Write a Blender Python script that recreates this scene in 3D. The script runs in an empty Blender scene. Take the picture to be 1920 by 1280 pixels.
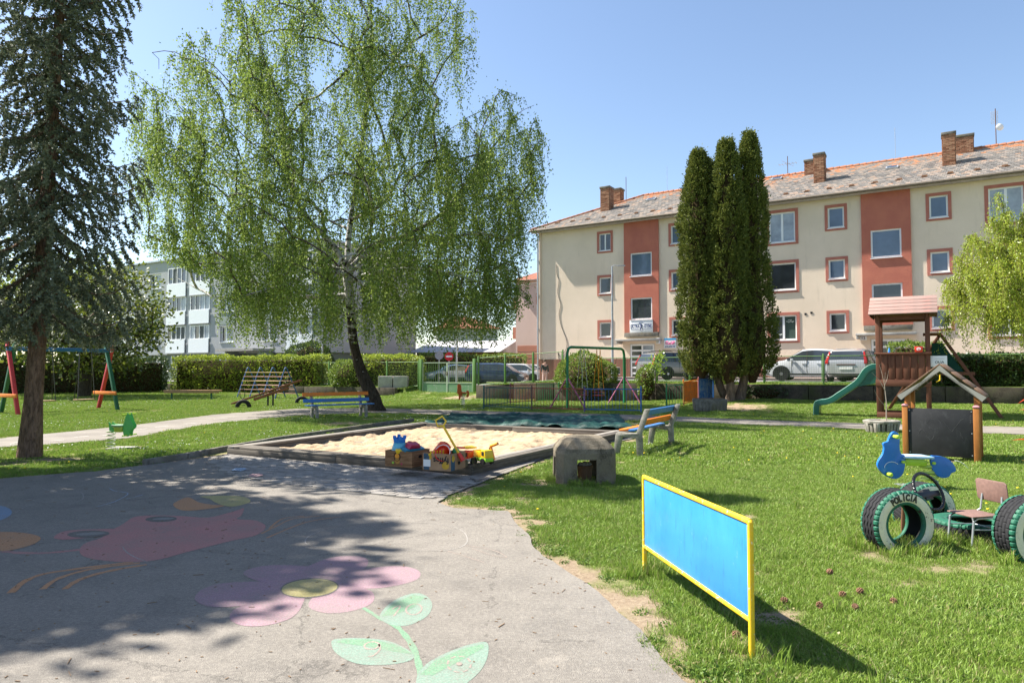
import bpy, bmesh, math, random
import numpy as np
from mathutils import Vector, Matrix, Euler

# ------------------------------------------------------------ camera, sky, sun, exposure
S = bpy.context.scene
C = S.collection
F = 1280.0; PITCH = math.atan(52/1280); EYE = 1.6
cd = bpy.data.cameras.new("camera"); cam = bpy.data.objects.new("camera", cd); C.objects.link(cam)
cam.location = (0, 0, EYE); cam.rotation_euler = (math.pi/2 + PITCH, 0, 0)
cd.sensor_width = 36; cd.lens = 36*F/1920; cd.clip_start = 0.05; cd.clip_end = 3000
S.camera = cam
SUN_EL = math.radians(50); SX, SY = -0.937, 0.350
w = bpy.data.worlds.new("World"); S.world = w; w.use_nodes = True
nt = w.node_tree; nt.nodes.clear()
sky = nt.nodes.new("ShaderNodeTexSky"); sky.sky_type = 'NISHITA'; sky.sun_disc = False
sky.sun_elevation = SUN_EL; sky.sun_rotation = math.atan2(SX, SY)
sky.altitude = 200; sky.air_density = 1.0; sky.dust_density = 0.7; sky.ozone_density = 1.0
bg = nt.nodes.new("ShaderNodeBackground"); bg.inputs[1].default_value = 0.08
wo = nt.nodes.new("ShaderNodeOutputWorld")
nt.links.new(sky.outputs[0], bg.inputs[0]); nt.links.new(bg.outputs[0], wo.inputs[0])
sl = bpy.data.lights.new("sun", 'SUN'); sl.energy = 5.0; sl.angle = math.radians(0.53); sl.color = (1, 0.95, 0.86)
so = bpy.data.objects.new("sun", sl); C.objects.link(so)
sd = Vector((SX*math.cos(SUN_EL), SY*math.cos(SUN_EL), math.sin(SUN_EL)))
so.rotation_euler = sd.to_track_quat('Z', 'Y').to_euler(); so.location = (-30, 10, 40)
S.view_settings.view_transform = 'Standard'; S.view_settings.look = 'None'
S.view_settings.gamma = 1; S.view_settings.use_curve_mapping = False
S.view_settings.exposure = 1.5
S.cycles.max_bounces = 6; S.cycles.diffuse_bounces = 3; S.cycles.glossy_bounces = 3
S.cycles.transmission_bounces = 4; S.cycles.transparent_max_bounces = 6; S.cycles.caustics_reflective = False
S.cycles.caustics_refractive = False

# ------------------------------------------------------------ survey helpers: photo pixel -> point of the place
cP, sP = math.cos(PITCH), math.sin(PITCH)
def ray(px, py):
    a = (px-960)/F; b = (640-py)/F
    return a, cP-b*sP, sP+b*cP
def G(px, py, z=0.0):
    x, y, q = ray(px, py); t = (z-EYE)/q
    return (x*t, y*t, z)
def D(px, py, Y):
    x, y, q = ray(px, py); t = Y/y
    return (x*t, Y, EYE+q*t)
rnd = random.Random(7)
rs = np.random.RandomState(11)
def R(a, b): return rnd.uniform(a, b)

# ------------------------------------------------------------ objects, names, properties
def thing(name, label, cat, loc=(0, 0, 0), rz=0, group=None):
    o = bpy.data.objects.new(name, None); C.objects.link(o)
    o.empty_display_size = 0.2
    o.location = loc; o.rotation_euler = (0, 0, rz); o['label'] = label; o['category'] = cat
    if group: o['group'] = group
    return o
def copy_tree(o, parent=None):
    c = o.copy(); C.objects.link(c); c.parent = parent
    for ch in o.children: copy_tree(ch, c)
    return c
def dup(o, loc, rz=None, label=None):
    c = copy_tree(o); c.location = loc
    if rz is not None: c.rotation_euler = (0, 0, rz)
    if label: c['label'] = label
    return c
def link_mesh(name, me, mat=None, parent=None, kind=None, label=None):
    o = bpy.data.objects.new(name, me); C.objects.link(o); o.parent = parent
    if mat: me.materials.append(mat)
    if kind: o['kind'] = kind
    if label: o['label'] = label
    return o
def shade_auto(me, ang=38):
    me.shade_smooth() if hasattr(me, 'shade_smooth') else None
    try: me.set_sharp_from_angle(angle=math.radians(ang))
    except Exception: pass

class MB:
    def __init__(s): s.v = []; s.f = []
    def add(s, vs, fs):
        n = len(s.v); s.v += [tuple(v) for v in vs]; s.f += [tuple(n+i for i in f) for f in fs]; return s
    def box(s, c, d, m=None, rz=0, rx=0, ry=0, taper=None):
        hx, hy, hz = d[0]/2, d[1]/2, d[2]/2
        vs = [Vector((x*hx, y*hy, z*hz)) for z in (-1, 1) for y in (-1, 1) for x in (-1, 1)]
        if taper:
            for v in vs[4:]: v.x *= taper; v.y *= taper
        M = m if m is not None else Euler((rx, ry, rz)).to_matrix()
        vs = [M@v + Vector(c) for v in vs]
        return s.add(vs, [(0, 2, 3, 1), (4, 5, 7, 6), (0, 1, 5, 4), (2, 6, 7, 3), (0, 4, 6, 2), (1, 3, 7, 5)])
    def bar(s, a, b, w, h, up=(0, 0, 1)):
        a = Vector(a); b = Vector(b); d = (b-a); L = d.length; d.normalize()
        u = Vector(up); x = d.cross(u)
        if x.length < 1e-4: x = d.cross(Vector((0, 1, 0)))
        x.normalize(); z = x.cross(d)
        M = Matrix((x, d, z)).transposed()
        return s.box((a+b)/2, (w, L, h), m=M)
    def tube(s, pts, r, n=8, cap=True):
        pts = [Vector(p) for p in pts]; k = len(pts)
        rr = r if isinstance(r, (list, tuple)) else [r]*k
        n0 = len(s.v); px = None
        for i, p in enumerate(pts):
            d = (pts[min(i+1, k-1)]-pts[max(i-1, 0)])
            if d.length < 1e-9: d = Vector((0, 0, 1))
            d.normalize()
            if px is None:
                px = d.cross(Vector((0, 0, 1)))
                if px.length < 1e-3: px = d.cross(Vector((0, 1, 0)))
            px = (px - d*px.dot(d))
            if px.length < 1e-6: px = d.orthogonal()
            px.normalize(); q = d.cross(px)
            for j in range(n):
                a = 2*math.pi*j/n
                s.v.append(tuple(p + (px*math.cos(a)+q*math.sin(a))*rr[i]))
        for i in range(k-1):
            for j in range(n):
                j2 = (j+1) % n
                s.f.append((n0+i*n+j, n0+i*n+j2, n0+(i+1)*n+j2, n0+(i+1)*n+j))
        if cap:
            s.f.append(tuple(n0+j for j in range(n))[::-1]); s.f.append(tuple(n0+(k-1)*n+j for j in range(n)))
        return s
    def lathe(s, prof, c=(0, 0, 0), n=24, sq=None):
        n0 = len(s.v); k = len(prof)
        for r_, z in prof:
            for j in range(n):
                a = 2*math.pi*(j+.5)/n
                s.v.append((c[0]+r_*math.cos(a), c[1]+r_*math.sin(a), c[2]+z))
        for i in range(k-1):
            for j in range(n):
                j2 = (j+1) % n
                s.f.append((n0+i*n+j, n0+i*n+j2, n0+(i+1)*n+j2, n0+(i+1)*n+j))
        s.f.append(tuple(n0+j for j in range(n))[::-1]); s.f.append(tuple(n0+(k-1)*n+j for j in range(n)))
        return s
    def prism(s, poly, a, b, axis='z'):
        """poly of 2D points extruded from a to b along axis"""
        n = len(poly)
        def P(p, t):
            return {'z': (p[0], p[1], t), 'y': (p[0], t, p[1]), 'x': (t, p[0], p[1])}[axis]
        vs = [P(p, a) for p in poly]+[P(p, b) for p in poly]
        fs = [tuple(range(n))[::-1], tuple(range(n, 2*n))]+[(i, (i+1) % n, n+(i+1) % n, n+i) for i in range(n)]
        return s.add(vs, fs)
    def quad(s, a, b, c, d): return s.add([a, b, c, d], [(0, 1, 2, 3)])
    def mesh(s, name, bevel=0, smooth=None, seg=2, tri=False):
        me = bpy.data.meshes.new(name); me.from_pydata(s.v, [], s.f)
        bm = bmesh.new(); bm.from_mesh(me)
        bmesh.ops.recalc_face_normals(bm, faces=bm.faces)
        if bevel:
            es = [e for e in bm.edges if len(e.link_faces) == 2 and e.calc_face_angle(0) > 0.5]
            try: bmesh.ops.bevel(bm, geom=es, offset=bevel, segments=seg, affect='EDGES', profile=0.5, clamp_overlap=True)
            except Exception: pass
        if tri: bmesh.ops.triangulate(bm, faces=bm.faces)
        bm.to_mesh(me); bm.free()
        if smooth is not None or bevel: shade_auto(me, smooth or 40)
        return me
    def build(s, name, mat, parent=None, bevel=0, smooth=None, kind=None, label=None, seg=2):
        return link_mesh(name, s.mesh(name, bevel, smooth, seg), mat, parent, kind, label)

def np_mesh(name, V, Q, smooth=False):
    """V (n,3), Q (m,k) faces of equal corner count"""
    me = bpy.data.meshes.new(name); V = np.asarray(V, np.float32); Q = np.asarray(Q, np.int32)
    me.vertices.add(len(V)); me.vertices.foreach_set('co', V.ravel())
    m, k = Q.shape
    me.loops.add(m*k); me.loops.foreach_set('vertex_index', Q.ravel())
    me.polygons.add(m); me.polygons.foreach_set('loop_start', np.arange(m, dtype=np.int32)*k)
    try: me.polygons.foreach_set('loop_total', np.full(m, k, np.int32))
    except Exception: pass
    if smooth: me.polygons.foreach_set('use_smooth', np.ones(m, bool))
    me.update(calc_edges=True); return me
def text_mesh(txt, size, depth=0.0, align='CENTER', bold=0.0):
    cu = bpy.data.curves.new('lettering', 'FONT'); cu.body = txt; cu.size = size; cu.extrude = depth
    cu.align_x = align; cu.align_y = 'CENTER'; cu.offset = bold; cu.resolution_u = 3
    o = bpy.data.objects.new('lettering', cu); C.objects.link(o)
    dg = bpy.context.evaluated_depsgraph_get(); dg.update()
    me = bpy.data.meshes.new_from_object(o.evaluated_get(dg)); bpy.data.objects.remove(o); bpy.data.curves.remove(cu)
    return me
def text_on(name, txt, size, mat, parent, loc, rot, bold=0.0, sx=1.0):
    me = text_mesh(txt, size, 0.0, bold=bold); me.materials.clear()
    o = link_mesh(name, me, mat, parent); o.location = loc; o.rotation_euler = rot; o.scale = (sx, 1, 1); return o

# ------------------------------------------------------------ materials
def srgb(r, g, b):
    f = lambda c: (c/255/12.92 if c/255 <= .04045 else ((c/255+.055)/1.055)**2.4)
    return (f(r), f(g), f(b), 1)
def col(c): return (c[0], c[1], c[2], 1)
class M:
    """small node-graph helper"""
    def __init__(s, name, rough=.7, spec=.3, metal=0):
        s.m = bpy.data.materials.new(name); s.m.use_nodes = True; s.t = s.m.node_tree; s.t.nodes.clear()
        s.o = s.n('OutputMaterial'); s.p = s.n('BsdfPrincipled'); s.l(s.p.outputs[0], s.o.inputs[0])
        s.p.inputs['Roughness'].default_value = rough; s.p.inputs['Metallic'].default_value = metal
        s.p.inputs['Specular IOR Level'].default_value = spec
        s.tc = None
    def n(s, t, **k):
        q = s.t.nodes.new('ShaderNode'+t)
        for a, b in k.items(): setattr(q, a, b)
        return q
    def l(s, a, b): s.t.links.new(a, b)
    def co(s, kind='Object', scale=None):
        if s.tc is None: s.tc = s.n('TexCoord')
        c = s.tc.outputs[kind]
        if scale:
            mp = s.n('Mapping'); mp.inputs['Scale'].default_value = scale; s.l(c, mp.inputs[0]); c = mp.outputs[0]
        return c
    def pos(s, scale=None):
        c = s.n('NewGeometry').outputs['Position']
        if scale:
            mp = s.n('Mapping'); mp.inputs['Scale'].default_value = scale; s.l(c, mp.inputs[0]); c = mp.outputs[0]
        return c
    def noise(s, scale, detail=4, rough=.6, co=None, dist=0):
        q = s.n('TexNoise'); q.inputs['Scale'].default_value = scale; q.inputs['Detail'].default_value = detail
        q.inputs['Roughness'].default_value = rough; q.inputs['Distortion'].default_value = dist
        s.l(co if co is not None else s.co(), q.inputs['Vector']); return q.outputs['Fac']
    def vor(s, scale, co=None, feat='F1', out='Distance'):
        q = s.n('TexVoronoi', feature=feat); q.inputs['Scale'].default_value = scale
        s.l(co if co is not None else s.co(), q.inputs['Vector']); return q.outputs[out]
    def ramp(s, fac, stops):
        q = s.n('ValToRGB'); e = q.color_ramp.elements
        while len(e) < len(stops): e.new(.5)
        for i, (p, c) in enumerate(stops):
            e[i].position = p; e[i].color = c if len(c) == 4 else col(c)
        s.l(fac, q.inputs[0]); return q.outputs[0]
    def rng(s, fac, a, b, c=0, d=1):
        q = s.n('MapRange'); q.inputs[1].default_value = a; q.inputs[2].default_value = b
        q.inputs[3].default_value = c; q.inputs[4].default_value = d; s.l(fac, q.inputs[0]); return q.outputs[0]
    def mix(s, fac, a, b, mode='MIX'):
        q = s.n('Mix', data_type='RGBA', blend_type=mode)
        for i, x in ((6, a), (7, b)):
            if isinstance(x, (tuple, list)): q.inputs[i].default_value = x if len(x) == 4 else col(x)
            else: s.l(x, q.inputs[i])
        if isinstance(fac, (int, float)): q.inputs[0].default_value = fac
        else: s.l(fac, q.inputs[0])
        return q.outputs[2]
    def math(s, op, a, b=0):
        q = s.n('Math', operation=op)
        for i, x in ((0, a), (1, b)):
            if isinstance(x, (int, float)): q.inputs[i].default_value = x
            else: s.l(x, q.inputs[i])
        return q.outputs[0]
    def base(s, c):
        if isinstance(c, (tuple, list)): s.p.inputs['Base Color'].default_value = c if len(c) == 4 else col(c)
        else: s.l(c, s.p.inputs['Base Color'])
        return s
    def rough(s, f): s.l(f, s.p.inputs['Roughness']); return s
    def bump(s, h, st=.3, dist=.01):
        q = s.n('Bump'); q.inputs['Strength'].default_value = st; q.inputs['Distance'].default_value = dist
        s.l(h, q.inputs['Height']); s.l(q.outputs[0], s.p.inputs['Normal']); return s
    def island(s): return s.n('NewGeometry').outputs['Random Per Island']
    def orand(s): return s.n('ObjectInfo').outputs['Random']

def paint(name, c, rough=.45, wear=.5, dirt=(.12, .1, .08), chips=None, sc=6, spec=.4):
    m = M(name, rough, spec)
    n1 = m.noise(sc, 6, .65); n2 = m.noise(sc*9, 3, .7)
    a = m.mix(m.rng(n1, .35, .75, 0, .55*wear), col(c), m.mix(.5, col(c), col(dirt)))
    a = m.mix(m.rng(n2, .5, .8, 0, .35*wear), a, tuple(min(1, x*1.35+.02) for x in c[:3]))
    if chips:
        ch = m.rng(m.math('ADD', m.noise(sc*5, 5, .7), m.math('MULTIPLY', n1, .4)),   .80, .84, 0, 1)
        a = m.mix(ch, a, col(chips))
    m.base(a); m.bump(n2, .12, .002)
    m.rough(m.rng(n1, .3, .8, rough-.08, rough+.2)); return m.m
def plain(name, c, rough=.6, spec=.3, metal=0, var=.15, sc=8):
    m = M(name, rough, spec, metal)
    k = tuple(x*(1-var) for x in c[:3]); k2 = tuple(min(1, x*(1+var)) for x in c[:3])
    m.base(m.mix(m.rng(m.noise(sc, 5), .3, .7), col(k), col(k2))); return m.m
def wood(name, c, c2, rough=.7, axis=(1, 12, 12), sc=3, flake=None):
    m = M(name, rough, .25)
    co = m.co(scale=axis); n1 = m.noise(sc, 6, .65, co, .6); n2 = m.noise(2.2, 3)
    a = m.mix(m.rng(n1, .3, .7), col(c), col(c2)); a = m.mix(m.rng(n2, .4, .8, 0, .35), a, tuple(x*.55 for x in c[:3]))
    a = m.mix(m.math('MULTIPLY', m.orand(), .3), a, tuple(min(1, x*1.3) for x in c2[:3]))
    if flake:
        a = m.mix(m.rng(m.noise(3.2, 8, .8, m.co(scale=(.7, 5, 5))), .565, .61, 0, .8), a, col(flake))
    m.base(a); m.bump(n1, .3, .004); return m.m
def leafmat(name, c1, c2, c3=None, tr=.35, rough=.5, glossy=.25, npos=1.2):
    m = M(name, rough, glossy)
    a = m.mix(m.island(), col(c1), col(c2))
    a = m.mix(m.rng(m.noise(npos, 3, .6, m.pos()), .38, .62, 0, .6), a, col(c3 or c2))
    m.base(a)
    t = m.n('BsdfTranslucent'); hs = m.n('HueSaturation'); hs.inputs['Hue'].default_value = .485; hs.inputs['Value'].default_value = 1.5
    m.l(a, hs.inputs['Color']); m.l(hs.outputs[0], t.inputs[0])
    mx = m.n('MixShader'); mx.inputs[0].default_value = tr
    m.l(m.p.outputs[0], mx.inputs[1]); m.l(t.outputs[0], mx.inputs[2]); m.l(mx.outputs[0], m.o.inputs[0])
    return m.m
def concrete(name, c, dark, sc=5, moss=None, stx=1.0):
    m = M(name, .9, .15)
    n1 = m.noise(sc, 8, .7); n2 = m.noise(sc*12, 4, .7); n3 = m.noise(sc*.5, 4)
    a = m.mix(m.rng(n1, .35, .68), col(dark), col(c)); a = m.mix(m.rng(n2, .45, .75, 0, .5), a, tuple(x*1.35 for x in c[:3]))
    if moss: a = m.mix(m.rng(n3, .52, .66, 0, .7), a, col(moss))
    m.base(a); m.bump(m.math('ADD', n1, m.math('MULTIPLY', n2, .6)), .6*stx, .012); return m.m
def glass(name, c=(.03, .035, .04), rough=.05, see=0.0):
    m = M(name, rough, .6); n = m.noise(.7, 3)
    m.base(m.mix(m.rng(n, .3, .7), col(c), tuple(x*1.7+.01 for x in c[:3])))
    m.p.inputs['Coat Weight'].default_value = .5; m.p.inputs['Coat Roughness'].default_value = .03
    m.bump(m.noise(1.5, 2), .04, .01)
    return m.m
def carpaint(name, c, metal=.4):
    m = M(name, .32, .5, metal)
    m.base(m.mix(m.rng(m.noise(3, 4), .4, .8, 0, .25), col(c), tuple(x*.8+.02 for x in c[:3])))
    m.p.inputs['Coat Weight'].default_value = .8; m.p.inputs['Coat Roughness'].default_value = .06; return m.m

YELLOW = paint('yellow_tube_paint', (.76, .50, .02), .4, .9, (.25, .16, .05), chips=(.70, .60, .38), sc=9)
BLUEP = None
GALV = plain('galvanised_steel', (.42, .44, .46), .45, .5, .6)
BLACKP = plain('black_plastic', (.018, .018, .02), .4, .5)
RUST = plain('rusty_metal', (.12, .06, .03), .8)
WHITEF = plain('white_window_frame', (.78, .79, .8), .4, .4, 0, .04)
CONC = concrete('weathered_concrete', (.34, .32, .28), (.13, .12, .1))
CONCD = concrete('dark_concrete', (.24, .22, .19), (.07, .065, .055), 4, (.1, .09, .04))
CONCL = concrete('pale_concrete', (.45, .43, .4), (.27, .26, .24), 3)
GLASS_D = glass('dark_window_glass', (.022, .026, .032))
GLASS_B = glass('sky_lit_window_glass', (.06, .09, .14))
GLASS_C = glass('car_window_glass', (.02, .025, .03))
TYRE = plain('tyre_rubber', (.022, .022, .024), .8, .2)
BARK_S = None
def bark(name, c1, c2, white=None, sc=6):
    m = M(name, .95, .1)
    co = m.co(scale=(3, 3, .7)); n1 = m.noise(sc, 8, .75, co, .5); v = m.vor(sc*1.6, co)
    a = m.mix(m.rng(n1, .35, .65), col(c1), col(c2))
    if white:
        zz = m.n('SeparateXYZ'); m.l(m.co(), zz.inputs[0])
        wn = m.noise(3.2, 6, .7, m.co(scale=(1, 1, 2.2)))
        hz = m.math('SUBTRACT', m.rng(zz.outputs[2], 1.8, 4.5, 0, .30), m.rng(zz.outputs[2], 5.5, 8.0, 0, .10))
        f = m.rng(m.math('ADD', wn, hz), .69, .76, 0, 1)
        a = m.mix(f, a, col(white))
    m.base(a); m.bump(m.math('ADD', n1, v), 1.0, .03); return m.m
BARK_BIRCH = bark('birch_bark', (.02, .016, .012), (.085, .07, .055), (.55, .53, .5))
BARK_SPRUCE = bark('spruce_bark', (.06, .04, .028), (.27, .175, .12), None, 7)
BARK_D = bark('dark_bark', (.03, .024, .018), (.11, .09, .07))
BARK_T = bark('thuja_bark', (.08, .06, .045), (.26, .19, .14), None, 4)

# ------------------------------------------------------------ numpy helpers
def hash2(ix, iy, seed):
    h = (ix.astype(np.int64)*374761393 + iy.astype(np.int64)*668265263 + seed*1274126177) & 0x7fffffff
    h = ((h ^ (h >> 13))*1274126177) & 0x7fffffff
    return ((h ^ (h >> 16)) & 0xffff)/65535.0
def vnoise(x, y, sc, seed=0, oct=3):
    out = 0; amp = 1; tot = 0
    for o in range(oct):
        X = x*sc; Y = y*sc; ix = np.floor(X); iy = np.floor(Y); fx = X-ix; fy = Y-iy
        fx = fx*fx*(3-2*fx); fy = fy*fy*(3-2*fy)
        a = hash2(ix, iy, seed+o); b = hash2(ix+1, iy, seed+o); c = hash2(ix, iy+1, seed+o); d = hash2(ix+1, iy+1, seed+o)
        out = out+amp*((a*(1-fx)+b*fx)*(1-fy)+(c*(1-fx)+d*fx)*fy); tot += amp; amp *= .5; sc *= 2.03
    return out/tot
def sstep(x, a, b):
    t = np.clip((x-a)/(b-a), 0, 1); return t*t*(3-2*t)
def inside(x, y, poly):
    c = np.zeros(np.shape(x), bool); n = len(poly)
    for i in range(n):
        x1, y1 = poly[i][:2]; x2, y2 = poly[(i+1) % n][:2]
        if y1 == y2: continue
        k = ((y1 > y) != (y2 > y)) & (x < (x2-x1)*(y-y1)/(y2-y1)+x1)
        c ^= k
    return c
def edge_dist(x, y, poly):
    d = np.full(np.shape(x), 1e9); n = len(poly)
    for i in range(n):
        x1, y1 = poly[i][:2]; x2, y2 = poly[(i+1) % n][:2]
        dx, dy = x2-x1, y2-y1; L = dx*dx+dy*dy+1e-12
        t = np.clip(((x-x1)*dx+(y-y1)*dy)/L, 0, 1)
        d = np.minimum(d, np.hypot(x-x1-t*dx, y-y1-t*dy))
    return d
def smooth_poly(pts, k=6, closed=True):
    n = len(pts); out = []
    for i in range(n if closed else n-1):
        if closed: p = [pts[(i+j-1) % n] for j in range(4)]
        else: p = [pts[max(0, min(n-1, i+j-1))] for j in range(4)]
        for q in range(k):
            t = q/k
            out.append(tuple(.5*((2*p[1][a])+(-p[0][a]+p[2][a])*t+(2*p[0][a]-5*p[1][a]+4*p[2][a]-p[3][a])*t*t+(-p[0][a]+3*p[1][a]-3*p[2][a]+p[3][a])*t**3) for a in range(len(p[1]))))
    if not closed: out.append(tuple(pts[-1]))
    return out
def rough_edge(pts, step=.12, amp=.04, seed=1):
    out = []; n = len(pts)
    for i in range(n):
        a = np.array(pts[i][:2]); b = np.array(pts[(i+1) % n][:2]); L = np.linalg.norm(b-a)
        k = max(1, min(160, int(L/step))); nrm = np.array([-(b-a)[1], (b-a)[0]])/(L+1e-9)
        for j in range(k):
            p = a+(b-a)*j/k
            q = vnoise(np.array([p[0]]), np.array([p[1]]), 3.0, seed, 3)[0]-.5
            out.append(tuple(p+nrm*q*2*amp))
    return out
def sheet(name, poly, z, mat, parent=None, kind=None, label=None):
    from mathutils.geometry import delaunay_2d_cdt
    P = [Vector((p[0], p[1])) for p in poly]
    vv_, _, ff_, _, _, _ = delaunay_2d_cdt(P, [], [list(range(len(P)))], 1, 1e-6)
    zz_ = poly[0][2] if z is None else z
    me = bpy.data.meshes.new(name); me.from_pydata([(p.x, p.y, zz_) for p in vv_], [], [tuple(f) for f in ff_]); me.update()
    if len(me.polygons) and me.polygons[0].normal.z < 0: me.flip_normals()
    return link_mesh(name, me, mat, parent, kind, label)
# ------------------------------------------------------------ terrain
L0 = (13.0, 28.0); U = (.85, -.527); N = (.527, .85); TH = math.atan2(-.527, .85)
def tv(x, y): return (x-L0[0])*U[0]+(y-L0[1])*U[1], (x-L0[0])*N[0]+(y-L0[1])*N[1]
def xy(t, v): return L0[0]+t*U[0]+v*N[0], L0[1]+t*U[1]+v*N[1]
def hs(t): return .55+.45*sstep(t, -22, -12)
def hgt(x, y, vt=.42):
    x = np.asarray(x, float); y = np.asarray(y, float)
    t, v = tv(x, y)
    p = .33*sstep(v, -8, 0)*sstep(t, -12, -2)
    st = hs(t)-.12+.12*sstep(v, .2, 1.4)
    h = np.where(v < vt, p, st)
    g = (t > -23.2) & (t < -17.8)
    h = np.where(g, .5*sstep(v, -2.0, 3.5), h)
    return h
def hz(x, y): return float(hgt(np.array([x]), np.array([y]))[0])
def GT(px, py):
    """pixel -> point on the terrain"""
    x, y, q = ray(px, py); t = 3.0
    while t < 90 and EYE+q*t > hz(x*t, y*t): t += .05
    return (x*t, y*t, hz(x*t, y*t))
def Lw(p): return [G(a, b)[:2] for a, b in p]

ASPH = Lw([(-500, 925), (0, 897), (80, 890), (200, 881), (300, 868), (425, 852), (600, 825), (800, 801), (1185, 813), (1200, 819), (1130, 832), (1035, 853),
  (1000, 866), (900, 905), (840, 928), (822, 940), (850, 952), (950, 957), (985, 1000), (1012, 1040), (1100, 1092), (1200, 1180), (1245, 1240), (1310, 1290)]) + [(1.25, 2.4), (1.9, 0.5), (2.6, -6), (-18, -6)]
ASPH_R = rough_edge(ASPH, .10, .05, 3)
PUP = [(-200, 838), (0, 821), (75, 814), (240, 798), (400, 777), (480, 771), (555, 766), (700, 764.5), (900, 770), (1180, 777), (1400, 786), (1640, 794), (1920, 800), (2300, 806)]
PLO = [(2300, 828), (1920, 814), (1640, 804.5), (1400, 795.5), (1180, 787.5), (900, 779), (700, 773.5), (555, 779), (480, 786), (400, 793.5), (240, 821), (75, 834), (0, 838), (-200, 860)]
PATH = Lw(PUP)+Lw(PLO); PATH_R = rough_edge(PATH, .25, .05, 5)
SBA, SBB, SBC, SBD = G(425, 851)[:2], G(884, 891)[:2], G(1180, 819)[:2], G(792, 801)[:2]
SBP = [SBA, SBB, SBC, SBD]
TARP = Lw([(792, 800), (850, 783), (1000, 777), (1130, 782), (1195, 790), (1200, 815)])
SPOT = [(G(1035, 900), .45), (G(1000, 905), .35), (G(640, 793), .9), (G(700, 785), .6), (G(1180, 1130), .28), (G(1230, 1165), .25), (G(1165, 1110), .2), (G(940, 950), .3), (G(870, 915), .22), (G(1010, 980), .25),
  (G(1700, 1030), .25), (G(1440, 1150), .3), (G(70, 862), .6), (G(130, 860), .4), (G(230, 838), .5), (GT(860, 745), 1.0), (GT(780, 748), .8), (G(1780, 862), .35), (G(980, 935), .3), (GT(1385, 762), 1.6), (G(30, 905), .8), (G(300, 880), .5), (G(1400, 1215), .22),(G(1100,1085),.2)]
def dirt(x, y):
    n = vnoise(x, y, 1.6, 21, 4); n2 = vnoise(x, y, 6, 5, 3)
    e = edge_dist(x, y, ASPH)
    d = 1-sstep(e+(n2-.5)*.5, .05, .42)
    e2 = edge_dist(x, y, PATH); d = np.maximum(d, (1-sstep(e2+(n2-.5)*.2, .0, .22))*.8)
    for p, r in SPOT:
        q = np.hypot(x-p[0], (y-p[1]))/r
        d = np.maximum(d, 1-sstep(q+(n2-.5)*1.3, .5, 1.15))
    d = np.maximum(d, sstep(n, .62, .76)*.75)
    return d
def axis(*seg):
    out = []
    for a, b, s_ in seg: out += list(np.arange(a, b-1e-6, s_))
    out.append(seg[-1][1]); return np.array(out)
gx = axis((-700, -100, 60), (-100, -36, 8), (-36, -14, .5), (-14, 9, .12), (9, 32, .25), (32, 80, 4), (80, 800, 60))
gy = axis((-60, 0, 6), (0, 2, .5), (2, 20, .12), (20, 54, .25), (54, 110, 2), (110, 1500, 90))
XX, YY = np.meshgrid(gx, gy); fx, fy = XX.ravel(), YY.ravel()
dd = dirt(fx, fy)
ZZ = hgt(fx, fy)-.018+(vnoise(fx, fy, .9, 3, 3)-.5)*.03*(fy < 60)
ZZ = np.where(inside(fx, fy, ASPH) | inside(fx, fy, PATH), np.minimum(ZZ, -.02), ZZ)
nx, ny = len(gx), len(gy); I = np.arange(nx*ny).reshape(ny, nx)
Q = np.stack([I[:-1, :-1].ravel(), I[:-1, 1:].ravel(), I[1:, 1:].ravel(), I[1:, :-1].ravel()], 1)
me = np_mesh('ground', np.stack([fx, fy, ZZ], 1), Q, True)
at = me.attributes.new('dirt', 'FLOAT', 'POINT'); at.data.foreach_set('value', dd.astype(np.float32))
m = M('lawn_soil', .95, .1)
a_ = m.n('Attribute'); a_.attribute_name = 'dirt'
gp = m.pos(); n1 = m.noise(1.1, 5, .6, gp); n2 = m.noise(30, 4, .7, gp); n3 = m.noise(140, 3, .7, gp)
gr = m.mix(m.rng(n1, .35, .65), (.10, .165, .028, 1), (.16, .225, .042, 1)); gr = m.mix(m.rng(n2, .45, .75, 0, .6), gr, (.2, .17, .085, 1))
so_ = m.mix(m.rng(n2, .3, .7), (.2, .14, .09, 1), (.36, .28, .19, 1)); so_ = m.mix(m.rng(n3, .55, .7, 0, .7), so_, (.5, .42, .32, 1))
m.base(m.mix(m.math('MULTIPLY', a_.outputs['Fac'], 1.0), gr, so_)); m.bump(m.math('ADD', n2, n3), .7, .02)
LAWNM = m.m
gro = link_mesh('ground', me, m.m, kind='structure', label='green lawn ground with bare sandy patches')

# asphalt yard
m = M('asphalt_yard', .88, .22)
gp = m.pos(); n1 = m.noise(.55, 6, .65, gp); n2 = m.noise(170, 3, .8, gp); n3 = m.noise(5, 6, .7, gp); v = m.vor(150, gp); st = m.noise(1.8, 5, .6, gp)
a = m.mix(m.rng(n1, .35, .65), (.185, .165, .142, 1), (.255, .228, .195, 1))
a = m.mix(m.rng(n3, .4, .75, 0, .55), a, (.31, .28, .24, 1))
a = m.mix(m.rng(n2, .45, .62, 0, .62), a, (.07, .068, .066, 1)); a = m.mix(m.rng(v, .0, .22, .75, 0), a, (.42, .40, .37, 1))
a = m.mix(m.rng(st, .54, .66, 0, .4), a, (.12, .11, .10, 1)); n5 = m.noise(38, 5, .75, gp); a = m.mix(m.rng(n5, .5, .66, 0, .45), a, (.34, .31, .265, 1)); a = m.mix(m.rng(n5, .36, .46, .4, 0), a, (.11, .10, .09, 1)); n6 = m.noise(1.1, 7, .75, gp, 1.2); a = m.mix(m.rng(n6, .60, .68, 0, .35), a, (.37, .33, .275, 1))
cr = m.vor(.42, m.n('VectorMath').outputs[0] if False else gp, 'DISTANCE_TO_EDGE'); crn = m.math('ADD', cr, m.math('MULTIPLY', m.math('SUBTRACT', n3, .5), .10))
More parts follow.
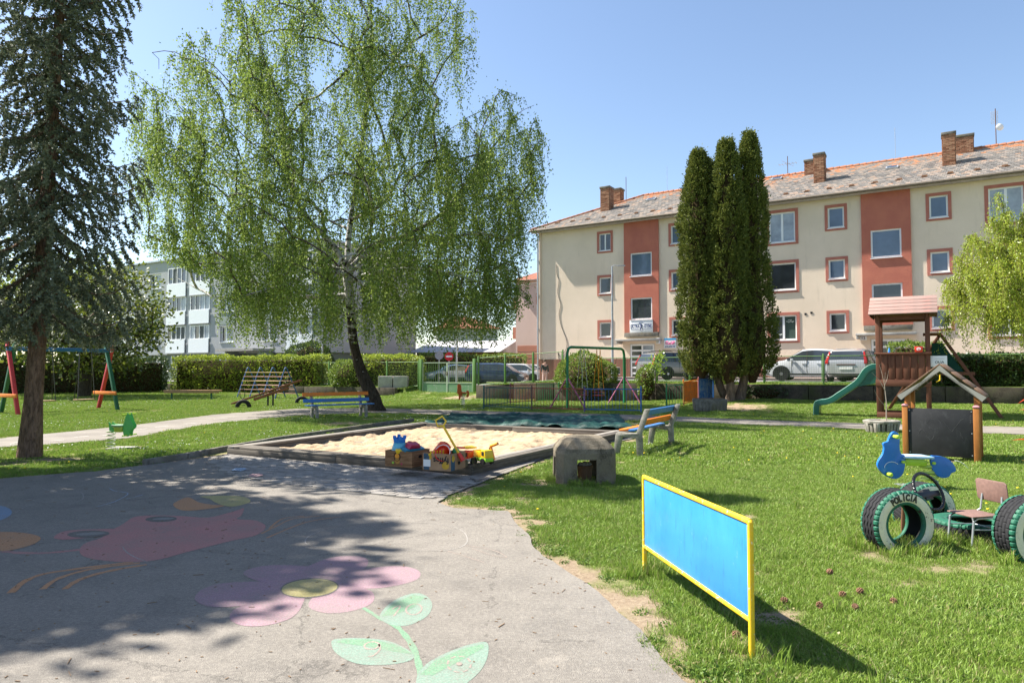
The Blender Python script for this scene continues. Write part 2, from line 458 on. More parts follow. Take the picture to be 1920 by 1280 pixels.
crk = m.rng(m.math('ABSOLUTE', crn), .0, .0035, .6, 0); a = m.mix(crk, a, (.06, .055, .05, 1))
m.base(a); m.bump(m.math('ADD', m.math('MULTIPLY', v, .6), n2), .8, .006); ASPHM = m.m
sheet('asphalt_yard', ASPH_R, .0, ASPHM, kind='structure', label='grey asphalt play yard with painted figures')
m = M('path_asphalt', .9, .2)
gp = m.pos(); n1 = m.noise(.9, 5, .6, gp); n2 = m.noise(60, 3, .8, gp)
a = m.mix(m.rng(n1, .35, .65), (.17, .15, .13, 1), (.24, .215, .185, 1)); a = m.mix(m.rng(n2, .5, .7, 0, .5), a, (.12, .11, .1, 1))
m.base(a); m.bump(n2, .5, .005); PATHM = m.m
sheet('footpath', PATH_R, .002, PATHM, kind='structure', label='narrow pale path crossing the lawn')
# pale dashes painted on the path (left and right ends)
WORN = M('worn_white_paint', .8, .2); n_ = WORN.noise(25, 5, .8, WORN.pos())
WORN.base(WORN.mix(WORN.rng(n_, .42, .62), (.55, .52, .47, 1), (.3, .27, .24, 1))); WORN = WORN.m
mk = thing('painted_dashes', 'row of worn pale dashes painted along the left end of the footpath', 'path marking', G(150, 822))
for (a, b) in [(20, 831), (95, 827), (140, 820), (190, 817), (250, 806), (290, 801), (345, 795), (400, 786)]:
    p = G(a, b); q = G(a+26, b-2.4)
    d = Vector((q[0]-p[0], q[1]-p[1], 0)).normalized(); e = Vector((-d.y, d.x, 0))*.045
    sheet('dash', [Vector(p)+e, Vector(q)+e, Vector(q)-e, Vector(p)-e], .008, WORN).parent = mk
for o in mk.children: o.matrix_parent_inverse = Matrix.Translation(-mk.location)

# street
def strip(name, t0, t1, v0, v1, dz, mat, kind='structure', nt_=60, nv=4, label=None, side=None):
    if mat == 'LAWN': mat = LAWNM
    T, V = np.meshgrid(np.linspace(t0, t1, nt_+1), np.linspace(v0, v1, nv+1)); T = T.ravel(); V = V.ravel()
    x = L0[0]+T*U[0]+V*N[0]; y = L0[1]+T*U[1]+V*N[1]; z = hs(T)+dz
    I = np.arange(len(T)).reshape(nv+1, nt_+1)
    Q = np.stack([I[:-1, :-1].ravel(), I[:-1, 1:].ravel(), I[1:, 1:].ravel(), I[1:, :-1].ravel()], 1)
    P = np.stack([x, y, z], 1)
    if side:
        n = len(P); e = I[0]; P2 = P[e].copy(); P2[:, 2] -= side; P = np.concatenate([P, P2]); k = np.arange(n, n+len(e))
        Q = np.concatenate([Q, np.stack([e[:-1], e[1:], k[1:], k[:-1]], 1)])
    return link_mesh(name, np_mesh(name, P, Q), mat, kind=kind, label=label)
m = M('street_asphalt', .9, .25); gp = m.pos(); n1 = m.noise(.5, 5, .6, gp)
m.base(m.mix(m.rng(n1, .35, .65), (.13, .125, .13, 1), (.2, .19, .19, 1))); STREET = m.m
strip('verge', -62, -23.3, .2, 1.75, -.05, 'LAWN', label='grass verge left of the gate'); strip('verge', -17.7, 40, .2, 1.75, -.05, 'LAWN', label='grass verge above the retaining wall')
strip('road', -70, 45, 1.7, 7.3, .012, STREET, label='grey street behind the fence')
strip('parking_area', -34, -19.6, 7.301, 34, .012, STREET, nv=10, label='asphalt side street with parked cars')
PAVE = concrete('pavement_slabs', (.42, .36, .33), (.27, .23, .21), 2)
strip('pavement', -19.4, 45, 7.3, 9.6, .14, PAVE, side=.2, label='raised pavement in front of the cream house')

# retaining wall, panel by panel
WALLM = concrete('retaining_wall_concrete', (.13, .11, .085), (.035, .03, .024), 2.2, (.05, .065, .02))
def wall_run(t0, t1, label, step):
    x0, y0 = xy(t0, 0); th = thing('retaining_wall', label, 'wall', (x0, y0, 0), TH)
    t = t0; i = 0
    while t < t1-.1:
        e = min(t+step, t1); z0 = hz(*xy(t, -.2))-.15; z1 = float(hs(np.array((t+e)/2)))-.07+R(-.02, .03)
        mb = MB(); mb.box(((t+e)/2-t0, .14+R(-.02, .02), (z0+z1)/2), (e-t-.02, .28, z1-z0)); mb.build('wall_panel', WALLM, th, bevel=.012)
        t = e; i += 1
    return th
wall_run(-17.6, 22, 'low mossy concrete retaining wall between lawn and street verge', 2.4)
wall_run(-62, -23.4, 'dark low retaining wall left of the gate behind the hedges', 2.8)

# ------------------------------------------------------------ buildings
def plaster(name, c, c2, sc=.35, grain=14, stain=(.3, .26, .2)):
    m = M(name, .93, .12); co = m.co(); n1 = m.noise(sc, 5, .6, co); n2 = m.noise(grain, 5, .7, m.co(scale=(1, 1, 2.2))); n3 = m.noise(1.3, 6, .7, m.co(scale=(2.2, 2.2, .35)))
    a = m.mix(m.rng(n1, .35, .65), col(c), col(c2)); a = m.mix(m.rng(n3, .56, .78, 0, .4), a, col(stain)); a = m.mix(m.rng(n2, .5, .8, 0, .25), a, tuple(x*.8 for x in c[:3]))
    m.base(a); m.bump(n2, .45, .03); return m.m
CREAM = plaster('cream_plaster', (.77, .635, .50), (.68, .56, .435), stain=(.42, .35, .26))
RED = plaster('red_bay_plaster', (.48, .17, .115), (.42, .14, .10), 1.2, 14, (.3, .1, .08))
REDT = plaster('red_window_trim', (.46, .18, .135), (.40, .15, .115), 2, 20, (.3, .12, .1))
PLINTH = plaster('brown_plinth_plaster', (.24, .115, .085), (.19, .095, .07), 1.2)
def holes_wall(mb, s0, s1, z0, z1, y, holes, rev=.14):
    ss = sorted({s0, s1, *[h[0] for h in holes], *[h[1] for h in holes]}); zs = sorted({z0, z1, *[h[2] for h in holes], *[h[3] for h in holes]})
    ss = [q for q in ss if s0 <= q <= s1]; zs = [q for q in zs if z0 <= q <= z1]
    for i in range(len(ss)-1):
        for j in range(len(zs)-1):
            cx, cz = (ss[i]+ss[i+1])/2, (zs[j]+zs[j+1])/2
            if any(h[0] < cx < h[1] and h[2] < cz < h[3] for h in holes): continue
            mb.quad((ss[i], y, zs[j]), (ss[i+1], y, zs[j]), (ss[i+1], y, zs[j+1]), (ss[i], y, zs[j+1]))
    for a, b, c, d in holes:
        if c < z0-1e-6 or d > z1+1e-6: continue
        r = y+rev
        mb.quad((a, y, c), (b, y, c), (b, r, c), (a, r, c)); mb.quad((a, y, d), (a, r, d), (b, r, d), (b, y, d))
        mb.quad((a, y, c), (a, r, c), (a, r, d), (a, y, d)); mb.quad((b, y, c), (b, y, d), (b, r, d), (b, r, c))
def window(parent, a, b, c, d, y, rev, gl, trim=None, tw=.15, leaves=1, fr=.075, sill=True, fm=None, split=None):
    """(a,b,c,d) opening in the wall plane y; parts: window > frame, pane, sill"""
    fm = fm or WHITEF
    t = MB()
    if trim:
        t.box(((a+b)/2, y-.012, d+tw/2), (b-a+2*tw, .03, tw)); t.box(((a+b)/2, y-.012, c-tw/2), (b-a+2*tw, .03, tw))
        t.box((a-tw/2, y-.012, (c+d)/2), (tw, .03, d-c-.004)); t.box((b+tw/2, y-.012, (c+d)/2), (tw, .03, d-c-.004))
        w_ = t.build('window', trim, parent)
    else:
        t.box(((a+b)/2, y+rev+.06, (c+d)/2), (b-a, .03, d-c)); w_ = t.build('window', fm, parent)
    f = MB(); yf = y+rev-.03
    f.box(((a+b)/2, yf, d-fr/2), (b-a, .06, fr)); f.box(((a+b)/2, yf, c+fr/2), (b-a, .06, fr))
    f.box((a+fr/2, yf, (c+d)/2), (fr, .06, d-c-2*fr)); f.box((b-fr/2, yf, (c+d)/2), (fr, .06, d-c-2*fr))
    xs = [a+(b-a)*k/leaves for k in range(1, leaves)] if not split else [a+(b-a)*split]
    for x in xs: f.box((x, yf-.004, (c+d)/2), (fr*1.5, .068, d-c-2*fr))
    f.build('frame', fm, w_)
    e = [a+fr]+xs+[b-fr]
    for i in range(len(e)-1):
        g = MB(); g.box(((e[i]+e[i+1])/2, yf+.012, (c+d)/2), (e[i+1]-e[i], .012, d-c-2*fr+.004)); g.build('pane', gl[i % len(gl)], w_)
    if sill:
        q = MB(); q.box(((a+b)/2, y+.02, c-.03), (b-a+.06, .2, .035)); q.build('sill', fm, w_)
    return w_
OB = (1.875, 46.2); LB = 47.0
B = thing('apartment_house', 'long cream three-storey house with red bays, tiled roof and brick chimneys', 'apartment building', (OB[0], OB[1], 0), TH)
zr = [(9.22, 10.33), (6.46, 7.49), (3.66, 4.60)]
small = [4.83, 9.6, 18.35, 23.05, 31.75, 36.45, 45.0]; large = [12.3, 15.6, 25.8, 29.0, 39.2, 42.4]; bays = [7.3, 20.7, 34.1]
zl = [(8.70, 10.38), (6.01, 7.52), (3.22, 4.60)]
holes = []
for s_ in small:
    for c, d in zr: holes.append((s_-.40, s_+.40, c, d-.0))
for s_ in large:
    for c, d in zl: holes.append((s_-.69, s_+.69, c, d))
doors = [(s_-.80, s_+.80, .8, 3.18) for s_ in bays]
base_w = [(5.2, 5.85, 1.25, 1.75), (12.0, 12.7, 1.3, 1.8), (16, 16.7, 1.3, 1.8), (26, 26.7, 1.3, 1.8)]
mb = MB(); holes_wall(mb, 0, LB, 2.26, 11.0, 0, holes+[(a, b, 2.26, d) for a, b, c, d in doors])
for a, b, c, d in doors: pass
mb.quad((0, 0, .2), (0, 11, .2), (0, 11, 11), (0, 0, 11)); mb.quad((LB, 0, .2), (LB, 11, .2), (LB, 11, 11), (LB, 0, 11)); mb.quad((0, 11, .2), (LB, 11, .2), (LB, 11, 11), (0, 11, 11))
mb.quad((0.02, .2, 2.3), (LB-.02, .2, 2.3), (LB-.02, .2, 10.9), (.02, .2, 10.9))
mb.build('wall', CREAM, B)
mb = MB(); holes_wall(mb, 0.0, LB, .3, 2.26, -.03, [(a, b, .3, 2.26) for a, b, c, d in doors]+base_w, .2); mb.quad((0, -.03, 2.26), (LB, -.03, 2.26), (LB, 0, 2.26), (0, 0, 2.26))
mb.quad((-.01, -.03, .3), (-.01, 11, .3), (-.01, 11, 2.26), (-.01, -.03, 2.26))
mb.build('plinth', PLINTH, B)
for q in base_w: window(B, *q, -.03, .14, [GLASS_D], fr=.05, sill=False)
# narrow projecting strip at the party end and the drainpipe beside it
mb = MB(); mb.box((.06, -.06, 6.6), (.12, .12, 8.6)); mb.build('corner_pilaster', CREAM, B)
pipe = MB(); pipe.tube([(-.03, -.22, 10.75), (-.03, -.20, 10.3), (-.03, -.2, .9)], .055, 10); pp = pipe.build('drainpipe', GALV, B, smooth=40)
for z in (2, 4.3, 6.6, 8.9): mb = MB(); mb.box((-.03, -.17, z), (.16, .1, .04)); mb.build('pipe_clamp', GALV, pp)
gk = [GLASS_D, GLASS_B]
for i, s_ in enumerate(small):
    for j, (c, d) in enumerate(zr):
        gl = [GLASS_B] if (i in (2, 3, 1) and j < 2) or (i == 3) else [GLASS_D]
        if i == 0 and j == 0: window(B, s_-.4, s_+.4, c, d, 0, .13, [GLASS_D, GLASS_D], REDT, .15, 2, .055)
        else: window(B, s_-.4, s_+.4, c, d, 0, .13, gl, REDT, .15)
SHADE = plain('drawn_grey_blind', (.09, .10, .10), .7, .3, 0, .2, 1); GREENB = plain('dark_green_blind', (.045, .075, .06), .7, .3, 0, .15, 1)
CURT = plain('curtained_glass', (.32, .36, .42), .25, .6, 0, .3, 1.5)
for i, s_ in enumerate(large):
    for j, (c, d) in enumerate(zl):
        w_ = window(B, s_-.69, s_+.69, c, d, 0, .13, [CURT] if j == 0 else ([GLASS_D] if j == 1 else [SHADE, GREENB]), REDT, .16, 1 if (j == 1 and i == 1) else 2)
        if i == 1 and j == 2:   # pale sticker lettering on both leaves
            for (cx, cz) in ((s_-.3, c+.32), (s_+.34, c+1.02)):
                mb = MB(); pts = [(cx-.2+k*.02, .073, cz+.035*math.sin(k*1.9)+.02*math.sin(k*.7)) for k in range(21)]; mb.tube(pts, .013, 4)
                pts = [(cx-.12+k*.02, .073, cz+.09+.03*math.sin(k*2.3)) for k in range(11)]; mb.tube(pts, .011, 4)
                mb.build('sticker_lettering', plain('pale_sticker', (.6, .66, .6), .6), w_)
mb = MB()
for (a, z) in ((16.75, 4.62), (17.05, 4.68)): mb.box((a, -.005, z), (.11, .03, .11))
mb.build('vent_opening', BLACKP, B)
for i, s_ in enumerate(bays):
    mb = MB()
    hb = [(s_-.70, s_+.70, 7.40, 8.86), (s_-.70, s_+.70, 4.68, 6.04)]
    holes_wall(mb, s_-1.13, s_+1.13, 3.88, 10.93, -.10, hb, .18)
    for x in (s_-1.13, s_+1.13): mb.quad((x, -.1, 3.88), (x, 0, 3.88), (x, 0, 10.93), (x, -.1, 10.93))
    mb.quad((s_-1.13, -.1, 3.88), (s_+1.13, -.1, 3.88), (s_+1.13, 0, 3.88), (s_-1.13, 0, 3.88))
    bay = mb.build('bay', RED, B)
    for k, h in enumerate(hb): window(B, *h, -.10, .12, [GLASS_B if k == 0 else GLASS_D], fr=.08)
    mb = MB(); mb.box((s_, -.09, 3.74), (2.2, .26, .26)); mb.build('lintel_slab', CONCD, B, bevel=.01)
    mb = MB(); mb.box((s_-.08, -.46, 3.40), (2.7, .9, .11)); mb.box((s_-1.36, -.4, 3.27), (.12, .75, .2)); mb.build('canopy', CONCL, B, bevel=.01)
    # glazed entrance door
    dm = MB(); f = .1
    a, b, c, d = s_-.78, s_+.78, .95, 3.16
    for x in (a+f/2, s_, b-f/2): dm.box((x, .05, (c+d)/2), (f, .07, d-c))
    for x0, x1, ks in ((a+f, s_-f/2, 6), (s_+f/2, b-f, 6)):
        for q in range(ks+1): dm.box(((x0+x1)/2, .05, c+.05+(d-c-.1)*q/ks), (x1-x0, .07, .11))
    do = dm.build('entrance_door', WHITEF, B)
    for x0, x1 in ((a+f, s_-f/2), (s_+f/2, b-f)):
        g = MB(); g.box(((x0+x1)/2, .06, (c+d)/2), (x1-x0, .012, d-c)); g.build('pane', GLASS_D if x0 < s_-.5 else CURT, do)
    mb = MB(); mb.box((s_, -.35, 1.03), (1.9, .8, .13)); mb.build('door_step', CONCL, B, bevel=.01)
# roof
EZ, RZ, RY = 10.98, 13.88, 5.5; OV = .50
m = M('weathered_roof_tiles', .9, .15); n1 = m.noise(.5, 5, .6); zz = m.n('SeparateXYZ'); m.l(m.co(), zz.inputs[0])
f = m.math('ADD', m.math('MULTIPLY', m.island(), .8), m.rng(zz.outputs[2], 12.8, 13.9, -.06, .36)); f = m.math('ADD', f, m.math('MULTIPLY', m.math('SUBTRACT', n1, .5), .7))
a = m.ramp(f, [(.0, (.19, .175, .165)), (.45, (.29, .26, .235)), (.70, (.40, .31, .25)), (.86, (.50, .25, .14)), (1.0, (.56, .24, .12))])
m.base(m.mix(m.rng(m.noise(20, 4), .5, .8, 0, .4), a, (.42, .38, .34, 1))); TILE = m.m
RIDGEM = plain('orange_ridge_tile', (.40, .18, .105), .9, .1, 0, .3, 3)
SL = math.hypot(RY+OV, RZ-EZ)
def tiles(name, p0, ax, up, rows, width, left, right, rowh, nrm):
    V = []; n = 0
    for j in range(rows):
        f0 = j*rowh; a = left(f0); b = right(f0); k = int((b-a)/width)
        s = a+width*(np.arange(k)+(.5 if j % 2 else 0))
        lift = rs.uniform(.0, .012, k); dz = rs.uniform(-.012, .012, k)
        o = np.array(p0)[None]+s[:, None]*np.array(ax)[None]
        lo = (f0+dz)[:, None]*np.array(up)[None]; hi = (f0+rowh+.03)*np.array(up)[None]; nn = np.array(nrm)[None]
        wv = (width-.012)*np.array(ax)[None]
        P = [o+lo+nn*(.035+lift)[:, None], o+wv+lo+nn*(.035+lift)[:, None], o+wv+hi+nn*.006, o+hi+nn*.006, o+lo-nn*.005, o+wv+lo-nn*.005]
        V.append(np.stack(P, 1).reshape(-1, 3)); n += k
    V = np.concatenate(V); i = np.arange(n)[:, None]*6
    Q = np.concatenate([i+np.array([[0, 1, 2, 3]]), i+np.array([[4, 5, 1, 0]])])
    return np_mesh(name, V, Q)
ux = np.array((1, 0, 0.)); up = np.array((0, RY+OV, RZ-EZ))/SL; nr = np.cross(ux, up)
rows = int(SL/.30)
mb = MB(); e0 = (-.45, -OV, EZ-.02); e1 = (LB+.45, -OV, EZ-.02); r0 = (5.4, RY, RZ-.02); r1 = (LB-5.4, RY, RZ-.02); b0 = (-.45, 11.5, EZ-.02); b1 = (LB+.45, 11.5, EZ-.02)
mb.quad(e0, e1, r1, r0); mb.add([e0, r0, b0], [(0, 1, 2)]); mb.add([e1, b1, r1], [(0, 1, 2)]); mb.quad(b0, r0, r1, b1); mb.quad(e0, b0, b1, e1)
roof = mb.build('roof', TILE, B)
link_mesh('roof_tiles', tiles('roof_tiles', (0, -OV-.03, EZ), ux, up, rows, .235, lambda f_: -.45+5.85*f_/SL, lambda f_: LB, .302, nr), TILE, roof, kind='stuff')
up2 = np.array((5.85, 0, RZ-EZ)); s2 = np.linalg.norm(up2); up2 = up2/s2; ax2 = np.array((0, -1, 0.)); nr2 = np.cross(ax2, up2)
link_mesh('hip_tiles', tiles('hip_tiles', (-.48, 0, EZ), ax2, up2, int(s2/.3), .235, lambda f_: -11.5+6*f_/s2, lambda f_: .5-6*f_/s2, .302, nr2), TILE, roof, kind='stuff')
mb = MB()
for k in range(int((LB-11)/.36)):
    x = 5.4+k*.36; mb.tube([(x, RY, RZ+.03+R(-.008, .008)), (x+.38, RY, RZ+.045)], [.10, .12], 7)
for (a, b) in ((( -.4, -OV, EZ+.03), (5.4, RY, RZ+.03)), ((-.4, 11.5, EZ+.03), (5.4, RY, RZ+.03))):
    a = Vector(a); b = Vector(b)
    for k in range(24): mb.tube([a+(b-a)*k/24, a+(b-a)*(k+1.05)/24], [.10, .12], 7)
mb.build('ridge_tiles', RIDGEM, roof, kind='stuff')
mb = MB(); mb.tube([(-.5, -OV-.07, EZ-.06), (LB+.5, -OV-.07, EZ-.06)], .075, 8); mb.build('gutter', plain('old_zinc_gutter', (.17, .14, .11), .7, .3, .3), roof)
mb = MB(); mb.box((LB/2, -OV/2-.02, EZ-.1), (LB+.8, OV-.02, .1)); mb.build('eaves_board', CONCL, roof)
k = 0
for s_ in np.arange(1.2, 40, 1.12):
    mb = MB(); y = .45; z = EZ+(y+OV)/(RY+OV)*(RZ-EZ)+.07; mb.box((s_, y, z), (.3, .1, .14), rx=-.3, taper=.7); mb.box((s_+R(-.1, .1), y-.1, z-.05), (.2, .12, .06)); mb.build('snow_guard', RUST, roof)
def brick_stack(parent, s_, y, w_, d_, z0, z1, name='chimney'):
    mb = MB(); z = z0; r = 0
    while z < z1-.16:
        for (ax, a0, a1, fix) in (('x', s_-w_/2, s_+w_/2, y-d_/2), ('x', s_-w_/2, s_+w_/2, y+d_/2), ('y', y-d_/2, y+d_/2, s_-w_/2), ('y', y-d_/2, y+d_/2, s_+w_/2)):
            L = a1-a0; n = max(2, int(round(L/.24))); off = (.5 if r % 2 else 0)
            for q in range(n+1):
                x0 = max(a0, a0+(q-off)*L/n+.006); x1 = min(a1, a0+(q+1-off)*L/n-.006)
                if x1-x0 < .03: continue
                c = (x0+x1)/2; j = R(-.006, .006)
                if ax == 'x': mb.box((c, fix+j, z+.032), (x1-x0, .08, .064))
                else: mb.box((fix+j, c, z+.032), (.08, x1-x0, .064))
        z += .076; r += 1
    core = MB(); core.box((s_, y, (z0+z1)/2), (w_-.01, d_-.01, z1-z0)); ch = core.build(name, MORT, parent)
    cap = MB(); cap.box((s_, y, z1-.07), (w_+.14, d_+.14, .14)); cap.build('chimney_cap', CONCD, ch, bevel=.01)
    mb.build('chimney_bricks', BRICK, ch, kind='stuff')
MORT = plain('mortar', (.28, .24, .2), .95, .1)
m = M('chimney_brick', .92, .1); m.base(m.mix(m.island(), (.22, .10, .06, 1), (.38, .22, .14, 1))); m.bump(m.noise(30, 4), .4, .01); BRICK = m.m
for s_, y, w_, d_, z1 in ((3.85, 2.6, .62, .7, 14.05), (3.55, 5.0, .8, .6, 14.5), (17.27, 2.6, .52, .7, 14.1), (16.5, 5.0, .68, .6, 14.5), (23.6, 2.6, .54, .7, 14.15), (24.35, 5.0, .85, .6, 14.6), (37, 2.6, .6, .7, 14.3)):
    brick_stack(roof, s_, y, w_, d_, EZ+(y+OV-.4)/(RY+OV)*(RZ-EZ) if y < 5 else 13.3, z1)
for s_, y in ((6.6, 3.7), (20.9, 3.4), (31, 3.5), (14.5, 4.7)):
    z = EZ+(y+OV)/(RY+OV)*(RZ-EZ)+.09; mb = MB(); mb.box((s_, y, z), (.62, .55, .1), rx=math.atan2(RZ-EZ, RY+OV)); sk = mb.build('skylight', GALV, roof)
    g = MB(); g.box((s_, y-.02, z+.05), (.46, .4, .02), rx=math.atan2(RZ-EZ, RY+OV)); g.build('pane', GLASS_D, sk)
def antenna(px, ptop, pbot, kind, label, cat):
    """mast on the ridge"""
    x, y, q = ray(px, pbot)
    k = x/y; s_ = (k*(OB[1]+RY*N[1])-(OB[0]+RY*N[0]))/(U[0]-k*U[1]); X = OB[0]+RY*N[0]+s_*U[0]; Y = OB[1]+RY*N[1]+s_*U[1]
    top = D(px, ptop, Y)[2]; t = thing('roof_antenna', label, cat, (X, Y, RZ+.0), TH, 'antennas on the house roof')
    h = top-RZ; mb = MB(); mb.tube([(0, 0, -.2), (0, 0, h)], .022 if kind != 'rod' else .012, 6); mb.build('mast', RUST if kind != 'rod' else GALV, t)
    if kind == 'yagi':
        mb = MB(); mb.tube([(-.55, 0, h*.62), (.55, .1, h*.62)], .012, 5)
        for q in range(6): mb.tube([(-.5+q*.2, -.25, h*.62), (-.5+q*.2, .35, h*.62)], .009, 4)
        mb.tube([(-.35, 0, h*.8), (.35, 0, h*.45)], .01, 4); mb.build('array', GALV, t)
    if kind == 'grid':
        mb = MB()
        for q in range(10): mb.tube([(-.22, 0, h*.62+q*.07), (.12, 0, h*.62+q*.07)], .008, 4)
        for q in range(4): mb.tube([(-.2+q*.1, 0, h*.6), (-.2+q*.1, 0, h*.62+.68)], .006, 4)
        mb.build('grid_panel', GALV, t)
        mb = MB(); mb.lathe([(.02, -.06), (.16, -.02), (.2, .03), (.15, .06), (.02, .08)], n=16)
        d = mb.build('dish', WHITEF, t, smooth=40); d.location = (.16, -.1, h*.48); d.rotation_euler = (math.pi/2, 0, .4)
    return t
antenna(1174, 332, 368, 'pole', 'short bare mast beside the leftmost chimney', 'antenna')
antenna(1477, 293, 322, 'yagi', 'small rake-shaped television antenna left of the middle chimney', 'antenna')
antenna(1868, 204, 272, 'grid', 'tall mast with wire grid panel and white dish at right end of roof', 'antenna')
antenna(1251, 312, 358, 'rod', 'thin lightning rod on the ridge left of the thujas', 'lightning rod')
antenna(1679, 240, 296, 'rod', 'thin lightning rod on the ridge between two chimneys', 'lightning rod')
# signs on the facade
def facade_obj(name, label, cat, s_, z, y=-.13):
    return thing(name, label, cat, (OB[0]+s_*U[0]+y*N[0], OB[1]+s_*U[1]+y*N[1], z), TH)
NAVY = plain('navy_print', (.02, .04, .16), .6); PINKP = plain('pink_print', (.7, .12, .3), .6); SIGNW = plain('white_sign_board', (.74, .75, .76), .5, .4, 0, .04)
g = facade_obj('gym_sign', 'white ULTRA GYM sign board with athlete figure above the left entrance', 'sign', 7.3, 4.25)
mb = MB(); mb.box((0, 0, 0), (1.5, .05, .82)); mb.build('board', SIGNW, g, bevel=.005)
rx = (math.pi/2, 0, 0)
text_on('lettering', 'ULTRA', .25, NAVY, g, (-.40, -.03, .0), rx, .006, .78); text_on('lettering', 'GYM', .25, NAVY, g, (.41, -.03, .0), rx, .006, .82)
mb = MB()
ring = [(.21*math.cos(a)*1.05, -.031, .27*math.sin(a)) for a in np.linspace(.65, math.pi-.65, 14)]; out = ring+[(-.68, -.031, .15), (-.68, -.031, -.15)]+[(p[0]*1.0, -.031, -p[2]) for p in ring[::-1]]+[(.68, -.031, -.15), (.68, -.031, .15)]
mb.tube(out+[out[0]], .008, 4); mb.build('outline', NAVY, g)
mb = MB(); y = -.034
for pts, r in (([(0, y, .1), (-.01, y, -.03)], [.05, .03]), ([(-.01, y, -.03), (-.05, y, -.13), (-.04, y, -.24)], [.028, .022, .012]), ([(0, y, -.03), (.06, y, -.11), (.12, y, -.22)], [.028, .02, .01]), ([(.02, y, .1), (.08, y, .05), (.09, y, -.02)], [.02, .016, .01]), ([(-.02, y, .1), (-.08, y, .14), (-.09, y, .2)], [.02, .016, .01]), ([(0, y, .14), (0, y, .19)], [.025, .022])):
    mb.tube(pts, r, 6)
mb.build('figure', NAVY, g)
g = facade_obj('solarium_sign', 'small sign with blue band and pink mark right of the left entrance', 'sign', 9.1, 3.18, -.05)
mb = MB(); mb.box((0, 0, 0), (.74, .04, .6)); mb.build('board', SIGNW, g)
mb = MB(); mb.box((0, -.022, .245), (.74, .01, .11)); mb.build('blue_band', plain('sky_blue_print', (.05, .3, .55), .5), g)
mb = MB()
for q in range(7): mb.tube([(-.26+q*.085, -.026, .02+.05*math.sin(q*2.1)), (-.2+q*.085, -.026, .06+.07*math.sin(q*1.3+1))], [.045, .02], 6)
mb.tube([(-.28, -.026, -.05), (.28, -.026, -.06)], .02, 5); mb.build('pink_mark', PINKP, g)
text_on('lettering', 'SOLARIUM', .14, NAVY, g, (0, -.026, -.22), rx, .003, .95)
for s_, nm in ((19.2, '12'), (5.95, '')):
    if nm:
        g = facade_obj('house_number_plate', 'small white number plate reading 12 left of the right entrance', 'sign', s_+.35, 3.23, -.03); mb = MB(); mb.box((0, 0, 0), (.34, .03, .22)); mb.build('plate', SIGNW, g)
        text_on('number', '12', .2, NAVY, g, (0, -.018, 0), rx, .004)
g = facade_obj('wall_lamp', 'small white box lamp at the right end of the left canopy', 'lamp', 8.42, 3.32, -.25); mb = MB(); mb.box((0, .05, 0), (.2, .3, .34), taper=.9); mb.build('housing', SIGNW, g, bevel=.02)
mb = MB(); mb.box((0, -.1, -.06), (.14, .03, .16)); mb.build('lens', plain('lamp_lens', (.5, .5, .45), .3), g)
# dark cable hanging down the plaster at the left end
cb = facade_obj('loose_cable', 'thin dark cable hanging down the cream wall at its left end', 'cable', 1.2, 2.3, -.02)
mb = MB(); pts = [(.1, 0, 6.3), (.15, 0, 5.6), (.3, 0, 5.2), (.2, 0, 4.4), (.42, 0, 3.6), (.3, 0, 3.0), (.45, 0, 2.2), (.85, 0, 1.2), (.8, 0, .6), (.35, 0, .15), (.2, 0, .45), (.3, 0, -.2)]
mb.tube(smooth_poly(pts, 4, False), .014, 5); cb2 = mb.build('strand', BLACKP, cb)

# left grey apartment block
OA = (-15.57, 55.4); ZA = 12.25
A = thing('apartment_block', 'grey flat-roofed apartment block with white glazed loggias behind the hedge', 'apartment building', (OA[0], OA[1], 0), TH)
GREY = plaster('grey_plaster', (.40, .41, .42), (.35, .36, .375), .4, 10, (.3, .31, .3)); GREYG = plaster('green_grey_plaster', (.30, .34, .31), (.26, .30, .28), .5)
DKG = plaster('plinth_green_plaster', (.17, .2, .17), (.14, .165, .14), .5); LOGW = plain('white_loggia_panel', (.74, .77, .8), .55, .3, 0, .05)
rz_ = [(9.6, 11.05), (6.8, 8.25), (4.05, 5.5)]; lz = [(8.6, 11.42), (5.9, 8.55), (3.18, 5.72)]
wins = [-36, -23.5, -12.1, -6.2]; logs = [-32.3, -28.3, -19.8, -16.1, -2.4]
hol = [(s_-.95, s_+.95, c, d) for s_ in wins for c, d in rz_]+[(s_-1.5, s_+1.5, c, d) for s_ in logs for c, d in lz]
mb = MB(); holes_wall(mb, -42, 0, 3.0, ZA, 0, hol, .5)
mb.quad((0, 0, 3.0), (0, 12, 3.0), (0, 12, ZA), (0, 0, ZA)); mb.quad((-42, 0, 3), (-42, 12, 3), (-42, 12, ZA), (-42, 0, ZA)); mb.quad((-42, 12, .3), (0, 12, .3), (0, 12, ZA), (-42, 12, ZA))
mb.quad((-42, 0, 3.0), (0, 0, 3.0), (0, 12, 3.0), (-42, 12, 3)); mb.quad((-42, 0, ZA), (0, 0, ZA), (0, 12, ZA), (-42, 12, ZA)); mb.quad((-41.9, .5, 3.05), (-.1, .5, 3.05), (-.1, .5, 11.9), (-41.9, .5, 11.9))
mb.build('wall', GREY, A)
mb = MB(); mb.box((-21, 5.95, 1.65), (41.6, 11.5, 2.75)); mb.build('plinth', DKG, A)
mb = MB(); mb.box((-21, -.05, ZA+.05), (42.4, .25, .14)); mb.box((.1, 6, ZA+.05), (.25, 12.3, .14)); mb.build('roof_edge', GALV, A)
for s_ in wins:
    for j, (c, d) in enumerate(rz_):
        window(A, s_-.95, s_+.95, c, d, 0, .22, [GLASS_D, CURT if j == 0 else GLASS_B], None, leaves=2, split=.36, fr=.11)
    for c in (5.6, 8.35): mb = MB(); mb.box((s_, -.004, c+.5), (2.3, .03, .84)); mb.build('coloured_panel', GREYG, A)
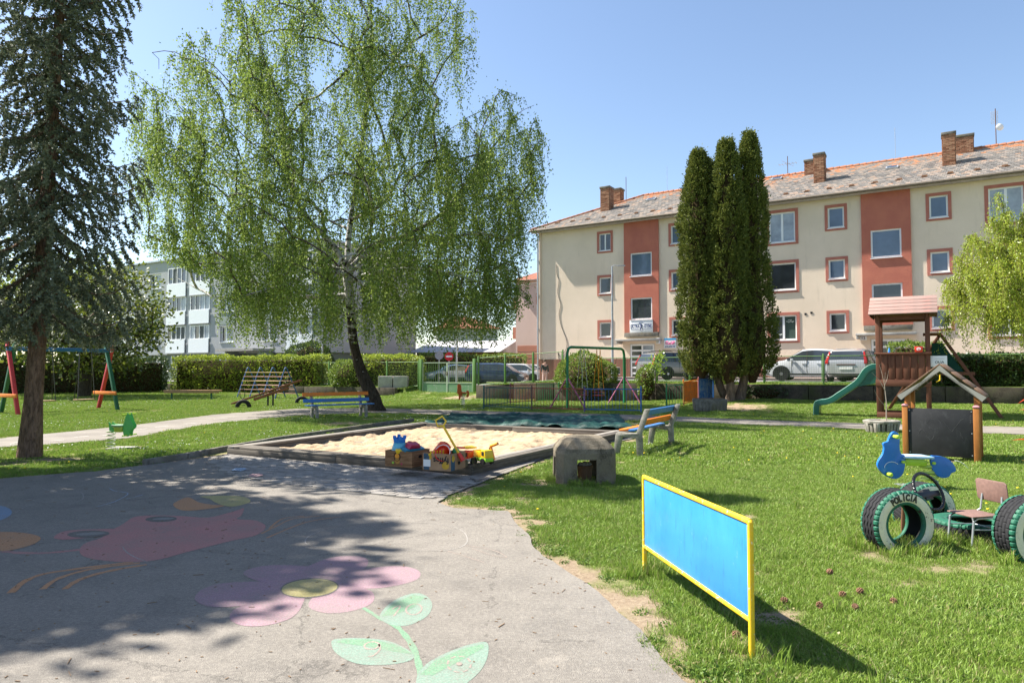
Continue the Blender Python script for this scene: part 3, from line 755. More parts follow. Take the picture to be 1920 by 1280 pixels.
for s_ in logs:
    for j, (c, d) in enumerate(lz):
        lo = MB(); lo.box((s_, -.12, c+.62), (3.05, .08, 1.24)); lg = lo.build('loggia', LOGW, A)
        fr = MB(); n = 4
        for q in range(n+1): fr.box((s_-1.45+2.9*q/n, -.02, (c+1.24+d)/2), (.07, .07, d-c-1.24))
        for z in (c+1.27, d-.04): fr.box((s_, -.02, z), (2.97, .066, .07))
        fr.build('frame', WHITEF, lg)
        for q in range(n):
            g = MB(); g.box((s_-1.45+2.9*(q+.5)/n, .0+R(0, .02), (c+1.24+d)/2), (2.9/n-.08, .012, d-c-1.35)); g.build('pane', rnd.choice([GLASS_D, SHADE, CURT, GLASS_D]), lg)
        sb = MB(); sb.box((s_, -.06, c-.04), (3.1, .3, .08)); sb.build('slab', GREY, lg)
for s_ in (-25.5, -23, -20.6, -18.4, -13.5, -16):
    window(A, s_-.3, s_+.3, 2.2, 2.88, .19, .04, [GLASS_D], fr=.09, sill=False)
mb = MB(); mb.box((-8.2, -1.0, 3.25), (5, 2.2, .2)); mb.build('entrance_canopy', CONCL, A)
for x in (-10.4, -6): mb = MB(); mb.box((x, -.6, 1.8), (.2, 1.4, 2.7)); mb.build('entrance_wall', GREYG, A)

# pink house behind, white house far off, two low yellow sheds
PK = plaster('pink_plaster', (.55, .42, .37), (.5, .38, .33), .4); PR = plaster('terracotta_band', (.42, .19, .13), (.37, .165, .115), .6)
RT = plain('red_brown_roof', (.26, .11, .075), .9, .1, 0, .3, 2); YEL = plaster('ochre_plaster', (.55, .38, .16), (.5, .35, .15), .5); METR = plain('pale_sheet_roof', (.36, .35, .36), .6, .4, 0, .12, .6)
Pk = thing('pink_house', 'pink and terracotta striped house with red hipped roof behind the drainpipe', 'house', (.35, 63, .5), TH)
mb = MB(); mb.box((9, 6, 4.6), (18, 12, 9.2)); mb.build('wall', PK, Pk)
mb = MB(); mb.add([(-.6, -.6, 9.2), (18.6, -.6, 9.2), (18.6, 12.6, 9.2), (-.6, 12.6, 9.2), (6, 6, 12.2), (12, 6, 12.2)], [(0, 1, 5, 4), (1, 2, 5), (2, 3, 4, 5), (3, 0, 4), (0, 3, 2, 1)]); mb.build('roof', RT, Pk)
for k in range(5): mb = MB(); mb.box((9, -.02, .5+k*.62), (17.6, .05, .54)); mb.build('band', PR, Pk)
for (a, b, c, d) in ((2.6, 9, 4.2, 5.3), (3.4, 9, 5.3, 6.1), (2.2, 9, 7.0, 8.0)): mb = MB(); mb.box(((a+b)/2, -.025, (c+d)/2), (b-a, .05, d-c)); mb.build('band', PR, Pk)
for z in (1.2, 4.0, 6.8): mb = MB(); mb.box((-.45, 2, z+.5), (.9, 2.2, 1.1)); mb.build('balcony', PR, Pk)
Wh = thing('white_house', 'distant white house with red roof seen under the birch', 'house', (-6.3, 97, .5), .15)
mb = MB(); mb.box((0, 5, 3.5), (8.6, 10, 7.0)); mb.build('wall', plaster('white_plaster', (.42, .42, .45), (.38, .38, .41)), Wh)
mb = MB(); mb.add([(-4.8, -.5, 6.9), (4.8, -.5, 6.9), (4.8, 10.5, 6.9), (-4.8, 10.5, 6.9), (-1.5, 5, 9.0), (.2, 5, 9.0)], [(0, 1, 5, 4), (1, 2, 5), (2, 3, 4, 5), (3, 0, 4), (0, 3, 2, 1)]); mb.build('roof', RT, Wh)
for x in (-2.6, 0, 2.6): window(Wh, x-.6, x+.6, 3.8, 5.2, -.02, .02, [GLASS_D], leaves=2)
for (px0, px1, Y, rot, lab) in ((785, 925, 63, -.28, 'low ochre shed with pale sheet roof behind the gate'), (905, 985, 74, -.1, 'second low ochre shed with pale roof farther right')):
    a = D(px0, 680, Y); b = D(px1, 680, Y); L = b[0]-a[0]
    Sh = thing('low_shed', lab, 'shed', ((a[0]+b[0])/2, Y, .5), rot)
    mb = MB(); mb.box((0, 5, 1.35), (L+1, 10, 2.7)); mb.build('wall', YEL, Sh)
    mb = MB(); mb.add([(-L/2-1, -.8, 2.65), (L/2+1, -.8, 2.65), (L/2+1, 10.8, 2.65), (-L/2-1, 10.8, 2.65), (-L/2-1, 5, 3.9), (L/2+1, 5, 3.9)], [(0, 1, 5, 4), (1, 2, 5), (2, 3, 4, 5), (3, 0, 4), (0, 3, 2, 1)]); mb.build('roof', METR, Sh)
# ------------------------------------------------------------ play yard: flat paint on the asphalt
def paintmat(name, c, thr=.5, c2=None, fade=.42):
    m = M(name, .8, .2); gp = m.pos(); n1 = m.noise(190, 3, .8, gp); n2 = m.noise(2.5, 6, .7, gp)
    a = m.mix(m.rng(m.noise(60, 4, .7, gp), .35, .65), col(c), col(c2 or c))
    f = m.math('ADD', n1, m.math('MULTIPLY', n2, .35))
    pa = m.mix(m.rng(m.noise(75, 3, .7, gp), .42, .6, 0, .55), m.mix(fade, a, (.30, .27, .23, 1)), tuple(x*.55 for x in c[:3])+(1,)); m.base(m.mix(m.rng(f, thr+.13, thr+.27, 0, .9), pa, (.2, .18, .155, 1))); m.bump(n1, .5, .004); return m.m
P_PUR = paintmat('faded_purple_paint', (.40, .19, .25), .50, (.27, .15, .26), fade=.42); P_YEL = paintmat('faded_yellow_paint', (.46, .39, .10), .54); P_DRK = paintmat('black_paint', (.03, .03, .03), .50, fade=.4)
P_GR1 = paintmat('faded_green_paint', (.09, .32, .16), .52, (.12, .30, .18), fade=.35); P_GR2 = paintmat('pale_green_paint', (.15, .33, .25), .51, (.16, .30, .24))
P_RED = paintmat('faded_red_paint', (.52, .17, .16), .52, (.44, .13, .13), fade=.38); P_ORG = paintmat('faded_orange_paint', (.50, .22, .08), .57, fade=.3); P_BLU = paintmat('faded_blue_paint', (.12, .25, .42), .55)
CHALK = paintmat('white_chalk', (.62, .6, .58), .40, fade=.3); CHALKP = paintmat('pink_chalk', (.6, .42, .36), .42, fade=.35); CHALKB = paintmat('blue_chalk', (.35, .5, .68), .5, fade=.1)
def pxy(pts, k=5, closed=True, z=None): return [G(a, b)[:2] for a, b in smooth_poly(pts, k, closed)]
def flat(name, pts, mat, root, z=.002, k=5, raw=False):
    z = z*.4 if z < .02 else z
    P = pts if raw else pxy(pts, k)
    P = rough_edge(P, .03, .012, 17) if not raw else P
    l = root.location; o = sheet(name, [(p[0]-l[0], p[1]-l[1]) for p in P], z, mat, root); return o
def stroke(name, pts, wd, mat, root, z=.007, k=5, closed=False):
    z = z*.22+.0004
    P = pxy(pts, k, closed); 
    if closed: P.append(P[0])
    l = root.location; mb = MB(); n = len(P)
    for i in range(n):
        a = P[max(0, i-1)]; b = P[min(n-1, i+1)]; d = Vector((b[0]-a[0], b[1]-a[1])); d.normalize(); w_ = wd/2*(1+R(-.25, .25))
        mb.v += [(P[i][0]-l[0]-d.y*w_, P[i][1]-l[1]+d.x*w_, z), (P[i][0]-l[0]+d.y*w_, P[i][1]-l[1]-d.x*w_, z)]
    mb.f = [(2*i, 2*i+1, 2*i+3, 2*i+2) for i in range(n-1)]
    return mb.build(name, mat, root)
def at(*p): return (p[0], p[1], 0)
fl = thing('painted_flower', 'faded purple flower with yellow centre and numbered green leaves painted on the asphalt', 'ground painting', at(*G(580, 1102)))
pet = [[(585, 1095), (560, 1075), (590, 1055), (630, 1043), (675, 1043), (690, 1052), (680, 1068), (640, 1085)],
       [(600, 1098), (640, 1078), (700, 1064), (755, 1061), (786, 1070), (782, 1085), (740, 1098), (680, 1103)],
       [(600, 1108), (650, 1100), (690, 1105), (702, 1118), (690, 1135), (650, 1147), (605, 1148), (580, 1135)],
       [(570, 1108), (565, 1135), (545, 1158), (500, 1172), (455, 1172), (432, 1160), (440, 1142), (480, 1125), (530, 1110)],
       [(545, 1100), (520, 1125), (450, 1136), (395, 1137), (366, 1125), (375, 1107), (410, 1094), (470, 1090), (530, 1092)],
       [(560, 1098), (500, 1093), (462, 1080), (460, 1070), (500, 1060), (560, 1060), (600, 1067), (600, 1085)]]
for i, p in enumerate(pet): flat('petal', p, P_PUR, fl, .002+.0008*i)
el = lambda cx, cy, a, b, r=0, n=28: [(cx+a*math.cos(t)*math.cos(r)-b*math.sin(t)*math.sin(r), cy+a*math.cos(t)*math.sin(r)+b*math.sin(t)*math.cos(r)) for t in np.linspace(0, 2*math.pi, n, endpoint=False)]
flat('centre_outline', el(580, 1102, 55, 18.5, -.07), P_DRK, fl, .0072, 1); flat('centre', el(580, 1102, 52, 16.5, -.07), P_YEL, fl, .0082, 1)
stroke('stem', [(680, 1138), (715, 1160), (745, 1175), (770, 1205), (784, 1240), (790, 1280), (792, 1330)], .035, P_GR1, fl, .004)
lf = [([(712, 1155), (735, 1128), (775, 1112), (800, 1118), (810, 1135), (800, 1155), (765, 1172), (730, 1170)], [(716, 1155), (737, 1131), (775, 1115), (796, 1119), (775, 1138), (740, 1152)]),
      ([(776, 1227), (740, 1205), (690, 1197), (640, 1197), (623, 1203), (635, 1225), (670, 1243), (720, 1247), (765, 1240)], [(774, 1226), (742, 1208), (690, 1199), (642, 1199), (630, 1203), (690, 1211), (740, 1221)]),
      ([(785, 1262), (815, 1235), (870, 1212), (908, 1203), (917, 1215), (912, 1240), (895, 1265), (860, 1290), (800, 1310), (782, 1300)], [(788, 1264), (817, 1238), (870, 1216), (906, 1207), (908, 1214), (860, 1239), (812, 1266)])]
for a, b in lf: flat('leaf', a, P_GR2, fl, .0035); flat('leaf_highlight', b, P_GR1, fl, .005, 1)
stroke('numeral', [(735, 1142), (745, 1136), (750, 1138), (738, 1155)], .012, CHALKP, fl, .010); stroke('numeral', el(776, 1142, 15, 10, -.2, 10), .012, CHALKP, fl, .010, 2, True)
stroke('numeral', el(697, 1210, 14, 7, -.1, 9), .012, CHALKP, fl, .010, 2, True); stroke('numeral', [(711, 1207), (712, 1218), (700, 1229), (690, 1230)], .012, CHALKP, fl, .010)
for t0 in np.arange(0, 6.2, .78): stroke('numeral', [(861+22*math.cos(t), 1245+15*math.sin(t)) for t in np.linspace(t0, t0+.5, 4)], .011, CHALKP, fl, .010, 2)
flat('chalk_dot', el(861, 1245, 5, 3), CHALKP, fl, .010, 1)
bd = thing('painted_bird', 'large faded red bird with orange and yellow beak painted across the shaded asphalt', 'ground painting', at(*G(320, 1000)))
flat('body', [(150, 1038), (155, 1020), (190, 1008), (205, 995), (225, 985), (245, 972), (262, 967), (300, 966), (340, 967), (390, 970), (440, 958), (458, 952), (452, 966), (444, 973), (480, 976), (497, 988), (480, 1003), (440, 1012), (400, 1022), (350, 1035), (290, 1050), (230, 1053), (175, 1048)], P_RED, bd, .004, 4)
flat('wing', [(102, 1007), (120, 996), (170, 992), (215, 992), (195, 1003), (150, 1009), (118, 1011)], P_RED, bd, .0055, 4)
stroke('tail_line', [(150, 1030), (90, 1036), (40, 1036), (5, 1033)], .06, P_RED, bd, .004)
flat('beak_half', [(325, 947), (335, 938), (353, 932), (372, 941), (400, 946), (421, 948), (390, 954), (345, 957)], P_ORG, bd, .0055, 4)
flat('beak_half', [(375, 930), (420, 929), (455, 931), (469, 938), (462, 944), (440, 949), (421, 948), (402, 941), (392, 935)], P_YEL, bd, .007, 4)
for (x, y, a, b) in ((302, 973, 30, 5.5), (166, 1001, 39, 6.5)): flat('eye_patch', el(x, y, a, b, -.03), P_DRK, bd, .007, 1); flat('eye_highlight', el(x+4, y-.5, a*.7, b*.38, -.05), paintmat('worn_eye_paint', (.22, .22, .23), .44), bd, .009, 1)
for p in ([(250, 1053), (190, 1060), (130, 1068), (80, 1076), (45, 1090), (20, 1111)], [(262, 1055), (200, 1062), (150, 1071), (105, 1086), (80, 1104)], [(275, 1058), (225, 1066), (180, 1076), (145, 1088), (121, 1104)]): stroke('leg', p, .05, P_ORG, bd, .004)
for p in ([(570, 967), (530, 972), (505, 990)], [(600, 967), (550, 972), (520, 985), (490, 1000)], [(640, 968), (590, 975), (555, 985), (500, 1008)]): stroke('leg', p, .02, P_ORG, bd, .004)
o2 = thing('painted_shape', 'orange rounded shape painted at the left edge of the asphalt', 'ground painting', at(*G(30, 1015))); flat('shape', [(-90, 1030), (-80, 1000), (-20, 997), (40, 998), (70, 1004), (74, 1012), (50, 1024), (0, 1033)], P_ORG, o2, .0055)
o2 = thing('painted_shape', 'blue shape painted on the shaded asphalt at the left edge above the orange one', 'ground painting', at(*G(-20, 962))); flat('shape', [(-120, 985), (-100, 945), (-20, 945), (15, 952), (20, 965), (-10, 978), (-60, 988)], P_BLU, o2, .004)
ck = thing('chalk_drawing', 'large loose chalk outline drawn on the sunny asphalt right of the bird', 'chalk drawing', at(*G(730, 1003)))
stroke('line', [(600, 995), (575, 1008), (580, 1022), (640, 1027), (700, 1029), (780, 1032), (840, 1031), (870, 1022), (876, 1008), (862, 992), (820, 982), (760, 979), (700, 980), (660, 982)], .010, CHALK, ck)
stroke('line', [(872, 1022), (905, 1027), (930, 1033), (950, 1044), (925, 1041), (885, 1028)], .008, CHALKP, ck); stroke('line', [(838, 1032), (870, 1042), (908, 1054)], .008, CHALKP, ck); stroke('line', [(610, 990), (650, 985), (690, 985), (720, 990), (735, 992)], .008, CHALKP, ck)
ck = thing('chalk_drawing', 'thin blue and white chalk scribbles in the shade at the far left', 'chalk drawing', at(*G(150, 930)))
for p in ([(80, 915), (95, 920), (120, 925), (150, 922), (155, 935), (130, 945)], [(205, 915), (215, 920), (240, 925), (215, 940), (180, 950)], [(236, 935), (250, 932), (268, 927)], [(50, 935), (90, 942), (130, 945), (180, 942), (208, 948)], [(30, 960), (60, 945), (110, 938)], [(150, 900), (170, 905), (200, 903)], [(100, 905), (140, 912), (160, 908)]): stroke('line', p, .012, rnd.choice([CHALK, CHALKB, CHALK]), ck)
stroke('line', [(230, 1025), (238, 1035), (255, 1045), (278, 1054)], .010, CHALK, ck)
for (px, py, mt_, lb) in ((447, 882, CHALKB, 'small pale blue chalk patch on the pavers'), (478, 893, paintmat('pink_chalk_patch', (.62, .3, .34), .5), 'small pink chalk patch on the pavers'), (622, 897, CHALK, 'small white chalk patch on the pavers near the sandbox')):
    o2 = thing('chalk_patch', lb, 'chalk drawing', at(*G(px, py))); P = [G(px+a, py+b)[:2] for a, b in ((-14, 2), (-6, -2.5), (12, -3), (16, 0), (5, 3))]; flat('patch', P, mt_, o2, .021, raw=True)

# ------------------------------------------------------------ brick pavers before the sandbox
ab = Vector((SBB[0]-SBA[0], SBB[1]-SBA[1])); abL = ab.length; ab.normalize(); nb = Vector((ab.y, -ab.x))
if nb.y > 0: nb = -nb
m = M('grey_paver', .92, .15); n1 = m.noise(40, 4, .75, m.pos()); a = m.mix(m.orand(), (.17, .155, .14, 1), (.3, .275, .25, 1)); a = m.mix(m.rng(n1, .4, .7, 0, .6), a, (.38, .35, .31, 1)); m.base(a); m.bump(n1, .5, .004); PAVER = m.m
m = M('grey_paver_far', .92, .15); n1 = m.noise(40, 4, .75, m.pos()); a = m.mix(m.island(), (.17, .155, .14, 1), (.3, .275, .25, 1)); m.base(m.mix(m.rng(n1, .4, .7, 0, .6), a, (.38, .35, .31, 1))); PAVER2 = m.m
rz_ab = math.atan2(ab.y, ab.x)
bk = []
for j in range(22):
    for i in range(-2, 36):
        c = Vector(SBA)+ab*((i+(.5 if j % 2 else 0))*.203)+nb*(.10+j*.103)
        px = 960+c.x/c.y*F
        bk.append((c.x, c.y))
seam = Lw([(415, 851), (455, 860), (395, 900), (520, 905), (640, 915), (750, 935), (822, 941), (905, 905), (1000, 866), (1035, 853), (1130, 832), (1200, 818), (1180, 815.5), (884, 888.5), (700, 872)])
seam = [SBA, G(395, 868)[:2], G(440, 893)[:2], G(520, 905)[:2], G(650, 920)[:2], G(750, 933)[:2], G(816, 935)[:2], G(893, 903)[:2], SBB]
sheet('paved_strip', [SBB, G(893, 902.5)[:2], G(994, 863)[:2], G(1030, 849.5)[:2], G(1125, 830)[:2], G(1188, 817)[:2], SBC], .004, PATHM, kind='structure', label='plain paved strip along the right side of the sandbox')
ins = []
X_ = np.array([b[0] for b in bk]); Y_ = np.array([b[1] for b in bk]); k1 = inside(X_, Y_, seam)
ins = [b for b, q in zip(bk, k1) if q]
for j in range(0):      # strip along the right side of the sandbox
    for i in range(12):
        d2 = Vector((SBC[0]-SBB[0], SBC[1]-SBB[1])).normalized(); c = Vector(SBB)+d2*(.05+j*.103)+ab*((i+.5*(j % 2))*.203+.1)
        if inside(np.array([c.x]), np.array([c.y]), seam)[0] and (c-Vector(SBA)).dot(ab) > abL: ins.append((c.x, c.y))
ins.sort(key=lambda b: b[1])
pvr = thing('brick_paving', 'patch of grey brick pavers laid in rows in front of the sandbox', 'paving', (0, 0, 0))
pvr['kind'] = 'structure'; del pvr['category']
mb = MB(); mb.box((0, 0, 0), (.190, .090, .05)); pm = mb.mesh('paver', bevel=.006, seg=1); pm.materials.append(PAVER)
for i, (x, y) in enumerate(ins[:300]):
    o = bpy.data.objects.new('paver', pm); C.objects.link(o); o.parent = pvr; o.location = (x, y, -.012+R(-.003, .003)); o.rotation_euler = (R(-.012, .012), R(-.012, .012), rz_ab+R(-.015, .015))
mb = MB()
for x, y in ins[300:]: mb.box((x, y, -.012+R(-.003, .003)), (.190, .090, .05), rz=rz_ab)
mb.build('far_pavers', PAVER2, pvr, kind='stuff')
sheet('joint_sand', seam, .002, plain('dark_joint_sand', (.085, .075, .062), .95), pvr)

# ------------------------------------------------------------ sandbox
WOODD = wood('weathered_dark_plank', (.05, .04, .032), (.17, .15, .125), .85, (1, 14, 14), 2.5)
WOODG = wood('weathered_grey_plank', (.16, .14, .12), (.34, .31, .27), .85, (1, 14, 14), 2.5)
sbx = thing('sandbox', 'large wooden-edged sandbox filled with pale trampled sand', 'sandbox', at(*SBB))
ctr = Vector(((SBA[0]+SBC[0])/2, (SBA[1]+SBC[1])/2))
def edgeboards(p, q, mats):
    p = Vector(p); q = Vector(q); d = (q-p).normalized(); n = Vector((-d.y, d.x)); 
    if (ctr-p).dot(n) < 0: n = -n
    L = (q-p).length; rz = math.atan2(d.y, d.x); k = 2
    for i in range(k):
        for (off, w_, z, h, mt_) in ((.09, .15, .125, .05, mats[0]), (.255, .15, .123, .05, mats[1]), (.03, .05, .05, .1, WOODD), (.32, .05, .04, .12, WOODD)):
            c = p+d*(L*(i+.5)/k)+n*off
            mb = MB(); mb.box((0, 0, 0), (L/k-.012, w_, h)); o = mb.build('plank', mt_, sbx, bevel=.006); o.location = (c.x-sbx.location.x, c.y-sbx.location.y, z+R(-.006, .006)); o.rotation_euler = (R(-.01, .01), 0, rz+R(-.004, .004))
edgeboards(SBA, SBB, (WOODD, WOODD)); edgeboards(SBB, SBC, (WOODD, WOODG)); edgeboards(SBC, SBD, (WOODD, WOODD)); edgeboards(SBD, SBA, (WOODG, WOODD))
n_ = 190; uu, vv = np.meshgrid(np.linspace(.03, .97, n_), np.linspace(.02, .98, n_)); uu = uu.ravel(); vv = vv.ravel()
A_, B_, C_, D_ = [np.array(q) for q in SBP]
Pp = (A_[None]*((1-uu)*(1-vv))[:, None]+B_[None]*(uu*(1-vv))[:, None]+C_[None]*(uu*vv)[:, None]+D_[None]*((1-uu)*vv)[:, None])
z = .045+(vnoise(Pp[:, 0], Pp[:, 1], 1.0, 31, 3)-.5)*.10+(vnoise(Pp[:, 0], Pp[:, 1], 4.2, 32, 4)-.5)*.12-.03*sstep(vnoise(Pp[:, 0], Pp[:, 1], 5, 33, 2), .55, .72)
z = np.clip(z, -.05, .10)
I = np.arange(n_*n_).reshape(n_, n_); Q = np.stack([I[:-1, :-1].ravel(), I[:-1, 1:].ravel(), I[1:, 1:].ravel(), I[1:, :-1].ravel()], 1)
m = M('pale_play_sand', .97, .08); gp = m.pos(); n1 = m.noise(1.6, 5, .6, gp); n2 = m.noise(160, 3, .8, gp); n3 = m.noise(14, 5, .7, gp)
a = m.mix(m.rng(n1, .35, .65), (.38, .275, .175, 1), (.46, .35, .235, 1)); a = m.mix(m.rng(n3, .55, .75, 0, .45), a, (.44, .28, .16, 1)); a = m.mix(m.rng(n2, .6, .75, 0, .4), a, (.3, .2, .12, 1)); m.base(a); m.bump(m.math('ADD', n3, m.math('MULTIPLY', n2, .4)), .8, .03)
sa = link_mesh('sand', np_mesh('sand', np.stack([Pp[:, 0]-SBB[0], Pp[:, 1]-SBB[1], z], 1), Q, True), m.m, sbx, kind='stuff')
# concrete kerb left of the sandbox
kb = thing('kerb', 'low dirty concrete kerb running beside the sandbox and lawn', 'kerb', at(*G(270, 871)))
KP = [G(a, b)[:2] for a, b in ((270, 871), (350, 858), (425, 843.5), (520, 826), (620, 811), (700, 799), (775, 789))]
for i in range(len(KP)-1):
    a = Vector((*KP[i], .02)); b = Vector((*KP[i+1], .02)); mb = MB(); mb.bar(a-kb.location, b-kb.location-(b-a).normalized()*.02, .09, .14); mb.build('kerb_stone', CONCD, kb, bevel=.012)
# tarp
GT_ = [Vector((*G(a, b)[:2], 0)) for a, b in ((796, 806), (1188, 818), (1196, 790), (1000, 777), (840, 783))]
nu, nv = 120, 50; e0, e1 = G(796, 803)[:2], G(1188, 815)[:2]; f0, f1 = G(848, 781)[:2], G(1160, 783)[:2]
uu, vv = np.meshgrid(np.linspace(0, 1, nu), np.linspace(0, 1, nv)); uu = uu.ravel(); vv = vv.ravel()
ev = (vnoise(uu*6, vv*0+3, 1.3, 71, 3)-.5)*.8
x = (e0[0]*(1-uu)+e1[0]*uu)*(1-vv)+(f0[0]*(1-uu)+f1[0]*uu)*vv; y = (e0[1]*(1-uu)+e1[1]*uu)*(1-vv)+(f0[1]*(1-uu)+f1[1]*uu)*vv+ev*vv
z = .04+.11*np.abs(vnoise(x*1.0+y*.7, y*2.6, .8, 72, 4)-.5)*2+.07*sstep(vnoise(x, y*2.4, 1.9, 73, 3), .48, .72)+.05*(vnoise(x*2, y*5, 2.2, 77, 3)-.5)+.12*np.exp(-((vv-.04)/.05)**2)
m = M('dark_green_tarp', .55, .35); n1 = m.noise(3, 5, .6); m.base(m.mix(m.rng(n1, .35, .7), (.004, .035, .030, 1), (.007, .065, .052, 1))); m.bump(m.noise(5, 5, .7), .6, .04)
I = np.arange(nu*nv).reshape(nv, nu); Q = np.stack([I[:-1, :-1].ravel(), I[:-1, 1:].ravel(), I[1:, 1:].ravel(), I[1:, :-1].ravel()], 1)
tp = link_mesh('tarp', np_mesh('tarp', np.stack([x, y, z], 1), Q, True), m.m); tp['label'] = 'crumpled dark green tarpaulin rolled back behind the sandbox'; tp['category'] = 'tarpaulin'
sm = tp.modifiers.new('thickness', 'SOLIDIFY'); sm.thickness = .006

# ------------------------------------------------------------ cardboard boxes and toys
m = M('brown_cardboard', .9, .1); m.base(m.mix(m.rng(m.noise(6, 5), .35, .7), (.33, .20, .115, 1), (.42, .27, .165, 1))); CARD = m.m
m = M('wood_print_cardboard', .85, .15); n1 = m.noise(5, 6, .7, m.co(scale=(.6, .6, 7)), 1.5); m.base(m.mix(m.rng(n1, .4, .6), (.17, .085, .04, 1), (.33, .19, .10, 1))); CARDW = m.m
def pl(n, c, r=.35): return plain(n, c, r, .5, 0, .06)
T_Y, T_R, T_B, T_LB, T_G, T_O, T_P, T_K = pl('yellow_plastic', (.85, .55, .02)), pl('red_plastic', (.7, .04, .02)), pl('blue_plastic', (.02, .2, .6)), pl('light_blue_plastic', (.12, .45, .62)), pl('lime_plastic', (.3, .6, .05)), pl('orange_plastic', (.8, .3, .02)), pl('crimson_plastic', (.4, .03, .08)), pl('teal_plastic', (.02, .2, .3))
def cardbox(label, a, b, h, depth, mat, prints):
    z0 = .153; A3 = Vector(G(*a, z0)); B3 = Vector(G(*b, z0)); d = B3-A3; W_ = d.length; rz = math.atan2(d.y, d.x)
    t = thing('cardboard_box', label, 'box', A3, rz); th = .012
    for c, s_ in (((W_/2, th/2, h/2), (W_, th, h)), ((W_/2, depth-th/2, h/2), (W_, th, h)), ((th/2, depth/2, h/2), (th, depth-2*th, h)), ((W_-th/2, depth/2, h/2), (th, depth-2*th, h))):
        mb = MB(); mb.box(c, s_); mb.build('side_panel', mat, t)
    mb = MB(); mb.box((W_/2, depth/2, .006), (W_, depth-.002, .011)); mb.build('bottom_panel', mat, t)
    prints(t, W_, depth, h); return t, W_
DKH = plain('dark_hole', (.012, .01, .008), .9)
def pr1(t, W_, dp, h):
    mb = MB(); mb.tube([(W_*.45+.055*math.cos(q), -.002, h*.62+.06*math.sin(q)) for q in np.linspace(0, 6.3, 14)], .006, 4); mb.build('printed_outline', DKH, t)
    mb = MB(); mb.prism([(W_*.46+.045*math.cos(q), h*.38+.05*math.sin(q)) for q in np.linspace(0, 6, 12)], -.004, -.001, 'y'); mb.build('printed_patch', plain('ochre_print', (.4, .2, .05), .8), t)
    mb = MB(); mb.prism([(W_*.45+.04*math.cos(q), h*.68+.035*math.sin(q)) for q in np.linspace(0, 6, 12)], -.004, -.001, 'y'); mb.build('printed_patch', T_O, t)
    mb = MB(); mb.prism([(W_*.30+.018*math.cos(q), h*.25+.018*math.sin(q)) for q in np.linspace(0, 6, 9)], -.004, -.001, 'y'); mb.build('printed_dot', T_G, t)
    mb = MB(); mb.prism([(W_*.62+.016*math.cos(q), h*.2+.016*math.sin(q)) for q in np.linspace(0, 6, 9)], -.004, -.001, 'y'); mb.build('printed_dot', T_P, t)
    mb = MB(); mb.prism([(dp*.45+.045*math.cos(q), h*.62+.025*math.sin(q)) for q in np.linspace(0, 6, 12)], W_+.001, W_+.003, 'x'); mb.build('hand_hole', DKH, t)
def pr2(t, W_, dp, h):
    GN = plain('ochre_blob_print', (.55, .33, .04), .8); BL = plain('slate_blue_print', (.05, .1, .15), .8); BK = plain('dark_print', (.015, .02, .03), .8)
    for cx, cz, r_ in ((.2, .8, .06), (.82, .32, .06)): mb = MB(); mb.prism([(W_*cx+r_*math.cos(q), min(h, h*cz+r_*math.sin(q)*.9)) for q in np.linspace(0, 6, 14)], -.004, -.001, 'y'); mb.build('printed_blob', GN, t)
    mb = MB(); mb.box((W_*.14, -.0025, h*.5), (W_*.2, .003, h*.96)); mb.build('printed_band', BL, t)
    mb = MB(); mb.box((W_*.16, -.0055, h*.42), (.115, .003, .1)); mb.build('paper_label', SIGNW, t)
    text_on('lettering', 'fyffes', .125, BK, t, (W_*.66, -.0065, h*.62), (math.pi/2, math.pi, 0), .002, 1.0)
    mb = MB(); mb.box((W_+.0025, dp*.14, h*.45), (.003, dp*.25, h*.88)); mb.build('printed_band', BL, t)
    mb = MB(); mb.prism([(dp*.15+.05*math.cos(q), h*.72+.05*math.sin(q)) for q in np.linspace(0, 6, 14)], W_+.004, W_+.0055, 'x'); mb.build('printed_blob', GN, t)
    mb = MB(); mb.prism([(dp*.55+.04*math.cos(q), h*.38+.025*math.sin(q)) for q in np.linspace(0, 6, 12)], W_+.001, W_+.003, 'x'); mb.build('hand_hole', DKH, t)
    text_on('lettering', 'fyffes', .07, BK, t, (W_+.004, dp*.68, h*.72), (math.pi/2, math.pi, math.pi/2), .001, 1.0)
bx1, W1 = cardbox('wood-patterned cardboard box of toys on the sandbox edge, left one', (722, 873), (772.5, 877), .235, .46, CARDW, pr1)
bx2, W2 = cardbox('plain brown cardboard fruit box with upside-down lettering holding red toys', (792.5, 880), (845, 883.5), .24, .46, CARD, pr2)
def loc_in(bx, x, y, z):
    c, s_ = math.cos(bx.rotation_euler.z), math.sin(bx.rotation_euler.z); l = bx.location
    return (l.x+c*x-s_*y, l.y+s_*x+c*y, l.z+z)
def toy(name, label, cat, p, rz=0, rx=0, ry=0):
    t = thing(name, label, cat, p); t.rotation_euler = (rx, ry, rz); t.scale = (1.0,)*3 if cat == 'toy truck' else (1.28,)*3; return t
t = toy('toy_bucket', 'blue castle-shaped sand bucket upside down in the left box', 'toy bucket', loc_in(bx1, .14, .16, .16), .3, .15)
mb = MB(); mb.lathe([(.095, 0), (.085, .08), (.065, .15), (.06, .155)], n=18); mb.build('bucket_wall', T_LB, t, smooth=40)
mb = MB(); mb.lathe([(.07, .155), (.072, .195), (.05, .195), (.045, .16)], n=16)
for k in range(4): mb.box((.06*math.cos(k*1.57), .06*math.sin(k*1.57), .21), (.035, .035, .035), rz=k*1.57)
mb.build('turret', T_B, t)
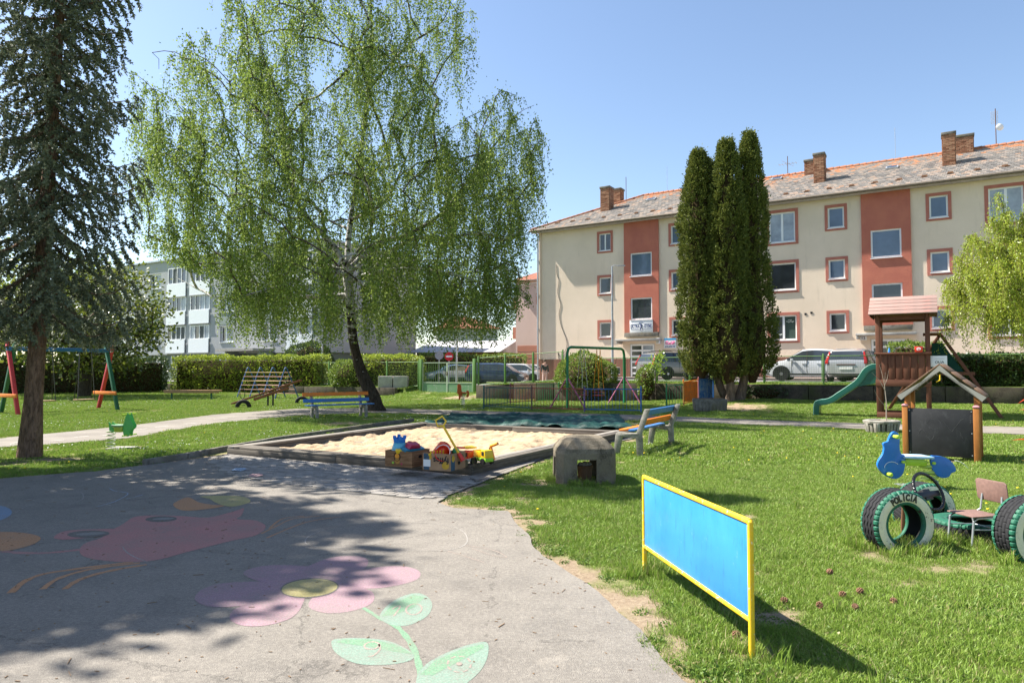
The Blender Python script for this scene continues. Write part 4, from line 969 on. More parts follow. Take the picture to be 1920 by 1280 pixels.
t = toy('toy_bowl', 'orange sand mould bowl on top of the left box toys', 'toy mould', loc_in(bx1, .25, .26, .25), .2, .2, .2); mb = MB(); mb.lathe([(.03, 0), (.075, .03), (.08, .045), (.07, .04), (.02, .01)], n=16); mb.build('bowl', T_O, t, smooth=40); mb = MB(); mb.lathe([(.02, .02), (.05, .05), (.03, .08), (.01, .085)], n=12); mb.build('knob', T_P, t, smooth=40)
t = toy('toy_boat', 'teal and crimson toy boat leaning in the left box', 'toy boat', loc_in(bx1, .34, .2, .2), .9, .35); mb = MB(); mb.prism([(-.14, 0), (.12, 0), (.16, .06), (-.16, .06)], -.05, .05, 'y'); mb.build('hull', T_K, t, bevel=.012); mb = MB(); mb.prism([(-.1, .06), (.1, .06), (.06, .12), (-.07, .12)], -.045, .045, 'y'); mb.build('cabin', T_P, t, bevel=.015)
t = toy('toy_mould', 'yellow sand mould at the front of the left box', 'toy mould', loc_in(bx1, .28, .06, .2), .1, .3); mb = MB(); mb.prism([(-.07, 0), (.07, 0), (.085, .045), (-.085, .045)], -.03, .03, 'y'); mb.build('mould', T_Y, t, bevel=.006)
t = toy('toy_mould', 'olive yellow sand mould at the left corner of the left box', 'toy mould', loc_in(bx1, .05, .25, .2), .5, .2); mb = MB(); mb.lathe([(.06, 0), (.05, .05), (.03, .06)], n=12); mb.build('mould', T_Y, t)
t = toy('toy_funnel', 'large orange-red toy bucket tipped in the right box', 'toy bucket', loc_in(bx2, .17, .17, .16), .2, .1, .45); mb = MB(); mb.lathe([(.11, 0), (.105, .01), (.07, .17), (.03, .19), (.06, .16), (.095, .01)], n=20); mb.build('bucket_wall', pl('orange_red_plastic', (.8, .09, .02)), t, smooth=40)
t = toy('toy_bucket', 'bright red toy bucket lying beside the orange-red one in the right box', 'toy bucket', loc_in(bx2, .29, .15, .21), -.4, 1.25, .5); mb = MB(); mb.lathe([(.06, -.05), (.085, .1), (.09, .11), (.078, .1), (.05, -.04)], n=20); mb.build('bucket_wall', T_R, t, smooth=40)
mb = MB(); mb.tube([(.088*math.cos(q), .12*math.sin(q)*.8, .11) for q in np.linspace(0, 3.14, 12)], .004, 5); mb.build('handle', WHITEF, t)
t = toy('toy_shovel', 'yellow toy shovel with loop handle sticking out of the right box', 'toy shovel', loc_in(bx2, .45, .2, .16), 0, 0, 0)
mb = MB(); a = Vector((.02, 0, .06)); b = Vector((-.16, .05, .36)); mb.tube([a, b], .014, 8); mb.build('shaft', T_Y, t, smooth=40)
d = (b-a).normalized(); s_ = d.cross(Vector((0, 1, 0))).normalized(); mb = MB(); mb.tube([b, b+d*.03+s_*.055, b+d*.10+s_*.045, b+d*.10-s_*.045, b+d*.03-s_*.055, b], .011, 7); mb.build('loop_handle', T_Y, t, smooth=40)
mb = MB(); mb.tube([a, a-d*.1], [.022, .03], 8); mb.build('socket', T_R, t, smooth=40)
t = toy('toy_mould', 'small yellow sand rake head in front of the red bucket', 'toy mould', loc_in(bx2, .2, .06, .22), .2, .3); mb = MB()
for k in range(5): mb.tube([(-.07+k*.035, 0, 0), (-.07+k*.035, -.01, .05)], .009, 6)
mb.box((0, 0, .0), (.19, .02, .02)); mb.build('rake', T_Y, t)
t = toy('toy_ball', 'green toy ball half hidden in the right box', 'toy ball', loc_in(bx2, .38, .3, .24)); mb = MB(); mb.lathe([(.002, -.05), (.03, -.04), (.05, 0), (.03, .04), (.002, .05)], n=14); mb.build('ball', pl('green_plastic', (.03, .35, .12)), t, smooth=60)
def toytruck(label, p, rz, c1, c2, c3, L=.34):
    t = toy('toy_truck', label, 'toy truck', p, rz); mb = MB(); mb.box((0, 0, .075), (L, .15, .06)); mb.build('chassis', c2, t, bevel=.01)
    mb = MB(); mb.prism([(-L*.5, .1), (-L*.1, .1), (-L*.14, .22), (-L*.42, .22)], -.075, .075, 'y'); cab = mb.build('cab', c1, t, bevel=.012)
    mb = MB(); mb.box((-L*.28, -.077, .17), (L*.18, .004, .06)); mb.box((-L*.28, .077, .17), (L*.18, .004, .06)); mb.build('cab_window', DKH, cab)
    mb = MB(); mb.box((L*.2, -.07, .15), (L*.56, .012, .1)); mb.box((L*.2, .07, .15), (L*.56, .012, .1)); mb.box((L*.48, 0, .15), (.012, .15, .1)); mb.box((-L*.07, 0, .15), (.012, .15, .1)); mb.box((L*.2, 0, .11), (L*.56, .15, .012)); mb.build('tipper_bed', c3, t, bevel=.004)
    for x in (-L*.32, L*.3):
        for y in (-.08, .08): mb = MB(); mb.tube([(x, y-.018, .05), (x, y+.018, .05)], .05, 14); mb.build('wheel', BLACKP, t)
    return t
p = G(868, 876, .15); toytruck('red and silver toy fire truck beside the right box', (p[0], p[1]+.25, .15), 1.25, T_R, plain('grey_plastic', (.35, .36, .38), .4), T_R, .42)
p = G(905, 871, .15); tt = toytruck('yellow and lime toy truck at the end of the toy row', (p[0], p[1]+.12, .15), 2.2, T_Y, T_G, T_Y, .36)
t = toy('toy_digger_arm', 'small orange and black toy digger arm behind the yellow truck', 'toy digger', (p[0]+.17, p[1]+.18, .15), 2.4); mb = MB(); mb.tube([(0, 0, .04), (.06, 0, .2)], .016, 6); mb.tube([(.06, 0, .2), (-.06, 0, .24)], .02, 6); mb.build('arm', T_O, t); mb = MB(); mb.tube([(.06, 0, .2), (.13, 0, .03)], .011, 6); mb.build('strut', BLACKP, t)
t = toy('toy_shovel', 'flat yellow toy spade lying on the toys behind the right box', 'toy shovel', (p[0]-.22, p[1]+.3, .38), .8, .1); mb = MB(); mb.box((0, 0, 0), (.16, .1, .02)); mb.build('blade', T_Y, t, bevel=.008); mb = MB(); mb.tube([(-.08, 0, 0), (-.24, 0, .02)], .012, 6); mb.build('shaft', T_R, t)

# ------------------------------------------------------------ blue board in yellow tube frame
pn, pf = Vector(G(1410, 1231)), Vector(G(1209, 1071)); L_ = (pf-pn).length; rz = math.atan2((pf-pn).y, (pf-pn).x)
bb = thing('drawing_board', 'bright blue drawing board in a yellow tube frame beside the asphalt', 'board', pn, rz)
TH_ = D(1408, 972, pn.y)[2]; r_ = .0175; zb = .2
for x in (0, L_): mb = MB(); mb.tube([(x, 0, -.15), (x, 0, TH_-r_ if True else 0)], r_, 14); mb.lathe([(r_, 0), (r_*.7, r_*.6), (.002, r_*.9)], (x, 0, TH_-r_-.002), 14); mb.build('post', YELLOW, bb, smooth=40)
mb = MB(); mb.tube([(-.002, 0, TH_-r_), (L_+.002, 0, TH_-r_)], r_*1.02, 14); mb.build('top_rail', YELLOW, bb, smooth=40)
mb = MB(); mb.tube([(r_*.6, 0, zb), (L_-r_*.6, 0, zb)], r_*.95, 14); mb.build('bottom_rail', YELLOW, bb, smooth=40)
m = M('scratched_blue_paint', .38, .45); n1 = m.noise(2.2, 5, .6); n2 = m.noise(9, 7, .8, m.co(scale=(3, 1, .5))); n3 = m.noise(30, 6, .8, m.co(scale=(1, 1, .35)))
a = m.mix(m.rng(n1, .35, .7), (.03, .22, .58, 1), (.045, .28, .66, 1)); a = m.mix(m.rng(n2, .54, .64, 0, .55), a, (.03, .14, .28, 1)); sp_ = m.noise(3.2, 7, .75, m.co(scale=(1.6, 1, 1))); a = m.mix(m.rng(sp_, .55, .66, 0, .4), a, (.03, .22, .34, 1)); a = m.mix(m.rng(n3, .62, .68, 0, .5), a, (.25, .42, .58, 1))
m.base(a); m.rough(m.rng(n1, .3, .7, .3, .5)); m.bump(n1, .08, .01)
mb = MB(); mb.box((L_/2, 0, (TH_-2*r_+zb+r_*.6)/2), (L_-2*r_-.004, .012, TH_-2*r_-zb-r_*.8)); mb.build('panel', m.m, bb, bevel=.002)

# ------------------------------------------------------------ tyres
GRN_T = paint('green_tyre_paint', (.010, .115, .065), .6, 1.0, (.05, .05, .045), chips=(.02, .02, .02), sc=5); CRM_T = paint('cream_tyre_paint', (.78, .72, .55), .7, 1.0, (.2, .17, .12), chips=(.18, .15, .11), sc=7)
def revolve(name, parent, mat, prof, nA=150, fn=None, a0=0, a1=2*math.pi, sub=1):
    P = []
    for i in range(len(prof)-1):
        for k in range(sub): P.append((prof[i][0]+(prof[i+1][0]-prof[i][0])*k/sub, prof[i][1]+(prof[i+1][1]-prof[i][1])*k/sub))
    P.append(prof[-1]); P = np.array(P); A = np.linspace(a0, a1, nA+1)
    AA, RR = np.meshgrid(A, P[:, 0]); _, YY2 = np.meshgrid(A, P[:, 1]); r = RR.copy(); y = YY2.copy()
    if fn is not None: r, y = fn(AA, RR, YY2)
    V = np.stack([r*np.cos(AA), y, r*np.sin(AA)], 2).reshape(-1, 3); n = nA+1; I = np.arange(V.shape[0]).reshape(-1, n)
    Q = np.stack([I[:-1, :-1].ravel(), I[:-1, 1:].ravel(), I[1:, 1:].ravel(), I[1:, :-1].ravel()], 1)
    me = np_mesh(name, V, Q, True); return link_mesh(name, me, mat, parent)
def tyre(label, loc, rz, Rr=.30, w_=.115, pattern='wave', lie=False, face=None, back=None):
    t = thing('tyre', label, 'tyre', loc, rz, 'green painted tyres in the grass')
    if lie: t.rotation_euler = (math.pi/2, 0, rz)
    tz = .64*w_
    def tread(A, r, y):
        if pattern == 'wave':
            g = 0
            for c in (-.36, 0, .36):
                yy = y-c*w_-.006*np.sin(A*26); g = np.maximum(g, np.exp(-(yy/.0048)**4))
            r = r-g*.014
        elif pattern == 'hex':
            s_ = .034; a = A*Rr/s_; b = y/s_; q = np.abs(np.sin(a*1.2+(np.floor(b) % 2)*1.57)); r = r-.008*(q < .2)-.008*(np.abs(b-np.round(b)) < .13)
        else:
            r = r-.01*(np.abs(np.sin(A*22+y*30)) < .3)
        return r-.25*(np.abs(y)/w_)**3*.04, y
    revolve('tread', t, TYRE, [(Rr, -tz), (Rr, tz)], 420, tread, sub=44)
    for s_, side in ((-1, 'front'), (1, 'back')):
        def lug(A, r, y):
            k = (np.abs(((A*38/(2*math.pi)) % 1)-.5) < .39); f = np.clip((r-Rr*.915)/(Rr*.06), 0, 1)
            return r-(~k)*.014*f, y-np.sign(y)*(~k)*.006*f
        revolve('shoulder', t, GRN_T, [(Rr, s_*tz), (Rr*.995, s_*w_*.84), (Rr*.965, s_*w_*.94), (Rr*.92, s_*w_*1.0)], 352, lug, sub=3)
        revolve('sidewall_band', t, CRM_T if s_ < 0 or not lie else GRN_T, [(Rr*.92, s_*w_*1.0), (Rr*.84, s_*w_*1.05), (Rr*.74, s_*w_*1.03), (Rr*.67, s_*w_*.96)], 120)
        revolve('inner_band', t, GRN_T, [(Rr*.67, s_*w_*.96), (Rr*.62, s_*w_*.98), (Rr*.575, s_*w_*.9), (Rr*.57, s_*w_*.72), (Rr*.60, s_*w_*.66)], 120)
    revolve('lining', t, TYRE, [(Rr*.60, -w_*.66), (Rr*.86, -w_*.70), (Rr*.93, 0), (Rr*.86, w_*.70), (Rr*.60, w_*.66)], 120)
    return t
def face_at(px, py, Y, w_=.115, rz=.15):
    x, y, z = D(px, py, Y); return (x-math.sin(rz)*w_, y+math.cos(rz)*w_, z)
rzt = .17
ty1 = tyre('half-buried green and cream tyre lettered POLICIA on its upper sidewall', face_at(1700, 984, 6.12, rz=rzt), rzt)
for i, ch in enumerate('POLÍCIA'):
    if True:
        a = math.radians(124-i*9.2); r_ = .30*.80
        o = text_on('lettering', ch, .078, BLACKP, ty1, (r_*math.cos(a), -.1225, r_*math.sin(a)), (math.pi/2, 0, 0), .006, .72); o.rotation_euler = Euler((math.pi/2, -(a-math.pi/2), 0), 'XYZ')
        o.rotation_euler = (Matrix.Rotation(-(a-math.pi/2), 3, 'Y')@Matrix.Rotation(math.pi/2, 3, 'X')).to_euler()
ty2 = tyre('half-buried green and cream tyre standing behind the steering wheel', face_at(1748, 962, 7.1, rz=rzt), rzt, pattern='bar')
ty3 = tyre('half-buried green tyre with honeycomb tread cut by the right edge', face_at(1958, 1003, 5.75, rz=rzt), rzt, pattern='hex')
p = G(1832, 1004); ty4 = tyre('green tyre lying flat in the grass under the child chair', (p[0], p[1]+.05, .055), 0, .36, .09, 'bar', lie=True)
# steering wheel on its post
c = Vector(D(1741, 921, 6.42)); sw = thing('steering_wheel', 'black steering wheel on a post between the two front tyres', 'steering wheel', (c.x, c.y, 0))
nrm = Vector((.36, -.80, .46)).normalized(); q = nrm.to_track_quat('Z', 'Y')
mb = MB(); Rw = .175; pts = []
mb.tube([(Rw*math.cos(a), Rw*math.sin(a), 0) for a in np.linspace(0, 2*math.pi, 49)], .014, 10, cap=False)
for a in np.linspace(0, 6.28, 40): mb.tube([(Rw*math.cos(a), Rw*math.sin(a), -.004), (Rw*math.cos(a+.05), Rw*math.sin(a+.05), .004)], .0165, 8)
o = mb.build('rim', plain('glossy_black_plastic', (.012, .012, .013), .25, .5), sw, smooth=50); o.location = (0, 0, c.z); o.rotation_mode = 'QUATERNION'; o.rotation_quaternion = q
mb = MB(); mb.box((0, -.02, -.02), (.33, .055, .02)); mb.box((0, -.02, -.045), (.10, .10, .06)); o = mb.build('spoke_hub', BLACKP, sw, bevel=.006); o.location = (0, 0, c.z); o.rotation_mode = 'QUATERNION'; o.rotation_quaternion = q
mb = MB(); mb.tube([(-.01, .012, c.z-.04), (-.14, .17, c.z-.18), (-.15, .19, -.05)], .02, 8); mb.build('column', RUST, sw)
# child chair
BRN = plain('brown_laminate', (.20, .12, .10), .55, .35, 0, .18, 30); p = D(1822, 962, 6.35)
chr_ = thing('child_chair', 'small brown laminate school chair with grey metal legs inside the flat tyre', 'chair', (p[0]+.03, p[1], .02), math.radians(191))
sz = p[2]-.02
mb = MB(); mb.prism([(.16, -.15), (.17, .15), (-.14, .14), (-.14, -.14)], sz-.006, sz+.006); mb.build('seat', BRN, chr_, bevel=.005)
mb = MB(); mb.prism([(-.15, -.10), (-.165, -.08), (-.165, .08), (-.14, .10), (.14, .10), (.165, .08), (.165, -.08), (.15, -.10)], -.006, .006, 'z'); o = mb.build('backrest', BRN, chr_, bevel=.005); o.rotation_euler = (math.pi/2+.12, 0, math.pi/2); o.location = (-.19, 0, sz+.20)
for y in (-.13, .13):
    mb = MB(); mb.tube([(.17, y, 0), (.145, y, sz-.04), (.10, y, sz-.018), (-.10, y, sz-.018)], .009, 8); mb.build('leg', GALV, chr_, smooth=40)
    mb = MB(); mb.tube([(-.15, y, 0), (-.10, y, sz-.06), (-.12, y, sz-.02), (-.175, y*.85, sz+.02), (-.19, y*.8, sz+.16)], .009, 8); mb.build('leg', GALV, chr_, smooth=40)
mb = MB(); mb.tube([(-.12, -.13, sz*.5), (-.12, .13, sz*.5)], .006, 6); mb.tube([(.155, -.13, sz*.55), (-.12, -.13, sz*.5)], .006, 6); mb.tube([(.155, .13, sz*.55), (-.12, .13, sz*.5)], .006, 6); mb.build('stretcher', GALV, chr_)

# ------------------------------------------------------------ concrete block hut
p = G(1094, 908); p = (p[0]*(1+.42/p[1]), p[1], 0); blk = thing('concrete_hut', 'small weathered concrete hut with chamfered top and square openings in the grass', 'concrete block', (p[0], p[1]+.42, 0), .02)
def octa(r, c_): return [(-r+c_, -r), (r-c_, -r), (r, -r+c_), (r, r-c_), (r-c_, r), (-r+c_, r), (-r, r-c_), (-r, -r+c_)]
m_ = bpy.data.meshes.new('shell'); bm = bmesh.new(); r_ = .42; c_ = .13; thk = .085
lv = [(.0, r_, c_*.7), (.42, r_*.99, c_*.7), (.485, r_*.95, c_*.75), (.59, r_*.74, c_*.8), (.625, r_*.62, c_*.8), (.64, r_*.42, c_*.6)]
rings = []
for z, r, cc in lv: rings.append([bm.verts.new((x, y, z)) for x, y in octa(r, cc)])
def openface(bm, a, b, c, d, fa=.30, fb=.70, zb=.03, zt=.88):
    """wall quad a b (bottom) c d (top, c above b) with a rectangular hole"""
    L = lambda s_, t_: bm.verts.new((a.co.lerp(b.co, s_)).lerp(d.co.lerp(c.co, s_), t_))
    h = [L(fa, zb), L(fb, zb), L(fb, zt), L(fa, zt)]
    bm.faces.new((a, b, h[1], h[0])); bm.faces.new((b, c, h[2], h[1])); bm.faces.new((c, d, h[3], h[2])); bm.faces.new((d, a, h[0], h[3]))
for i in range(len(lv)-1):
    for k in range(8):
        a, b, c, d = rings[i][k], rings[i][(k+1) % 8], rings[i+1][(k+1) % 8], rings[i+1][k]
        if i == 0 and k % 2 == 0: openface(bm, a, b, c, d, .29, .71, .01, .80)
        else: bm.faces.new((a, b, c, d))
bm.faces.new(rings[-1]); bmesh.ops.recalc_face_normals(bm, faces=bm.faces); bm.to_mesh(m_); bm.free()
sh = link_mesh('shell', m_, concrete('mossy_hut_concrete', (.25, .21, .155), (.06, .05, .035), 4, (.13, .11, .065)), blk)
md = sh.modifiers.new('thickness', 'SOLIDIFY'); md.thickness = thk; md.offset = -1
md = sh.modifiers.new('bevel', 'BEVEL'); md.width = .010; md.segments = 2; md.limit_method = 'ANGLE'; md.angle_limit = .5
pot = thing('wooden_pot', 'round brown wooden tub standing inside the concrete hut', 'tub', (p[0]+.02, p[1]+.42, 0)); mb = MB(); mb.lathe([(.08, 0), (.10, .05), (.11, .17), (.12, .18), (.12, .21), (.09, .21), (.08, .18), (.02, .16)], n=14); mb.build('tub_wall', wood('tub_wood', (.14, .08, .045), (.24, .15, .09), .8, (10, 10, 1)), pot)
for k, (x, y, s_) in enumerate(((.0, -.02, .06), (.06, .03, .05), (-.06, .03, .045))):
    mb = MB(); mb.lathe([(.004, -.5*s_), (.8*s_, -.3*s_), (s_, .1*s_), (.5*s_, .7*s_), (.01, .8*s_)], n=7); o = mb.build('stone', CONCL, None); o.location = (p[0]+.02+x, p[1]+.42+y, .19+s_*.5); o['label'] = ['large', 'middle', 'smallest'][k]+' rounded stone lying on the tub inside the concrete hut'; o['category'] = 'stone'

# ------------------------------------------------------------ benches
OR_W = paint('orange_plank_paint', (.72, .19, .012), .5, .5, chips=(.3, .16, .08), sc=4); BL_W = paint('blue_plank_paint', (.035, .16, .42), .5, .5, chips=(.12, .16, .22), sc=4)
def bench(label, p, q, fwd, cols, L, over):
    p = Vector(p); q = Vector(q); d = (q-p); sp = d.length; d.normalize(); f = Vector((-d.y, d.x, 0))
    if f.dot(Vector(fwd)) < 0: p, q = q, p; d = -d; f = -f
    t = thing('park_bench', label, 'bench', p, math.atan2(d.y, d.x), 'painted plank benches with concrete legs')
    for x in (0, sp):
        mb = MB(); pr_ = [(-.06, -.05), (.05, -.05), (.07, .30), (.34, .33), (.42, -.05), (.52, -.05), (.47, .36), (.44, .41), (.06, .41), (-.10, .86), (-.20, .86), (-.04, .40), (-.05, .3)]
        mb.prism(pr_, x-.04, x+.04, 'x'); mb.build('concrete_frame', CONC, t, bevel=.014)
        mb = MB(); mb.tube([(x-.045, -.04, .55), (x+.045, .02, .50)], .006, 5); mb.build('binding_wire', GALV, t)
    mid = sp/2; P_ = {'s1': ((mid, .40, .435), .0, .13), 's0': ((mid, .22, .435), 0, .13), 'b0': ((mid, .045, .575), 1.22, .12), 'b1': ((mid, -.045, .775), 1.22, .12)}
    for k, c in cols.items():
        (x, y, z), rx_, w_ = P_[k]; mb = MB(); mb.box((0, 0, 0), (L, w_, .038)); o = mb.build('seat_plank' if k[0] == 's' else 'back_plank', c, t, bevel=.006); o.location = (x+R(-.02, .02)+over, y, z); o.rotation_euler = (-rx_ if k[0] == 'b' else 0, 0, 0)
        if k[0] == 'b': o.rotation_euler = (math.pi-rx_, 0, 0)
    return t
bench('blue and orange bench seen from behind on the lawn right of the sandbox', G(1200, 853), G(1259, 833), (-1, 0, 0), {'s1': OR_W, 's0': BL_W, 'b0': OR_W, 'b1': BL_W}, 1.95, .1)
bench('bench with orange top plank and blue seat facing the camera before the birch', G(585, 784), G(676, 780), (0, -1, 0), {'s1': BL_W, 's0': BL_W, 'b0': BL_W, 'b1': OR_W}, 2.3, 0)
# ------------------------------------------------------------ chalkboard play house
ORW = wood('orange_stained_wood', (.30, .11, .025), (.42, .17, .045), .55, (8, 8, 1), 3)
ORW_ = ORW
a, b = Vector(G(1699, 856)), Vector(G(1833, 865)); d = b-a; W_ = d.length; rz = math.atan2(d.y, d.x)
ph = thing('chalkboard_house', 'small play house with black chalkboard front and steep grey gable roof', 'play house', a, rz)
for x in (0, W_): 
    mb = MB(); mb.box((x, 0, .42), (.092, .092, 1.0)); po = mb.build('front_post', ORW, ph, bevel=.008)
    mb = MB(); mb.lathe([(.06, 0), (.075, .012), (.07, .035), (.03, .05), (.002, .052)], (x, 0, .921), 4); mb.build('post_cap', plain('faded_pink_plastic', (.42, .2, .22), .6), po, bevel=.006)
m = M('chalkboard', .6, .3); n1 = m.noise(2.5, 6, .7); n2 = m.noise(9, 6, .8, m.co(scale=(1, 1, .5)))
m.base(m.mix(m.rng(n2, .55, .75, 0, .35), m.mix(m.rng(n1, .35, .7), (.018, .018, .02, 1), (.035, .035, .038, 1)), (.10, .10, .105, 1))); m.bump(n1, .05, .01)
mb = MB(); mb.box((W_/2, -.02, .475), (W_-.09, .014, .84)); cbd = mb.build('chalkboard', m.m, ph, bevel=.002)
mb = MB()
for x in (.075, W_-.075):
    for z in (.12, .5, .85): mb.lathe([(.012, 0), (.008, .006)], (0, 0, 0), 8); 
mb = MB()
for x in (.07, W_-.07):
    for z in (.1, .48, .86): mb.box((x, -.03, z), (.016, .01, .016))
mb.build('bolt', GALV, cbd)
mb = MB()
def scrib(pts): mb.tube([(x, -.0285, z) for x, z in pts], .0007, 3)
scrib([(.2+.25*k/12, .42+.10*math.sin(k*.5)+.02*k/12) for k in range(13)]); scrib([(.45+.11*math.cos(q), .62+.09*math.sin(q)) for q in np.linspace(0, 5.6, 12)]); scrib([(.6, .66), (.72, .5), (.85, .7), (.9, .74)])
for k in range(4): scrib([(1.0+k*.045, .66), (1.0+k*.04, .8)]); scrib([(.98, .68+k*.035), (1.16, .69+k*.035)])
scrib([(.84, .5), (.86, .42), (.885, .38)]); scrib([(.845, .49), (.87, .43), (.88, .37)])
mb.build('chalk_scribble', plain('chalk_line', (.14, .14, .145), .9), cbd)
RFB = wood('brown_roof_board', (.13, .07, .045), (.24, .15, .1), .7, (10, 1, 10)); RFG = paint('grey_fascia_paint', (.30, .29, .26), .6, .7)
dp = .75; ax_ = W_/2+.02; az = 1.68; ex = .66; ez = 1.12
for sx in (-1, 1):
    for y in (0.12, dp):
        mb = MB(); mb.box((ax_+sx*(ex-.13), y, (ez+.0)/2+.06), (.09, .09, ez+.10)); mb.build('roof_post', ORW, ph, bevel=.006)
    dirv = Vector((sx*ex, 0, ez-az)).normalized(); Lr = math.hypot(ex, az-ez)
    for k in range(4):   # roof boards
        s0 = Lr*k/4; s1 = Lr*(k+1)/4
        p0 = Vector((ax_, 0, az))+dirv*s0; p1 = Vector((ax_, 0, az))+dirv*(s1-.006); mb = MB(); nrm_ = Vector((-dirv.z*sx, 0, dirv.x*sx)); 
        c = (p0+p1)/2+Vector((0, dp/2+.04, 0))+nrm_*.012; mb.box((0, 0, 0), ((p1-p0).length, dp+.2, .024), ry=-math.atan2(dirv.z, dirv.x)); o = mb.build('roof_board', RFB, ph, bevel=.003); o.location = c
    for y in (-.06, dp+.12):
        p0 = Vector((ax_, y, az-.055)); p1 = Vector((ax_, y, az-.055))+dirv*(Lr-.02)
        mb = MB(); n_ = Vector((dirv.z, 0, -dirv.x))*(1 if sx > 0 else -1); t1 = n_*.05
        mb.add([p0-Vector((0, .012, 0))+Vector((0, 0, .05)), p0-Vector((0, .012, 0))-Vector((0, 0, .06)), p1-Vector((0, .012, 0))+t1, p1-Vector((0, .012, 0))-t1, p0+Vector((0, .012, 0))+Vector((0, 0, .05)), p0+Vector((0, .012, 0))-Vector((0, 0, .06)), p1+Vector((0, .012, 0))+t1, p1+Vector((0, .012, 0))-t1],
               [(0, 1, 3, 2), (4, 6, 7, 5), (0, 2, 6, 4), (1, 5, 7, 3), (2, 3, 7, 6), (0, 4, 5, 1)]); mb.build('fascia', RFG, ph)
# ------------------------------------------------------------ play tower
BRW = wood('red_brown_stained_wood', (.085, .032, .018), (.17, .07, .04), .65, (9, 9, 1), 3); BRH = wood('red_brown_rail_wood', (.085, .032, .018), (.17, .07, .04), .65, (1, 9, 9), 3)
p = GT(1649, 783); z0 = p[2]; tw = thing('play_tower', 'brown wooden play tower with plank parapet and weathered pitched roof', 'play tower', p, TH)
TWd, TDp = 1.36, 1.30; Zp = D(1690, 711, 22.7)[2]-z0; Zr = D(1690, 664, 22.7)[2]-z0; Ze = D(1690, 597, 22.6)[2]-z0; Za = D(1690, 565, 23.0)[2]-z0
for x in (0, TWd):
    for y in (0, TDp): mb = MB(); mb.box((x, y, (Ze+.04)/2-.05), (.13, .13, Ze+.14)); mb.build('post', BRW, tw, bevel=.01)
for y in (-.08, TDp+.08):
    mb = MB(); mb.box((TWd/2, y, Zp-.10), (TWd+.16, .04, .2)); mb.build('beam', BRH, tw, bevel=.006)
    mb = MB(); mb.box((TWd/2, y, Zr), (TWd+.2, .10, .06)); mb.build('handrail', BRH, tw, bevel=.006)
    mb = MB(); mb.box((TWd/2, y, .10), (TWd+.1, .04, .18)); mb.build('ground_beam', BRH, tw, bevel=.006)
mb = MB(); mb.box((TWd+.08, TDp/2, Zr), (.04, TDp+.2, .09)); mb.build('handrail', BRH, tw)
for k in range(8): mb = MB(); mb.box((TWd*(k+.5)/8, TDp/2, Zp), (TWd/8-.012, TDp-.14, .035)); mb.build('deck_plank', BRH, tw)
for k in range(6):
    mb = MB(); mb.box((.17+k*(TWd-.34)/5, -.045, (Zp+Zr)/2-.02), (.17, .025, Zr-Zp+.02)); mb.build('parapet_plank', BRW, tw, bevel=.004)
    mb = MB(); mb.box((.17+k*(TWd-.34)/5, TDp+.045, (Zp+Zr)/2-.02), (.17, .025, Zr-Zp+.02)); mb.build('parapet_plank', BRW, tw, bevel=.004)
for x in (0, TWd): mb = MB(); mb.box((x, TDp/2, Ze-.02), (.06, TDp+.3, .13)); mb.build('roof_beam', BRH, tw)
mb = MB(); mb.box((TWd/2, -.0, Ze-.06), (TWd, .05, .13)); mb.box((TWd/2, TDp, Ze-.06), (TWd, .05, .13)); mb.build('roof_beam', BRH, tw)
ROOFW = wood('flaking_red_roof_plank', (.20, .125, .105), (.31, .215, .19), .85, (1, 8, 8), 3, flake=(.40, .17, .14))
for sy in (-1, 1):
    yr = TDp/2; ye = -.30 if sy < 0 else TDp+.30; sl_ = math.hypot(yr-ye if sy < 0 else ye-yr, Za-Ze); an = math.atan2(Za-Ze, abs(yr-ye))
    for k in range(5):
        f0 = (k+.5)/5; y = ye+(yr-ye)*f0; z = Ze+(Za-Ze)*f0+.05; mb = MB(); mb.box((0, 0, 0), (TWd+.52, sl_/5+.02, .03)); o = mb.build('roof_plank', ROOFW, tw, bevel=.004); o.location = (TWd/2+.02, y, z); o.rotation_euler = ((an-.05) if sy < 0 else -(an-.05), 0, 0)
for x in (-.2, TWd+.24): mb = MB(); mb.prism([(-.28, Ze), (TDp+.28, Ze), (TDp/2, Za-.02)], x-.012, x+.012, 'x'); mb.build('gable_board', BRH, tw)
# climbing frame side: A-shaped legs with dark green panel and the name sign
ap = Vector((TWd+.35, TDp+.5, 2.75-z0)); 
for (x, y) in ((TWd+2.0, TDp-.3), (-.05, TDp+1.5)): mb = MB(); mb.bar(ap, (x, y, -.15), .10, .13, up=(0, 1, 0)); mb.build('slanting_beam', BRW, tw, bevel=.008)
mb = MB(); mb.bar(ap+Vector((-.45, -.5, -.02)), ap, .1, .1); mb.build('link_beam', BRW, tw)
mb = MB(); mb.bar((TWd, TDp+.02, Zp+.2), (TWd+1.25, TDp+.12, Zp+.2), .08, .1); mb.build('cross_beam', BRW, tw)
mb = MB(); mb.add([(TWd+.08, TDp+.10, Zp+.25), (TWd+.95, TDp+.16, Zp+.25), (TWd+.40, TDp+.42, 2.45-z0), (TWd+.1, TDp+.3, 2.45-z0)], [(0, 1, 2, 3)]); o = mb.build('climbing_panel', plain('dark_green_board', (.006, .045, .03), .7, .2), tw); o.modifiers.new('t', 'SOLIDIFY').thickness = .02
mb = MB(); mb.tube([(TWd+.2, .0, Zp+.35), (TWd+.3, -.02, Zp+.3), (TWd+.3, -.02, Zp+.0), (TWd+.2, 0, Zp-.05)], .018, 8); mb.build('grip', T_Y, tw, smooth=40)
sg = thing('name_board', 'small white name board fixed to the right side of the play tower', 'sign', (0, 0, 0)); w0 = tw.matrix_basis; tw_m = Matrix.Translation(tw.location)@Matrix.Rotation(TH, 4, 'Z')
